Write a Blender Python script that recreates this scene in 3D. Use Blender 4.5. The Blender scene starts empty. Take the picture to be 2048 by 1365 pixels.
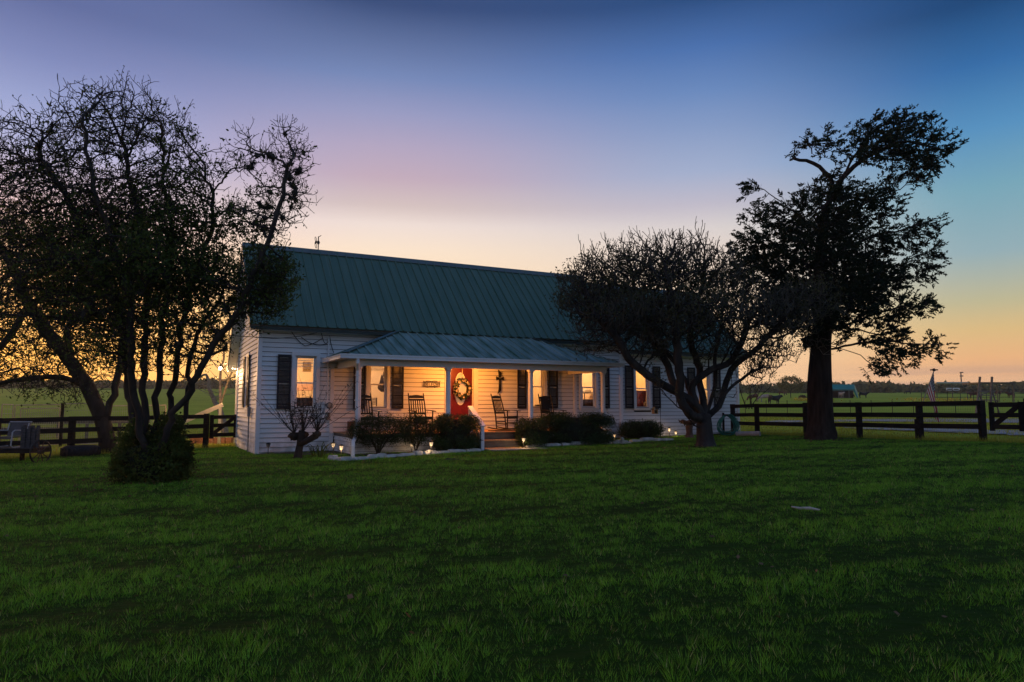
import bpy, math, random
import numpy as np
from mathutils import Vector, Matrix, Quaternion

scene = bpy.context.scene
COL = scene.collection
rng = np.random.default_rng(11)
random.seed(11)
R = math.radians

# ------------------------------------------------------------------ camera
EYE = 1.46
FPX = 1400.0                       # focal length in pixels of the 2048 px wide photograph
PITCH = math.atan(129.5 / FPX)
cam_d = bpy.data.cameras.new("camera")
cam_d.sensor_fit = 'HORIZONTAL'
cam_d.sensor_width = 36.0
cam_d.lens = FPX / 2048 * 36.0
cam_d.clip_start = 0.05
cam_d.clip_end = 6000
cam = bpy.data.objects.new("camera", cam_d)
cam.location = (0, 0, EYE)
cam.rotation_euler = (R(90) + PITCH, 0, 0)
COL.objects.link(cam)
scene.camera = cam

# ------------------------------------------------------------------ sky
def lin(c):
    out = []
    for x in c[:3]:
        x = x / 255.0
        out.append(x / 12.92 if x <= 0.04045 else ((x + 0.055) / 1.055) ** 2.4)
    return tuple(out)

world = bpy.data.worlds.new("World")
scene.world = world
world.use_nodes = True
nt = world.node_tree
nt.nodes.clear()
N = nt.nodes.new
LK = nt.links.new
SUN_AZ, SUN_EL = -46.0, 3.5        # the afterglow sits behind the house

def wmath(op, a, b=None, c=None):
    n = N('ShaderNodeMath'); n.operation = op
    for i, x in enumerate((a, b, c)):
        if x is None: continue
        if isinstance(x, (int, float)): n.inputs[i].default_value = x
        else: LK(x, n.inputs[i])
    return n.outputs[0]

tc = N('ShaderNodeTexCoord')
sx = N('ShaderNodeSeparateXYZ'); LK(tc.outputs['Generated'], sx.inputs[0])
elev = wmath('MULTIPLY', wmath('ARCSINE', sx.outputs[2]), 180 / math.pi)
azim = wmath('MULTIPLY', wmath('ARCTAN2', sx.outputs[0], sx.outputs[1]), 180 / math.pi)
# thin streaks of cloud low on the horizon and a soft unevenness in the bands
nz = N('ShaderNodeTexNoise'); nz.inputs['Scale'].default_value = 2.2; nz.inputs['Detail'].default_value = 4
mp = N('ShaderNodeMapping'); mp.inputs['Scale'].default_value = (1, 1, 14)
LK(tc.outputs['Generated'], mp.inputs[0]); LK(mp.outputs[0], nz.inputs['Vector'])
elev_n = wmath('ADD', elev, wmath('MULTIPLY', wmath('SUBTRACT', nz.outputs[0], 0.5), 0.25))
pos = wmath('DIVIDE', elev_n, 60.0)

def ramp(stops):
    r = N('ShaderNodeValToRGB')
    cr = r.color_ramp
    cr.interpolation = 'LINEAR'
    while len(cr.elements) > 1: cr.elements.remove(cr.elements[-1])
    for i, (e, c) in enumerate(stops):
        p = e / 60.0
        el = cr.elements[0] if i == 0 else cr.elements.new(p)
        el.position = p
        k_ = 1.5 if (e < 9 and c[0] >= 250 and c[2] < 120) else 1.0      # the glow itself is brighter than paper white
        el.color = (*[x * k_ for x in lin(c)], 1)
    LK(pos, r.inputs[0])
    return r.outputs[0]

ZEN = (78, 106, 162)
rL = ramp([(0, (255, 172, 84)), (1.5, (255, 178, 80)), (3.8, (255, 182, 84)), (7.1, (255, 188, 112)), (10.4, (250, 198, 156)), (13.6, (226, 192, 196)),
           (17.4, (168, 172, 212)), (20, (142, 154, 200)), (23, (114, 127, 178)), (26.5, (84, 98, 150)), (60, ZEN)])
rC = ramp([(0, (255, 200, 130)), (2, (255, 204, 136)), (6, (255, 214, 152)), (9, (252, 218, 174)), (12.5, (244, 220, 196)), (14.5, (232, 214, 206)),
           (16, (206, 186, 184)), (18.2, (188, 164, 180)), (20.5, (172, 158, 185)), (23, (146, 148, 186)), (25.6, (110, 129, 176)), (30.6, (47, 68, 115)), (60, ZEN)])
rM = ramp([(0, (255, 206, 160)), (2, (255, 208, 160)), (6, (242, 206, 166)), (11, (230, 208, 190)), (13.9, (212, 202, 200)), (15.8, (186, 180, 194)),
           (18.3, (156, 168, 198)), (21.3, (130, 150, 190)), (24.1, (100, 131, 182)), (27.2, (68, 106, 166)), (30.4, (35, 70, 122)), (60, ZEN)])
rR = ramp([(0, (226, 190, 158)), (1.1, (232, 184, 146)), (1.9, (236, 182, 138)), (3.1, (236, 178, 126)), (5.2, (216, 182, 126)), (7.1, (186, 178, 142)), (10.4, (142, 168, 176)),
           (14.7, (114, 160, 178)), (18.6, (80, 138, 184)), (22.6, (46, 102, 160)), (26.4, (18, 64, 114)), (34, (34, 70, 126)), (60, ZEN)])
rE = ramp([(0, (150, 140, 150)), (6, (150, 150, 172)), (14, (134, 156, 190)), (30, (112, 144, 192)), (60, (92, 122, 178))])

def mix(fac, a, b):
    m = N('ShaderNodeMix'); m.data_type = 'RGBA'
    LK(fac, m.inputs[0]); LK(a, m.inputs[6]); LK(b, m.inputs[7])
    return m.outputs[2]

def mr(v, a, b):
    n = N('ShaderNodeMapRange'); n.interpolation_type = 'SMOOTHSTEP'
    LK(v, n.inputs[0]); n.inputs[1].default_value = a; n.inputs[2].default_value = b
    return n.outputs[0]

sky = mix(mr(azim, -36, -10), rL, rC)
sky = mix(mr(azim, -10, 17), sky, rM)
sky = mix(mr(azim, 15, 35), sky, rR)
sky = mix(mr(wmath('ABSOLUTE', wmath('ADD', azim, 22)), 72, 140), sky, rE)
# a low bank of thin grey-mauve cloud just above the far wood
cn = N('ShaderNodeTexNoise'); cn.inputs['Scale'].default_value = 3.0; cn.inputs['Detail'].default_value = 6
cm = N('ShaderNodeMapping'); cm.inputs['Scale'].default_value = (1.2, 1.2, 26)
LK(tc.outputs['Generated'], cm.inputs[0]); LK(cm.outputs[0], cn.inputs['Vector'])
band = wmath('MULTIPLY', mr(elev, 0.6, 1.5), wmath('SUBTRACT', 1.0, mr(elev, 2.1, 3.4)))
cl = wmath('MULTIPLY', wmath('MULTIPLY', band, mr(cn.outputs[0], 0.38, 0.62)), mr(azim, 2, 22))
cl = wmath('MULTIPLY', cl, 0.5)
rgb = N('ShaderNodeRGB'); rgb.outputs[0].default_value = (*lin((188, 150, 134)), 1)
sky = mix(cl, sky, rgb.outputs[0])
bg = N('ShaderNodeBackground'); LK(sky, bg.inputs[0]); bg.inputs[1].default_value = 1.0
# a faint physical dusk sky under the afterglow colours
nish = N('ShaderNodeTexSky'); nish.sky_type = 'NISHITA'; nish.sun_disc = False
nish.sun_elevation = R(SUN_EL); nish.sun_rotation = R(SUN_AZ)
bg2 = N('ShaderNodeBackground'); LK(nish.outputs[0], bg2.inputs[0]); bg2.inputs[1].default_value = 0.012
addw = N('ShaderNodeAddShader'); LK(bg.outputs[0], addw.inputs[0]); LK(bg2.outputs[0], addw.inputs[1])
wo = N('ShaderNodeOutputWorld'); LK(addw.outputs[0], wo.inputs[0])

sun_d = bpy.data.lights.new("sun", 'SUN')
sun_d.energy = 0.9; sun_d.color = (1.0, 0.55, 0.25); sun_d.angle = R(14)
sun = bpy.data.objects.new("sun", sun_d)
sdir = Vector((math.sin(R(SUN_AZ)) * math.cos(R(SUN_EL)), math.cos(R(SUN_AZ)) * math.cos(R(SUN_EL)), math.sin(R(SUN_EL))))
sun.rotation_euler = sdir.to_track_quat('Z', 'Y').to_euler()
COL.objects.link(sun)

scene.view_settings.view_transform = 'Standard'
scene.view_settings.look = 'None'
scene.view_settings.gamma = 1
scene.view_settings.exposure = 0.1
scene.view_settings.use_curve_mapping = False
scene.render.engine = 'CYCLES'
scene.cycles.use_denoising = True
scene.cycles.denoising_prefilter = 'ACCURATE'
scene.cycles.max_bounces = 6
scene.cycles.diffuse_bounces = 3
scene.cycles.transparent_max_bounces = 12
scene.cycles.sample_clamp_indirect = 4

# ------------------------------------------------------------------ geometry helpers
FW = np.array([0, math.cos(PITCH), math.sin(PITCH)]); UPV = np.array([0, -math.sin(PITCH), math.cos(PITCH)]); RT = np.array([1., 0, 0])
CAMP = np.array([0, 0, EYE])

def ray(px, py):
    d = FPX * FW + (px - 1024) * RT + (682.5 - py) * UPV
    return d / np.linalg.norm(d)

def at(px, py, Y):                 # the point of the place seen at a pixel, Y metres away
    d = ray(px, py)
    return CAMP + d * (Y / d[1])

def sst(a, b, x):
    t = np.clip((x - a) / (b - a), 0, 1)
    return t * t * (3 - 2 * t)

def terrain(x, y):
    x = np.asarray(x, float); y = np.asarray(y, float)
    tilt = np.clip(0.0175 * (x + 7.5), -0.25, 0.45)
    yy = np.maximum(y, 1.0)
    sl = 0.0265 + 0.0105 * sst(0.05, 0.45, -x / yy)
    d = np.maximum(y - 50, 0)
    rise = sl * (np.sqrt(d * d + 100) - 10) * np.where(y > 50, 1, 0)
    rise = np.minimum(rise, 14 + 0.0 * rise)
    und = 0.03 * np.sin(x * 0.35 + 1.0) * np.sin(y * 0.27 + x * 0.05) * sst(0, 6, y)
    far = 0.12 * np.sin(x * 0.05) * np.sin(y * 0.045) * sst(60, 140, y)
    return tilt + rise + und * sst(26, 10, y) + far

def tz(x, y): return float(terrain(x, y))

def gnd(px, py):                   # where the view line through a pixel meets the terrain
    d = ray(px, py)
    lo = 2.0
    k = lo
    while k < 900:
        p = CAMP + d * k
        if p[2] < tz(p[0], p[1]): break
        k *= 1.02
    a, b = k / 1.02, k
    for _ in range(24):
        m = (a + b) / 2
        p = CAMP + d * m
        if p[2] < tz(p[0], p[1]): b = m
        else: a = m
    p = CAMP + d * b
    return np.array([p[0], p[1], tz(p[0], p[1])])

# house frame: t along the front, s back from it, z up
TH = R(27.03)
U = np.array([math.cos(TH), math.sin(TH), 0]); V = np.array([-math.sin(TH), math.cos(TH), 0]); Zv = np.array([0, 0, 1.])
L0 = np.array([-7.522, 20.75, 0.0])
def hp(t, s, z): return L0 + U * t + V * s + Zv * z
def on_s(px, py, s):               # a pixel carried onto the vertical plane s metres behind the front wall
    d = ray(px, py)
    k = np.dot(L0 + V * s - CAMP, V) / np.dot(d, V)
    return CAMP + d * k
def house_ts(p):
    q = np.asarray(p) - L0
    return q @ U, q @ V

class MB:
    def __init__(s): s.v = []; s.f = []; s.m = []; s.cur = 0
    def add(s, vs, fs):
        o = len(s.v)
        s.v += [tuple(map(float, p)) for p in vs]
        for f in fs: s.f.append(tuple(o + i for i in f)); s.m.append(s.cur)
    def box(s, o, ex, ey, ez):
        o, ex, ey, ez = (np.asarray(k, float) for k in (o, ex, ey, ez))
        if np.dot(np.cross(ex, ey), ez) < 0: o = o + ex; ex = -ex
        vs = [o + ex * (i & 1) + ey * ((i >> 1) & 1) + ez * ((i >> 2) & 1) for i in range(8)]
        s.add(vs, [(0, 2, 3, 1), (4, 5, 7, 6), (0, 1, 5, 4), (2, 6, 7, 3), (0, 4, 6, 2), (1, 3, 7, 5)])
    def hb(s, t0, t1, s0, s1, z0, z1): s.box(hp(t0, s0, z0), U * (t1 - t0), V * (s1 - s0), Zv * (z1 - z0))
    def bb(s, x0, x1, y0, y1, z0, z1): s.box((x0, y0, z0), (x1 - x0, 0, 0), (0, y1 - y0, 0), (0, 0, z1 - z0))
    def beam(s, p0, p1, w, h, up=(0, 0, 1)):
        p0 = np.asarray(p0, float); p1 = np.asarray(p1, float); d = p1 - p0; n = d / np.linalg.norm(d)
        up = np.asarray(up, float)
        if abs(n @ up) > 0.98: up = np.array([0, 1., 0])
        side = np.cross(n, up); side /= np.linalg.norm(side); u2 = np.cross(side, n)
        s.box(p0 - side * w / 2 - u2 * h / 2, d, side * w, u2 * h)
    def tube(s, pts, r, n=6, cap=True):
        pts = [np.asarray(p, float) for p in pts]
        rs = [r] * len(pts) if np.isscalar(r) else list(r)
        o = len(s.v); prev = None
        for i, p in enumerate(pts):
            d = pts[min(i + 1, len(pts) - 1)] - pts[max(i - 1, 0)]
            d = d / (np.linalg.norm(d) + 1e-9)
            if prev is None:
                a = np.array([0, 0, 1.]) if abs(d[2]) < 0.9 else np.array([1., 0, 0])
                e1 = np.cross(d, a)
            else:
                e1 = prev - d * (prev @ d)
            e1 /= np.linalg.norm(e1) + 1e-9; e2 = np.cross(d, e1); prev = e1
            for k in range(n):
                a = 2 * math.pi * k / n
                s.v.append(tuple(p + rs[i] * (math.cos(a) * e1 + math.sin(a) * e2)))
        for i in range(len(pts) - 1):
            for k in range(n):
                a = o + i * n + k; b = o + i * n + (k + 1) % n
                s.f.append((a, b, b + n, a + n)); s.m.append(s.cur)
        if cap:
            s.f.append(tuple(o + k for k in range(n))[::-1]); s.m.append(s.cur)
            s.f.append(tuple(o + (len(pts) - 1) * n + k for k in range(n))); s.m.append(s.cur)
    def lathe(s, c, prof, n=16):
        c = np.asarray(c, float); o = len(s.v)
        for r, z in prof:
            for k in range(n):
                a = 2 * math.pi * k / n
                s.v.append((c[0] + r * math.cos(a), c[1] + r * math.sin(a), c[2] + z))
        for i in range(len(prof) - 1):
            for k in range(n):
                a = o + i * n + k; b = o + i * n + (k + 1) % n
                s.f.append((a, b, b + n, a + n)); s.m.append(s.cur)
        s.f.append(tuple(o + k for k in range(n))[::-1]); s.m.append(s.cur)
        s.f.append(tuple(o + (len(prof) - 1) * n + k for k in range(n))); s.m.append(s.cur)
    def blob(s, c, r, seed=0, amp=0.2, nu=9, nv=6):
        g = np.random.default_rng(seed); c = np.asarray(c, float)
        r = np.asarray([r] * 3 if np.isscalar(r) else r, float)
        o = len(s.v)
        for j in range(nv + 1):
            ph = math.pi * j / nv
            for i in range(nu):
                a = 2 * math.pi * i / nu
                k = 1 + amp * (g.random() - 0.5) * 2 * (0 < j < nv)
                s.v.append(tuple(c + r * k * np.array([math.sin(ph) * math.cos(a), math.sin(ph) * math.sin(a), -math.cos(ph)])))
        for j in range(nv):
            for i in range(nu):
                a = o + j * nu + i; b = o + j * nu + (i + 1) % nu
                s.f.append((a, b, b + nu, a + nu)); s.m.append(s.cur)

INV = {}                            # world-to-thing matrix of every thing root
def root_of(o):
    while o.parent is not None: o = o.parent
    return o
def tag(o, label=None, cat=None, group=None, kind=None):
    if label: o['label'] = label
    if cat: o['category'] = cat
    if group: o['group'] = group
    if kind: o['kind'] = kind
    return o
def thing(name, label, cat, loc=(0, 0, 0), rz=0.0, group=None):
    o = bpy.data.objects.new(name, None)
    o.empty_display_size = 0.2
    o.location = tuple(map(float, loc)); o.rotation_euler = (0, 0, rz)
    COL.objects.link(o)
    INV[o.name] = np.linalg.inv(np.array(Matrix.Translation(Vector(tuple(map(float, loc)))) @ Matrix.Rotation(rz, 4, 'Z')))
    return tag(o, label, cat, group)
def mesh_np(name, verts, faces, mats, smooth=False, midx=None):
    me = bpy.data.meshes.new(name)
    if isinstance(faces, np.ndarray):
        nf, k = faces.shape
        me.vertices.add(len(verts)); me.vertices.foreach_set('co', np.ascontiguousarray(verts, dtype=np.float32).ravel())
        me.loops.add(nf * k); me.loops.foreach_set('vertex_index', np.ascontiguousarray(faces, dtype=np.int32).ravel())
        me.polygons.add(nf); me.polygons.foreach_set('loop_start', np.arange(0, nf * k, k, dtype=np.int32))
        me.polygons.foreach_set('loop_total', np.full(nf, k, dtype=np.int32))
        me.update(calc_edges=True)
    else:
        me.from_pydata([tuple(map(float, p)) for p in verts], [], faces)
    for m in (mats if isinstance(mats, (list, tuple)) else [mats]): me.materials.append(m)
    if midx is not None and len(set(midx)) > 1: me.polygons.foreach_set('material_index', np.array(midx, dtype=np.int32))
    if smooth: me.polygons.foreach_set('use_smooth', np.ones(len(me.polygons), dtype=bool))
    me.update()
    return me
def to_local(verts, parent):
    v = np.asarray(verts, float).reshape(-1, 3)
    if parent is not None:
        m = INV.get(root_of(parent).name)
        if m is not None: v = v @ m[:3, :3].T + m[:3, 3]
    return v
def obj(name, geo, mat, parent=None, smooth=False, local=False, kind=None):
    """links ONE mesh object; geo is an MB or (verts, faces); coordinates are world unless local"""
    if isinstance(geo, MB): vs, fs, mi = np.array(geo.v), geo.f, geo.m
    else: vs, fs = geo; mi = None
    if not local: vs = to_local(vs, parent)
    me = mesh_np(name, vs, fs, mat, smooth, mi)
    o = bpy.data.objects.new(name, me)
    COL.objects.link(o)
    if parent is not None: o.parent = parent
    if kind: o['kind'] = kind
    return o
def top(name, geo, mat, label, cat, group=None, smooth=False):
    """a thing that is one mesh: origin moved to its base"""
    vs = np.array(geo.v) if isinstance(geo, MB) else np.asarray(geo[0], float)
    fs = geo.f if isinstance(geo, MB) else geo[1]
    mi = geo.m if isinstance(geo, MB) else None
    c = (vs.min(0) + vs.max(0)) / 2; c[2] = vs[:, 2].min()
    o = bpy.data.objects.new(name, mesh_np(name, vs - c, fs, mat, smooth, mi))
    o.location = tuple(c)
    COL.objects.link(o)
    return tag(o, label, cat, group)
def share(name, me, parent, loc=(0, 0, 0), rot=(0, 0, 0), scale=(1, 1, 1), local=False):
    o = bpy.data.objects.new(name, me)
    COL.objects.link(o)
    if parent is not None: o.parent = parent
    o.location = loc; o.rotation_euler = rot; o.scale = scale
    return o
def copy_tree(o, parent=None):
    c = o.copy(); COL.objects.link(c)
    if parent is not None: c.parent = parent
    for ch in list(o.children): copy_tree(ch, c)
    return c

# ------------------------------------------------------------------ materials
MATS = {}
def mat(name, col, rough=0.7, var=0.15, scale=4.0, bump=0.0, bscale=None, metal=0.0, emit=None, estr=0.0, coord='Object', stretch=None, col2=None, trans=0.0, spec=0.3, detail=4):
    if name in MATS: return MATS[name]
    m = bpy.data.materials.new(name); m.use_nodes = True
    t = m.node_tree; b = t.nodes['Principled BSDF']
    b.inputs['Roughness'].default_value = rough; b.inputs['Metallic'].default_value = metal
    b.inputs['Specular IOR Level'].default_value = spec
    tcx = t.nodes.new('ShaderNodeTexCoord'); src = tcx.outputs[coord]
    if stretch:
        mpn = t.nodes.new('ShaderNodeMapping'); mpn.inputs['Scale'].default_value = stretch
        t.links.new(src, mpn.inputs[0]); src = mpn.outputs[0]
    n = t.nodes.new('ShaderNodeTexNoise'); n.inputs['Scale'].default_value = scale; n.inputs['Detail'].default_value = detail
    t.links.new(src, n.inputs['Vector'])
    cr = t.nodes.new('ShaderNodeValToRGB')
    a = [max(0, c * (1 - var)) for c in col]; c2 = col2 if col2 else [min(1, c * (1 + var)) for c in col]
    if col2: a = list(col)
    cr.color_ramp.elements[0].position = 0.32; cr.color_ramp.elements[0].color = (*a, 1)
    cr.color_ramp.elements[1].position = 0.68; cr.color_ramp.elements[1].color = (*c2, 1)
    t.links.new(n.outputs[0], cr.inputs[0])
    t.links.new(cr.outputs[0], b.inputs['Base Color'])
    if bump:
        n2 = t.nodes.new('ShaderNodeTexNoise'); n2.inputs['Scale'].default_value = bscale or scale * 3; n2.inputs['Detail'].default_value = 5
        t.links.new(src, n2.inputs['Vector'])
        bp = t.nodes.new('ShaderNodeBump'); bp.inputs['Strength'].default_value = bump; bp.inputs['Distance'].default_value = 0.02
        t.links.new(n2.outputs[0], bp.inputs['Height']); t.links.new(bp.outputs[0], b.inputs['Normal'])
    if emit:
        b.inputs['Emission Color'].default_value = (*emit, 1); b.inputs['Emission Strength'].default_value = estr
    if trans:
        tr = t.nodes.new('ShaderNodeBsdfTranslucent'); t.links.new(cr.outputs[0], tr.inputs[0])
        mx = t.nodes.new('ShaderNodeMixShader'); mx.inputs[0].default_value = trans
        t.links.new(b.outputs[0], mx.inputs[1]); t.links.new(tr.outputs[0], mx.inputs[2])
        t.links.new(mx.outputs[0], t.nodes['Material Output'].inputs[0])
    MATS[name] = m
    return m

def glass_mat(name, tint=(1, 1, 1), refl=0.08):
    m = bpy.data.materials.new(name); m.use_nodes = True
    t = m.node_tree; t.nodes.remove(t.nodes['Principled BSDF'])
    tr = t.nodes.new('ShaderNodeBsdfTransparent'); tr.inputs[0].default_value = (*tint, 1)
    gl = t.nodes.new('ShaderNodeBsdfGlossy'); gl.inputs['Roughness'].default_value = 0.03
    mx = t.nodes.new('ShaderNodeMixShader')
    fr = t.nodes.new('ShaderNodeFresnel'); fr.inputs[0].default_value = 1.35
    t.links.new(fr.outputs[0], mx.inputs[0])
    t.links.new(tr.outputs[0], mx.inputs[1]); t.links.new(gl.outputs[0], mx.inputs[2])
    t.links.new(mx.outputs[0], t.nodes['Material Output'].inputs[0])
    return m

M_SIDING = mat('white_clapboard_paint', (0.66, 0.68, 0.69), 0.6, 0.06, 1.4, 0.15, 30, stretch=(0.4, 0.4, 4), spec=0.25)
def splash_dirt(m, col, z0, z1):
    """mud splashed up the foot of a painted wall, patchy"""
    t = m.node_tree; b = t.nodes['Principled BSDF']; old = b.inputs['Base Color'].links[0].from_socket
    tcx = t.nodes.new('ShaderNodeTexCoord'); sp = t.nodes.new('ShaderNodeSeparateXYZ'); t.links.new(tcx.outputs['Object'], sp.inputs[0])
    mrn = t.nodes.new('ShaderNodeMapRange'); t.links.new(sp.outputs[2], mrn.inputs[0]); mrn.inputs[1].default_value = z1; mrn.inputs[2].default_value = z0
    n = t.nodes.new('ShaderNodeTexNoise'); n.inputs['Scale'].default_value = 3.5; n.inputs['Detail'].default_value = 7; t.links.new(tcx.outputs['Object'], n.inputs['Vector'])
    n2 = t.nodes.new('ShaderNodeMapRange'); t.links.new(n.outputs[0], n2.inputs[0]); n2.inputs[1].default_value = .38; n2.inputs[2].default_value = .62
    mu = t.nodes.new('ShaderNodeMath'); mu.operation = 'MULTIPLY'; t.links.new(mrn.outputs[0], mu.inputs[0]); t.links.new(n2.outputs[0], mu.inputs[1])
    mu2 = t.nodes.new('ShaderNodeMath'); mu2.operation = 'MULTIPLY'; mu2.inputs[1].default_value = .75; t.links.new(mu.outputs[0], mu2.inputs[0])
    mx = t.nodes.new('ShaderNodeMix'); mx.data_type = 'RGBA'; t.links.new(mu2.outputs[0], mx.inputs[0]); t.links.new(old, mx.inputs[6]); mx.inputs[7].default_value = (*col, 1)
    t.links.new(mx.outputs[2], b.inputs['Base Color'])
splash_dirt(M_SIDING, (0.26, 0.23, 0.18), 0.0, 0.75)
M_TRIM = mat('white_trim_paint', (0.68, 0.69, 0.70), 0.5, 0.05, 3, 0.05, spec=0.3)
M_SHUT = mat('black_shutter_paint', (0.012, 0.013, 0.02), 0.5, 0.2, 5)
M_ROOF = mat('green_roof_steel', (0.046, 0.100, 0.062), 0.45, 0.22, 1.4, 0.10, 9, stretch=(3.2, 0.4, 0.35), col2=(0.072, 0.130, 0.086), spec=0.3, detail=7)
M_RED = mat('red_door_paint', (0.085, 0.003, 0.003), 0.4, 0.08, 2)
M_WOODFLOOR = mat('porch_floor_boards', (0.38, 0.21, 0.090), 0.5, 0.25, 6, 0.1, stretch=(3, 3, 3))
M_STEP = mat('weathered_step_wood', (0.11, 0.085, 0.060), 0.55, 0.3, 5, 0.15, stretch=(1, 1, 6))
M_BLACKWOOD = mat('black_painted_wood', (0.006, 0.005, 0.005), 0.5, 0.3, 9)
M_FENCE = mat('dark_stained_board', (0.014, 0.011, 0.010), 0.75, 0.4, 5, 0.3, 30, stretch=(1, 1, 6), spec=0.15)
M_WIRE = mat('galvanised_wire', (0.10, 0.10, 0.10), 0.5, 0.1, 5, metal=0.4)
M_STEEL = mat('galvanised_pipe', (0.42, 0.42, 0.41), 0.42, 0.2, 6, metal=0.6)
M_IRON = mat('black_iron', (0.014, 0.013, 0.012), 0.5, 0.3, 8)
M_STONE = mat('pale_limestone', (0.44, 0.42, 0.37), 0.9, 0.3, 6, 0.5, 22)
M_CONC = mat('grey_concrete', (0.30, 0.29, 0.27), 0.9, 0.2, 6, 0.3, 30)
M_SOIL = mat('dark_bed_soil', (0.045, 0.032, 0.022), 0.95, 0.35, 5, 0.6, 25)
M_GLASS = glass_mat('window_glass')
# ------------------------------------------------------------------ ground
FL_A, FL_B = np.array([-9.75, 26.0]), np.array([-13.65, 22.0])      # board fence beyond the yard tree
FR_A, FR_B = np.array([8.95, 28.9]), np.array([13.80, 20.7])        # board fence and gate by the cedar
def side(p, a, b):
    return (b[0] - a[0]) * (p[..., 1] - a[1]) - (b[1] - a[1]) * (p[..., 0] - a[0])
def in_yard(x, y, m=0.0):
    p = np.stack([np.asarray(x, float), np.asarray(y, float)], -1)
    t = (p[..., 0] - L0[0]) * U[0] + (p[..., 1] - L0[1]) * U[1]
    s = (p[..., 0] - L0[0]) * V[0] + (p[..., 1] - L0[1]) * V[1]
    ok = (side(p, FL_A, FL_B) > m * 5) & (side(p, FR_A, FR_B) < -m * 9)
    ok &= (s < 5.6) & ((s < -0.02 + 0 * t) | (t < -0.02))
    ok &= ~((t < 0.3) & (s > 5.3))
    return ok

def ground_mat(name, c1, c2, c3, s1, s2):
    m = bpy.data.materials.new(name); m.use_nodes = True
    t = m.node_tree; b = t.nodes['Principled BSDF']; b.inputs['Roughness'].default_value = 1.0; b.inputs['Specular IOR Level'].default_value = 0.05
    tcx = t.nodes.new('ShaderNodeTexCoord')
    mpn = t.nodes.new('ShaderNodeMapping'); mpn.inputs['Scale'].default_value = (0.5, 1, 1); t.links.new(tcx.outputs['Object'], mpn.inputs[0])
    n1 = t.nodes.new('ShaderNodeTexNoise'); n1.inputs['Scale'].default_value = s1; n1.inputs['Detail'].default_value = 6; t.links.new(mpn.outputs[0], n1.inputs['Vector'])
    n2 = t.nodes.new('ShaderNodeTexNoise'); n2.inputs['Scale'].default_value = s2; n2.inputs['Detail'].default_value = 8; t.links.new(mpn.outputs[0], n2.inputs['Vector'])
    r = t.nodes.new('ShaderNodeValToRGB'); e = r.color_ramp.elements
    e[0].position = 0.3; e[0].color = (*c1, 1); e[1].position = 0.7; e[1].color = (*c3, 1)
    k = e.new(0.5); k.color = (*c2, 1)
    a = t.nodes.new('ShaderNodeMath'); a.operation = 'MULTIPLY_ADD'; a.inputs[1].default_value = 0.6; t.links.new(n1.outputs[0], a.inputs[0])
    b2 = t.nodes.new('ShaderNodeMath'); b2.operation = 'MULTIPLY'; b2.inputs[1].default_value = 0.4; t.links.new(n2.outputs[0], b2.inputs[0]); t.links.new(b2.outputs[0], a.inputs[2])
    t.links.new(a.outputs[0], r.inputs[0]); t.links.new(r.outputs[0], b.inputs['Base Color'])
    bp = t.nodes.new('ShaderNodeBump'); bp.inputs['Strength'].default_value = 0.7; bp.inputs['Distance'].default_value = 0.08
    t.links.new(n2.outputs[0], bp.inputs['Height']); t.links.new(bp.outputs[0], b.inputs['Normal'])
    return m
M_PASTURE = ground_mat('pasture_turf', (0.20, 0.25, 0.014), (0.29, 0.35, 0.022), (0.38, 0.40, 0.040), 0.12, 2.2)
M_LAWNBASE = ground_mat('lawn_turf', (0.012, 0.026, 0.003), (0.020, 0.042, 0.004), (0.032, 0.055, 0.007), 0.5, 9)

xs = np.concatenate([-np.geomspace(620, 42, 22), np.arange(-40, 40.1, 1.6), np.geomspace(42, 620, 22)])
ys = np.concatenate([[-100, -60, -30], np.arange(-15, 66, 1.6), np.geomspace(67, 700, 46)])
gx, gy = np.meshgrid(xs, ys)
gv = np.stack([gx, gy, terrain(gx, gy)], -1).reshape(-1, 3)
nx, ny = len(xs), len(ys)
ii, jj = np.meshgrid(np.arange(nx - 1), np.arange(ny - 1))
q = (jj * nx + ii).ravel()
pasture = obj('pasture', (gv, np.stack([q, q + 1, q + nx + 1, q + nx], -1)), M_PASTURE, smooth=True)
tag(pasture, kind='structure')

cs = 0.4
lx = np.arange(-24, 22, cs); ly = np.arange(-4, 31, cs)
gx, gy = np.meshgrid(lx, ly)
lv = np.stack([gx, gy, terrain(gx, gy) + 0.035], -1).reshape(-1, 3)
nx, ny = len(lx), len(ly)
ii, jj = np.meshgrid(np.arange(nx - 1), np.arange(ny - 1))
q = (jj * nx + ii).ravel()
keep = in_yard(gx[:-1, :-1] + cs / 2, gy[:-1, :-1] + cs / 2).ravel()
q = q[keep]
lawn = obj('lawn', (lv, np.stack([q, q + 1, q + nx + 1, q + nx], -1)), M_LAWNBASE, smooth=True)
tag(lawn, kind='structure')

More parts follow.
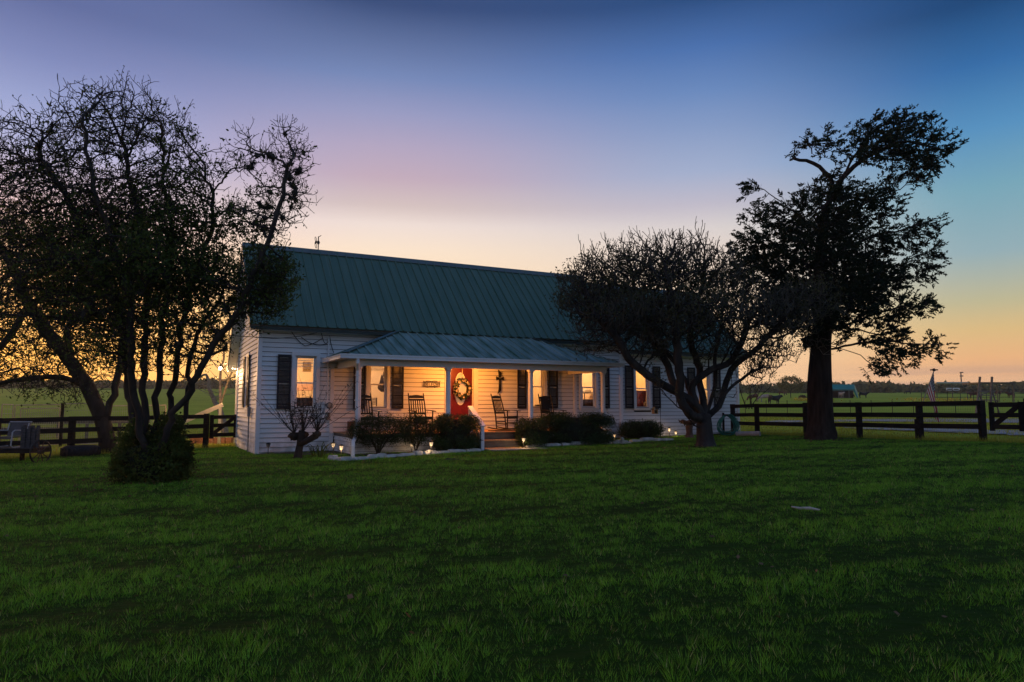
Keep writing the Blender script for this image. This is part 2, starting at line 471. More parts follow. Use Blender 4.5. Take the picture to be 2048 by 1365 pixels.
def blade_mat(name, dark, light, dry):
    m = bpy.data.materials.new(name); m.use_nodes = True
    t = m.node_tree; b = t.nodes['Principled BSDF']; b.inputs['Roughness'].default_value = 0.55; b.inputs['Specular IOR Level'].default_value = 0.25
    at_ = t.nodes.new('ShaderNodeAttribute'); at_.attribute_name = 'tone'
    r = t.nodes.new('ShaderNodeValToRGB'); e = r.color_ramp.elements
    e[0].position = 0.0; e[0].color = (*dark, 1); e[1].position = 0.85; e[1].color = (*light, 1)
    k = e.new(1.0); k.color = (*dry, 1)
    t.links.new(at_.outputs['Fac'], r.inputs[0]); t.links.new(r.outputs[0], b.inputs['Base Color'])
    tr = t.nodes.new('ShaderNodeBsdfTranslucent'); t.links.new(r.outputs[0], tr.inputs[0])
    mx = t.nodes.new('ShaderNodeMixShader'); mx.inputs[0].default_value = 0.3
    t.links.new(b.outputs[0], mx.inputs[1]); t.links.new(tr.outputs[0], mx.inputs[2])
    t.links.new(mx.outputs[0], t.nodes['Material Output'].inputs[0])
    return m

def lump(x, y, k, seed):           # cheap smooth noise, -1..1
    g = np.random.default_rng(seed); o = 0 * x
    for i in range(7):
        a = g.uniform(0, 6.28); f = k * g.uniform(0.5, 1.8); p = g.uniform(0, 6.28)
        o = o + np.sin((x * math.cos(a) * 0.6 + y * math.sin(a)) * f + p)
    return o / 4

def grass(name, x, y, h, w, tone, m, lean=0.5, zoff=0.02, dirn=None):
    n = len(x)
    z = terrain(x, y) + zoff
    a = rng.uniform(0, 2 * math.pi, n); la = rng.uniform(0, 2 * math.pi, n)
    dx, dy = np.cos(a) * w / 2, np.sin(a) * w / 2
    if dirn is not None: la = np.arctan2(dirn[1] + rng.normal(0, .6, n), dirn[0] + rng.normal(0, .6, n))
    ln = rng.uniform(0.1, 1.0, n) * lean * h
    v = np.empty((n, 3, 3))
    v[:, 0] = np.stack([x - dx, y - dy, z], -1); v[:, 1] = np.stack([x + dx, y + dy, z], -1)
    v[:, 2] = np.stack([x + np.cos(la) * ln, y + np.sin(la) * ln, z + h], -1)
    o = obj(name, (v.reshape(-1, 3), np.arange(3 * n).reshape(n, 3)), m)
    at_ = o.data.attributes.new('tone', 'FLOAT', 'POINT')
    at_.data.foreach_set('value', np.repeat(np.clip(tone, 0, 1), 3).astype(np.float32))
    o['kind'] = 'stuff'
    return o

TRUNKS = [(*gnd(1411, 896)[:2], .62), (*gnd(1642, 882)[:2], .95), (*gnd(300, 966)[:2], .6)]
NG = 1250000
d = rng.uniform(2.2, 28.5, NG); x = rng.uniform(-1, 1, NG) * (0.80 * d + 2.2); y = d
k = in_yard(x, y)
k &= ~((np.abs((x - L0[0]) * V[0] + (y - L0[1]) * V[1] + 1.1) < 1.1) & ((x - L0[0]) * U[0] + (y - L0[1]) * U[1] > 2.2) & ((x - L0[0]) * U[0] + (y - L0[1]) * U[1] < 11))
x, y = x[k], y[k]
# the turf grows in tufts: blades gather round jittered centres and lean out of them
CELL = 0.10
ci, cj = np.floor(x / CELL), np.floor(y / CELL)
def hsh(i, j, s): v_ = np.sin(i * 127.1 + j * 311.7 + s * 74.7) * 43758.5453; return v_ - np.floor(v_)
tcx, tcy = (ci + .15 + .7 * hsh(ci, cj, 1)) * CELL, (cj + .15 + .7 * hsh(ci, cj, 2)) * CELL
x = tcx + (x - tcx) * .72; y = tcy + (y - tcy) * .72
# grass thinned along a curving line across the lawn in front of the steps
THIN_LINE = np.array([gnd(*p)[:2] for p in ((950, 948), (1060, 945), (1160, 940), (1280, 934), (1400, 929), (1480, 926))])
fd = np.abs(y - np.interp(x, THIN_LINE[:, 0], THIN_LINE[:, 1])) + 10 * ((x < THIN_LINE[0, 0]) | (x > THIN_LINE[-1, 0]))
kf = (fd > 0.13 + 0.06 * np.sin(x * 3.1)) | (rng.random(len(x)) < .25)
for (tx_, ty_, tr_) in TRUNKS:      # worn ground round the trunks
    kf &= (np.hypot(x - tx_, y - ty_) > tr_ * (1 + .35 * np.sin(np.arctan2(y - ty_, x - tx_) * 5))) | (rng.random(len(x)) < .22)
x, y, tcx, tcy, ci, cj = (a_[kf] for a_ in (x, y, tcx, tcy, ci, cj))
tuft_r = np.hypot(x - tcx, y - tcy) / CELL; tuft_h = hsh(ci, cj, 3); tuft_t = hsh(ci, cj, 4)
patch = lump(x, y, 1.6, 3); mid = lump(x, y, 5.5, 4); fine = lump(x, y, 16, 5)
rows = np.sin(y * 2.6 + 0.35 * np.sin(x * 0.5) + 0.5 * lump(x, y, 0.6, 8) * 3)
h = 0.043 * (1 + 0.10 * patch + 0.24 * mid + 0.32 * fine + 0.15 * rows) * (0.55 + 0.85 * tuft_h) * (1.2 - 0.7 * tuft_r) * rng.uniform(0.65, 1.3, len(x))
h = np.clip(h, 0.012, 0.10)
w = (0.0024 + 0.00050 * y) * rng.uniform(0.7, 1.3, len(x))
tone = 0.43 + 0.08 * patch + 0.12 * rows + 0.12 * mid + 0.10 * fine + 0.46 * (tuft_t - .5) + rng.normal(0, 0.17, len(x))
dry = rng.random(len(x)) < 0.035
tone = np.minimum(tone, 0.86); tone[dry] = 1.0
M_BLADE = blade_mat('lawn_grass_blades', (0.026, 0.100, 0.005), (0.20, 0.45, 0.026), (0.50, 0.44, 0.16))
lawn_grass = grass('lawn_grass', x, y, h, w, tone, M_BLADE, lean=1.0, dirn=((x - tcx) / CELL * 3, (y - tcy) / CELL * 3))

# rougher paler grass outside the two board fences
n = 90000
yy = rng.uniform(19, 60, n) ** 1.0
xx = rng.uniform(-0.85, 0.85, n) * yy
k = ~in_yard(xx, yy, 0.0)
p_t = (xx - L0[0]) * U[0] + (yy - L0[1]) * U[1]; p_s = (xx - L0[0]) * V[0] + (yy - L0[1]) * V[1]
k &= ~((p_t > -0.4) & (p_t < 19.3) & (p_s > -2.3) & (p_s < 9))
pa = np.stack([xx, yy], -1)
k &= (side(pa, FL_A, FL_B) < 0) | (side(pa, FR_A, FR_B) > 0)
xx, yy = xx[k], yy[k]
hh = 0.09 * (1 + 0.5 * lump(xx, yy, 2.0, 21)) * rng.uniform(0.5, 1.4, len(xx))
hh = np.clip(hh, 0.03, 0.25)
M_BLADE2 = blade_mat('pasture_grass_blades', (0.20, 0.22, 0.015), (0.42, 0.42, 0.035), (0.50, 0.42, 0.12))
grass('pasture_grass', xx, yy, hh, 0.014 + 0.0006 * yy, 0.5 + 0.25 * lump(xx, yy, 1.0, 22) + rng.normal(0, 0.2, len(xx)), M_BLADE2, zoff=0.0)
# dead grass caught along the foot of the fences
def fence_pts(a, b, n, spread):
    f = rng.uniform(-0.05, 1.5, n); p = a[None] + (b - a)[None] * f[:, None] + rng.normal(0, spread, (n, 2))
    return p[:, 0], p[:, 1]
fx, fy = fence_pts(FR_A, FR_B, 9000, 0.12); fx2, fy2 = fence_pts(FL_A, FL_B, 7000, 0.15)
fx = np.concatenate([fx, fx2]); fy = np.concatenate([fy, fy2])
grass('fence_line_grass', fx, fy, rng.uniform(0.06, 0.22, len(fx)), 0.012 + 0 * fx, rng.uniform(0.3, 1.0, len(fx)), M_BLADE2, lean=0.8)

# gravel drive beyond the gate: two branches
M_GRAVEL = mat('wet_gravel', (0.10, 0.09, 0.085), 0.6, 0.5, 1.2, 0.5, 14, col2=(0.26, 0.24, 0.235), spec=0.5, detail=8)
def ribbon(name, edge_a, edge_b, lift, m, n=28):
    A = [gnd(*p) for p in edge_a]; B = [gnd(*p) for p in edge_b]
    def res(P):
        P = np.array(P)[:, :2]; L = np.concatenate([[0], np.cumsum(np.linalg.norm(np.diff(P, axis=0), axis=1))]); q = np.linspace(0, L[-1], n)
        return np.stack([np.interp(q, L, P[:, 0]), np.interp(q, L, P[:, 1])], -1)
    A, B = res(A), res(B); vs = []; fs = []; W = 6
    for i in range(n):
        for j in range(W):
            f = j / (W - 1); p = A[i] * (1 - f) + B[i] * f
            if j in (0, W - 1): p = p + rng.normal(0, 0.25, 2)
            vs.append((p[0], p[1], tz(*p) + lift))
    for i in range(n - 1):
        for j in range(W - 1): fs.append((i * W + j, i * W + j + 1, (i + 1) * W + j + 1, (i + 1) * W + j))
    return tag(obj(name, (np.array(vs), fs), m, smooth=True), kind='structure')
ribbon('gravel_drive', [(1690, 857), (1800, 858), (1920, 860), (2060, 864), (2250, 868)], [(1690, 859), (1800, 863), (1920, 868), (2060, 874), (2250, 882)], 0.05, M_GRAVEL)
ribbon('gravel_track', [(1500, 846), (1600, 842), (1750, 840), (1900, 839), (2060, 839), (2250, 838)], [(1500, 848), (1600, 846), (1750, 844.5), (1900, 846), (2060, 848), (2250, 851)], 0.05, M_GRAVEL)

# ------------------------------------------------------------------ farmhouse
house = thing('farmhouse', 'white clapboard farmhouse with green metal roof, lit windows and a columned porch', 'house', L0, TH)
HLEN, HDEP, ADD = 19.1, 5.43, 13.1
ZB = -0.25                          # walls run a little below the grade
def ztop_front(t): return 4.06 if t < ADD else 3.78
WIN = [(1.06, 1.69, 1.42, 2.98), (3.35, 3.93, 1.42, 2.95), (9.12, 9.73, 1.42, 2.95), (11.33, 11.94, 1.42, 2.95), (13.79, 14.42, 1.40, 2.93), (16.91, 17.53, 1.40, 2.93)]
DOOR = (6.05, 6.97, 0.68, 2.80)
OPEN = WIN + [DOOR]

M_CORE = mat('lap_shade_sheathing', (0.02, 0.02, 0.02), 0.9, 0.2, 2)  # near-black sheathing: shade lines between the clapboards put into its colour
M_IN = mat('cream_interior_wall', (0.78, 0.66, 0.50), 0.8, 0.04, 1)
M_INFLOOR = mat('interior_oak_floor', (0.30, 0.15, 0.07), 0.5, 0.2, 3)

wall = MB()
cuts = sorted(OPEN)
prev = 0.0
for (a, b, z0, z1) in cuts:
    wall.hb(prev, a, 0.02, 0.14, ZB, 3.75); wall.hb(a, b, 0.02, 0.14, ZB, z0); wall.hb(a, b, 0.02, 0.14, z1, 3.75)
    prev = b
wall.hb(prev, HLEN, 0.02, 0.14, ZB, 3.75)
wall.hb(0.0, ADD, 0.02, 0.14, 3.75, 4.06)
front_wall = obj('front_wall', wall, M_CORE, house)

def ridge_z(t): return 6.85 if t < ADD else 6.57
def gable_core(mb, t0, t1, zf, zr, zbk, hole=None):
    """gable wall slab between t0 and t1 as prism pieces"""
    if hole is None: hole = (9, 9, 0, 0)
    a, b, z0, z1 = hole
    for (s0, s1) in ((0.14, min(a, HDEP)), (b, HDEP)) if a < HDEP else ((0.14, HDEP),):
        mb.hb(t0, t1, s0, s1, ZB, 3.7)
    if a < HDEP:
        mb.hb(t0, t1, a, b, ZB, z0); mb.hb(t0, t1, a, b, z1, 3.7)
    P = [hp(t0, 0.02, 3.7), hp(t0, 2.7, zr - 0.16), hp(t0, HDEP, 3.7), hp(t1, 0.02, 3.7), hp(t1, 2.7, zr - 0.16), hp(t1, HDEP, 3.7)]
    mb.add(P, [(0, 1, 2), (3, 5, 4), (0, 3, 4, 1), (1, 4, 5, 2), (0, 2, 5, 3)])
GW = (2.36, 2.96, 1.42, 3.08)
g = MB(); gable_core(g, 0.02, 0.14, 4, 6.85, 4, GW); gable_wall = obj('gable_wall', g, M_CORE, house)
g = MB(); gable_core(g, HLEN - 0.14, HLEN - 0.0, 3.75, 6.57, 3.7)
g.hb(0.14, HLEN - 0.14, HDEP - 0.12, HDEP, ZB, 3.7)
P = [hp(ADD - 0.1, 0.2, 3.9), hp(ADD - 0.1, 2.7, 6.7), hp(ADD - 0.1, 5.2, 3.9), hp(ADD, 0.2, 3.9), hp(ADD, 2.7, 6.7), hp(ADD, 5.2, 3.9)]
g.add(P, [(0, 1, 2), (3, 5, 4), (0, 3, 4, 1), (1, 4, 5, 2), (0, 2, 5, 3)])
obj('rear_wall', g, M_SIDING, house)

# --- clapboards, one object each
LAP = 0.142
def clap(p0, along, out, length, z, hgt=LAP):
    """bevelled board: proud at its lower edge"""
    mb = MB()
    a0 = np.asarray(p0); a1 = a0 + along * length
    lo, hi = Zv * (z + 0.013), Zv * (z + hgt)
    vs = [a0 + lo + out * 0.002, a1 + lo + out * 0.002, a1 + lo + out * 0.034, a0 + lo + out * 0.034,
          a0 + hi + out * 0.000, a1 + hi + out * 0.000, a1 + hi + out * 0.006, a0 + hi + out * 0.006]
    fs = [(0, 3, 2, 1), (3, 7, 6, 2), (7, 4, 5, 6), (0, 4, 7, 3), (1, 2, 6, 5), (0, 1, 5, 4)]
    mb.add(vs, fs)
    return mb
def board(p0, along, out, length, z, parent, hgt=LAP):
    mb = clap(p0, along, out, length, z, hgt)
    if np.dot(np.cross(along, Zv), out) < 0: mb.f = [f[::-1] for f in mb.f]
    return obj('siding_board', mb, M_SIDING, parent)

g_ = np.random.default_rng(5)
nb = 0
for row in range(29):
    z = -0.06 + row * LAP
    for (ra, rb, zt) in ((0.09, ADD - 0.07, 4.04), (ADD + 0.07, HLEN - 0.09, 3.74)):
        if z + LAP * 0.5 > zt: continue
        # under the porch floor the wall does not show
        spans = [(ra, rb)]
        if z + LAP < 0.62: spans = [(ra, 2.2), (10.95, rb)] if ra < 1 else [(ra, rb)]
        for (a, b, z0, z1) in OPEN:
            if z + LAP * 0.6 > z0 - 0.11 and z + LAP * 0.4 < z1 + 0.10:
                ns = []
                for (p, q_) in spans:
                    if b + 0.1 <= p or a - 0.1 >= q_: ns.append((p, q_)); continue
                    if a - 0.1 > p: ns.append((p, a - 0.1))
                    if b + 0.1 < q_: ns.append((b + 0.1, q_))
                spans = ns
        for (p, q_) in spans:
            while q_ - p > 5.2:
                k = g_.uniform(3.4, 4.8)
                board(hp(p, 0.02, 0), U, -V, k - 0.004, z, front_wall); p += k; nb += 1
            if q_ - p > 0.02: board(hp(p, 0.02, 0), U, -V, q_ - p, z, front_wall); nb += 1
for row in range(48):
    z = -0.06 + row * LAP
    s0 = max(0.09, (z + LAP - 3.85) / 0.984 - 0.35 + 0.10); s1 = min(HDEP - 0.02, 2.7 + (6.80 - z - LAP) / 1.04)
    if s1 - s0 < 0.15: continue
    spans = [(s0, s1)]
    if z + LAP * 0.6 > GW[2] - 0.1 and z + LAP * 0.4 < GW[3] + 0.1: spans = [(s0, GW[0] - 0.1), (GW[1] + 0.1, s1)]
    for (p, q_) in spans: board(hp(0.02, p, 0), V, -U, q_ - p, z, gable_wall); nb += 1

# corner boards, frieze
for (t0, t1, s0, s1, z1, nm) in ((-0.025, 0.09, -0.03, 0.02, 4.0, 'corner_board'), (-0.03, 0.018, 0.021, 0.10, 4.0, 'corner_board'), (ADD - 0.07, ADD + 0.07, -0.035, 0.02, 3.72, 'corner_board'),
                             (HLEN - 0.09, HLEN + 0.02, -0.03, 0.02, 3.6, 'corner_board'), (-0.03, 0.018, HDEP - 0.02, HDEP + 0.08, 3.6, 'corner_board'),
                             (10.98, 11.10, -0.035, 0.02, 2.78, 'corner_board'), (2.12, 2.24, -0.035, 0.02, 2.78, 'corner_board')):
    c = MB(); c.hb(t0, t1, s0, s1, -0.2 if nm == 'corner_board' else 0, z1); obj(nm, c, M_TRIM, house)

# --- windows
def window(a, b, z0, z1, blind=0):
    zm = z0 + (z1 - z0) * 0.47
    f = MB(); cw = 0.105
    f.hb(a - cw, a, -0.035, 0.03, z0 - 0.02, z1); f.hb(b, b + cw, -0.035, 0.03, z0 - 0.02, z1)     # casing
    f.hb(a - cw, b + cw, -0.040, 0.03, z1 + 0.001, z1 + 0.11)
    f.hb(a - cw, b + cw, -0.034, 0.03, z0 - 0.115, z0 - 0.056)
    f.hb(a - 0.004, a + 0.03, 0.031, 0.13, z0, z1); f.hb(b - 0.03, b + 0.004, 0.031, 0.13, z0, z1); f.hb(a + 0.03, b - 0.03, 0.031, 0.13, z1 - 0.03, z1 + 0.004)
    w = obj('window', f, M_TRIM, house)
    sill = MB(); sill.hb(a - cw - 0.015, b + cw + 0.015, -0.065, 0.13, z0 - 0.055, z0 - 0.021); obj('sill', sill, M_TRIM, w)
    for (lo, hi, sd) in ((z0 - 0.02, zm + 0.02, 0.035), (zm - 0.02, z1 - 0.031, 0.075)):
        q_ = MB(); r = 0.042
        q_.hb(a + 0.031, a + 0.031 + r, sd, sd + 0.035, lo, hi); q_.hb(b - 0.031 - r, b - 0.031, sd, sd + 0.035, lo, hi)
        q_.hb(a + 0.031 + r, b - 0.031 - r, sd, sd + 0.035, lo, lo + r); q_.hb(a + 0.031 + r, b - 0.031 - r, sd, sd + 0.035, hi - r, hi)
        obj('sash', q_, M_TRIM, w)
        p = MB(); p.hb(a + 0.031 + r, b - 0.031 - r, sd + 0.014, sd + 0.018, lo + r, hi - r); obj('pane', p, M_GLASS, w)
    if blind:
        for i in range(blind):
            bl = MB(); zz = z1 - 0.10 - i * 0.045
            bl.hb(a + 0.05, b - 0.05, 0.15, 0.18, zz, zz + 0.012 + 0.012 * (i % 2)); obj('blind_slat', bl, M_TRIM, w)
    return w
for i, wv in enumerate(WIN): window(*wv, blind=(7 if i in (0, 1) else 0))
# gable window
f = MB(); a, b, z0, z1 = GW
f.hb(-0.03, 0.03, a - 0.1, a, z0 - 0.1, z1 + 0.1); f.hb(-0.03, 0.03, b, b + 0.1, z0 - 0.1, z1 + 0.1); f.hb(-0.031, 0.03, a, b, z1, z1 + 0.1); f.hb(-0.031, 0.03, a, b, z0 - 0.1, z0)
f.hb(0.04, 0.07, a, b, (z0 + z1) / 2 - 0.03, (z0 + z1) / 2 + 0.03)
w = obj('window', f, M_TRIM, house); p = MB(); p.hb(0.075, 0.08, a, b, z0, z1); obj('pane', p, M_GLASS, w)

# --- louvred shutters
def shutter(a, b, z0, z1, gable=False):
    f = MB()
    def B(t0, t1, s0, s1, za, zb):
        if gable: f.hb(s0, s1, t0, t1, za, zb)
        else: f.hb(t0, t1, s0, s1, za, zb)
    r = 0.045
    B(a, a + r, -0.07, -0.026, z0, z1); B(b - r, b, -0.07, -0.026, z0, z1)
    zm = (z0 + z1) / 2
    for (za, zb) in ((z0, z0 + 0.07), (zm - 0.035, zm + 0.035), (z1 - 0.07, z1)): B(a + r, b - r, -0.069, -0.027, za, zb)
    z = z0 + 0.075
    sl = []
    while z < z1 - 0.1:
        if abs(z + 0.02 - zm) > 0.06: B(a + r, b - r, -0.062 + 0.012 * ((z * 50) % 1 > .5), -0.034, z, z + 0.026)
        z += 0.040
    return obj('shutter', f, M_SHUT, house)
for (a, b) in ((0.54, 0.93), (1.82, 1.82), (2.84, 3.21), (4.09, 4.47), (8.64, 8.99), (9.90, 10.28), (12.16, 12.54), (13.27, 13.65), (14.59, 14.95), (16.34, 16.72), (17.72, 18.08)):
    if b > a: shutter(a, b, 1.36, 3.00)
shutter(1.90, 2.24, 1.40, 3.1, True); shutter(3.08, 3.42, 1.40, 3.1, True)

# --- door
a, b, z0, z1 = DOOR
f = MB(); f.hb(a - 0.13, a, -0.035, 0.03, z0 - 0.02, z1); f.hb(b, b + 0.16, -0.035, 0.03, z0 - 0.02, z1); f.hb(a - 0.13, b + 0.16, -0.036, 0.03, z1 + 0.001, z1 + 0.1)
f.hb(a, a + 0.025, 0.03, 0.13, z0, z1); f.hb(b - 0.025, b, 0.03, 0.13, z0, z1); f.hb(a + 0.025, b - 0.025, 0.03, 0.13, z1 - 0.025, z1)
obj('door_casing', f, M_TRIM, house)
f = MB(); f.hb(a + 0.027, b - 0.027, 0.06, 0.10, z0 + 0.003, z1 - 0.027)
door = obj('front_door', f, M_RED, house)
oc = (a + b) / 2
def oval(mb, s, rx, rz_, zc, s2=None, n=28):
    ring = [(oc + rx * math.cos(2 * math.pi * i / n), zc + rz_ * math.sin(2 * math.pi * i / n)) for i in range(n)]
    vs = [hp(t, s, z) for t, z in ring] + [hp(t, s2, z) for t, z in ring]
    mb.add(vs, [tuple(range(n)), tuple(range(2 * n - 1, n - 1, -1))] + [(i, n + i, n + (i + 1) % n, (i + 1) % n) for i in range(n)])
zc = 2.03
f = MB()
n = 28
for i in range(n):
    f.tube([hp(oc + 0.20 * math.cos(q_), 0.055, zc + 0.54 * math.sin(q_)) for q_ in (2 * math.pi * i / n, 2 * math.pi * (i + 1) / n)], 0.018, 5, False)
for k in range(-2, 3):
    hh = 0.5 * math.sqrt(1 - (k / 3) ** 2)
    f.tube([hp(oc + 0.06 * k, 0.054, zc - hh), hp(oc + 0.03 * k, 0.054, zc), hp(oc + 0.06 * k, 0.054, zc + hh)], 0.005, 4)
obj('oval_leading', f, M_BLACKWOOD if False else M_TRIM, door)
f = MB(); oval(f, 0.045, 0.20, 0.54, zc, 0.058)
M_OVAL = mat('lit_frosted_door_glass', (0.45, 0.36, 0.26), 0.25, 0.1, 6, emit=(1.0, 0.55, 0.28), estr=0.22)
obj('oval_glass', f, M_OVAL, door)
f = MB(); f.blob(hp(a + 0.085, 0.03, 1.66), 0.03); f.tube([hp(a + 0.085, 0.03, 1.66), hp(a + 0.085, 0.06, 1.66)], 0.012); obj('door_knob', f, M_IRON, door, True)
for (pa, pb) in ((a + 0.15, oc - 0.04), (oc + 0.04, b - 0.15)):
    f = MB(); f.hb(pa, pb, 0.052, 0.060, 0.86, 1.34); obj('door_panel', f, M_RED, door)

# --- main roof
def slab(mb, t0, t1, s0, z0, s1, z1, th):
    d_ = (V * (s1 - s0) + Zv * (z1 - z0)); n_ = np.cross(U, d_); n_ /= np.linalg.norm(n_)
    if n_[2] < 0: n_ = -n_
    mb.box(hp(t0, s0, z0) - n_ * th, U * (t1 - t0), d_, n_ * th)
RIBS = [(0.0, 0.0), (0.012, 0.042), (0.048, 0.042), (0.060, 0.0)]
def panels(parent, P0, ud, sd, nd, e0, e1, hfun, width=0.9, m=None):
    """ribbed sheets laid side by side from e0 to e1 along the eave"""
    e = e0
    while e < e1 - 0.01:
        eb = min(e + width, e1)
        cols = [(e, 0.002), (e + 0.001, 0.0)]
        for k in (0.10, 0.40, 0.70):
            for (dx, dz) in RIBS:
                if e + k + dx < eb - 0.02: cols.append((e + k + dx, dz))
        cols.append((eb - 0.003, 0.0))
        mb = MB()
        for (c, dz) in cols:
            h_ = max(hfun(c), 0.001)
            p = P0 + ud * c + nd * (dz + 0.012)
            mb.v += [tuple(p - sd * 0.02), tuple(p + sd * h_), tuple(p - sd * 0.02 - nd * 0.010 - nd * dz * 0.9)]
        for i in range(len(cols) - 1):
            mb.f.append((3 * i, 3 * i + 3, 3 * i + 4, 3 * i + 1)); mb.m.append(0)
            mb.f.append((3 * i + 2, 3 * i + 5, 3 * i + 3, 3 * i)); mb.m.append(0)
        fn = np.cross(ud, sd)
        if fn @ nd < 0: mb.f = [q_[::-1] for q_ in mb.f]
        obj('roof_panel', mb, m or M_ROOF, parent)
        e = eb
def roof_seg(t0, t1, dz, rear=True):
    r = MB()
    slab(r, t0, t1, -0.33, 3.87 + dz, 2.68, 6.83 + dz, 0.10)
    slab(r, t0, t1, 6.5, 2.90 + dz, 2.72, 6.83 + dz, 0.10)
    ro = obj('roof', r, mat('roof_deck_board', (0.30, 0.29, 0.27), 0.8, 0.1, 3), house)
    sd = V * 3.05 + Zv * 3.0; Lf = np.linalg.norm(sd); sd = sd / Lf; nd = np.cross(U, sd)
    panels(ro, hp(0, -0.35, 3.85 + dz), U, sd, nd, t0, t1, lambda c: Lf)
    sd2 = -V * 3.8 + Zv * 3.95; L2 = np.linalg.norm(sd2); sd2 /= L2; nd2 = np.cross(sd2, U)
    panels(ro, hp(0, 6.5, 2.90 + dz), U, sd2, nd2, t0, t1, lambda c: L2, width=1.8)
    c = MB()
    q0, q1 = hp(t0 - 0.01, 2.7, 6.86 + dz), hp(t1 + 0.01, 2.7, 6.86 + dz)
    for sgn, sl in ((-1, 0.984), (1, 1.04)):
        dd = V * sgn * 0.19 - Zv * sl * 0.19; nn = np.array([0, 0, 0.05])
        c.box(q0 + nn * 0.9, q1 - q0, dd, np.array([0, 0, 0.012]))
    obj('ridge_cap', c, mat('ridge_cap_steel', (0.075, 0.10, 0.095), 0.45, 0.15, 2), ro)
    fb = MB()
    fb.hb(t0, t1, -0.335, -0.318, 3.70 + dz, 3.80 + dz)
    obj('fascia', fb, mat('green_eave_shade_fascia', (0.02, 0.035, 0.033), 0.5, 0.1, 2), ro)  # green darkened so the fascia carries the shadow line under the eave
    for tt in (t0 - 0.02, t1):
        rk = MB()
        slab(rk, tt, tt + 0.02, -0.35, 3.85 + dz, 2.7, 6.85 + dz, 0.16); slab(rk, tt, tt + 0.02, 6.5, 2.9 + dz, 2.7, 6.85 + dz, 0.16)
        obj('rake_board', rk, mat('taupe_rake_board', (0.22, 0.20, 0.17), 0.6, 0.1, 3), ro)
    return ro
roof_seg(-0.30, ADD + 0.05, 0.0); roof_seg(ADD + 0.07, HLEN + 0.30, -0.27)
# soffits
f = MB(); f.hb(-0.3, ADD, -0.33, 0.0, 3.70, 3.715); f.hb(ADD, HLEN + 0.3, -0.33, 0.0, 3.43, 3.445); obj('soffit', f, M_TRIM, house)
for k in range(24):                 # boarded underside of the rake beside the gable
    s0 = 2.75 + k * 0.155
    f = MB(); slab(f, -0.28, -0.01, s0 + 0.15, 6.80 - (s0 + 0.15 - 2.7) * 1.04 - 0.13, s0, 6.80 - (s0 - 2.7) * 1.04 - 0.13, 0.02)
    obj('soffit_board', f, M_TRIM, house)

# --- front porch
PT0, PT1, PS = 1.95, 11.25, -2.5
ZE, ZW = 2.90, 3.93
pr = MB()
P = [hp(PT0 + .02, PS + .02, 2.84), hp(PT1 - .02, PS + .02, 2.84), hp(PT1 - .02, -0.03, 2.84), hp(PT0 + .02, -0.03, 2.84),
     hp(PT0 + .02, PS + .02, 2.89), hp(PT1 - .02, PS + .02, 2.89), hp(PT1 - .02, -0.03, 2.89), hp(PT0 + .02, -0.03, 2.89), hp(PT0 + 2.5, -0.03, 3.905), hp(PT1 - 2.5, -0.03, 3.905)]
pr.add(P, [(0, 3, 2, 1), (0, 1, 5, 4), (1, 2, 6, 5), (3, 0, 4, 7), (4, 5, 9, 8), (5, 6, 9), (7, 4, 8), (2, 3, 7, 8, 9, 6)])
porch_roof = obj('porch_roof', pr, mat('porch_ceiling_paint', (0.62, 0.60, 0.56), 0.6, 0.05, 2), house)
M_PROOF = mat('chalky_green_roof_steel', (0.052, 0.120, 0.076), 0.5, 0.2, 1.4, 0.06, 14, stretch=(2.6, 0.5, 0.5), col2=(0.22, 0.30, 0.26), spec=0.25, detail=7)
rise, run = ZW - ZE, 2.5
sl_len = math.hypot(rise, run)
sd = (V * run + Zv * rise) / sl_len; nd = np.cross(U, sd)
W_ = PT1 - PT0
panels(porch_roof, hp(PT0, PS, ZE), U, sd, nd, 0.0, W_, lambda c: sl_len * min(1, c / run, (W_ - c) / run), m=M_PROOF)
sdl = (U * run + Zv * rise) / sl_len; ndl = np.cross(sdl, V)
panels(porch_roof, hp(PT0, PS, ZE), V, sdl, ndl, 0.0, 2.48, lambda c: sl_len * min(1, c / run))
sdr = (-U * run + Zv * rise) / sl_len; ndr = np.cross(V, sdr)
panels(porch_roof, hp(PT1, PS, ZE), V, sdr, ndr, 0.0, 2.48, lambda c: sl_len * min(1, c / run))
c = MB()
for (ta, tb) in ((PT0, PT0 + 2.5), (PT1, PT1 - 2.5)):
    c.beam(hp(ta, PS, ZE + 0.045), hp(tb, -0.02, ZW + 0.045), 0.17, 0.014)
c.beam(hp(PT0 + 2.45, -0.06, ZW + 0.05), hp(PT1 - 2.45, -0.06, ZW + 0.05), 0.14, 0.014, up=(0, 0, 1))
obj('hip_cap', c, mat('hip_cap_steel', (0.06, 0.11, 0.11), 0.45, 0.15, 2), porch_roof)
# gutter: an open trough with a lip on three sides
def gutter(p0, p1, out):
    m_ = MB(); ln = (p1 - p0)
    m_.box(p0 + Zv * -0.125, ln, out * 0.105, Zv * 0.012); m_.box(p0 + Zv * -0.113, ln, out * 0.010, Zv * 0.118)
    m_.box(p0 + out * 0.105 + Zv * -0.125, ln, out * 0.010, Zv * 0.085); m_.box(p0 + out * 0.105 + Zv * -0.040, ln, out * 0.022, Zv * 0.040)
    return m_
g1 = gutter(hp(PT0 - 0.127, PS, ZE), hp(PT1 + 0.127, PS, ZE), -V); g2 = gutter(hp(PT0, PS + 0.002, ZE), hp(PT0, -0.04, ZE), -U); g3 = gutter(hp(PT1, PS + 0.002, ZE), hp(PT1, -0.04, ZE), U)
for g_m in (g1, g2, g3): obj('gutter', g_m, M_TRIM, house)
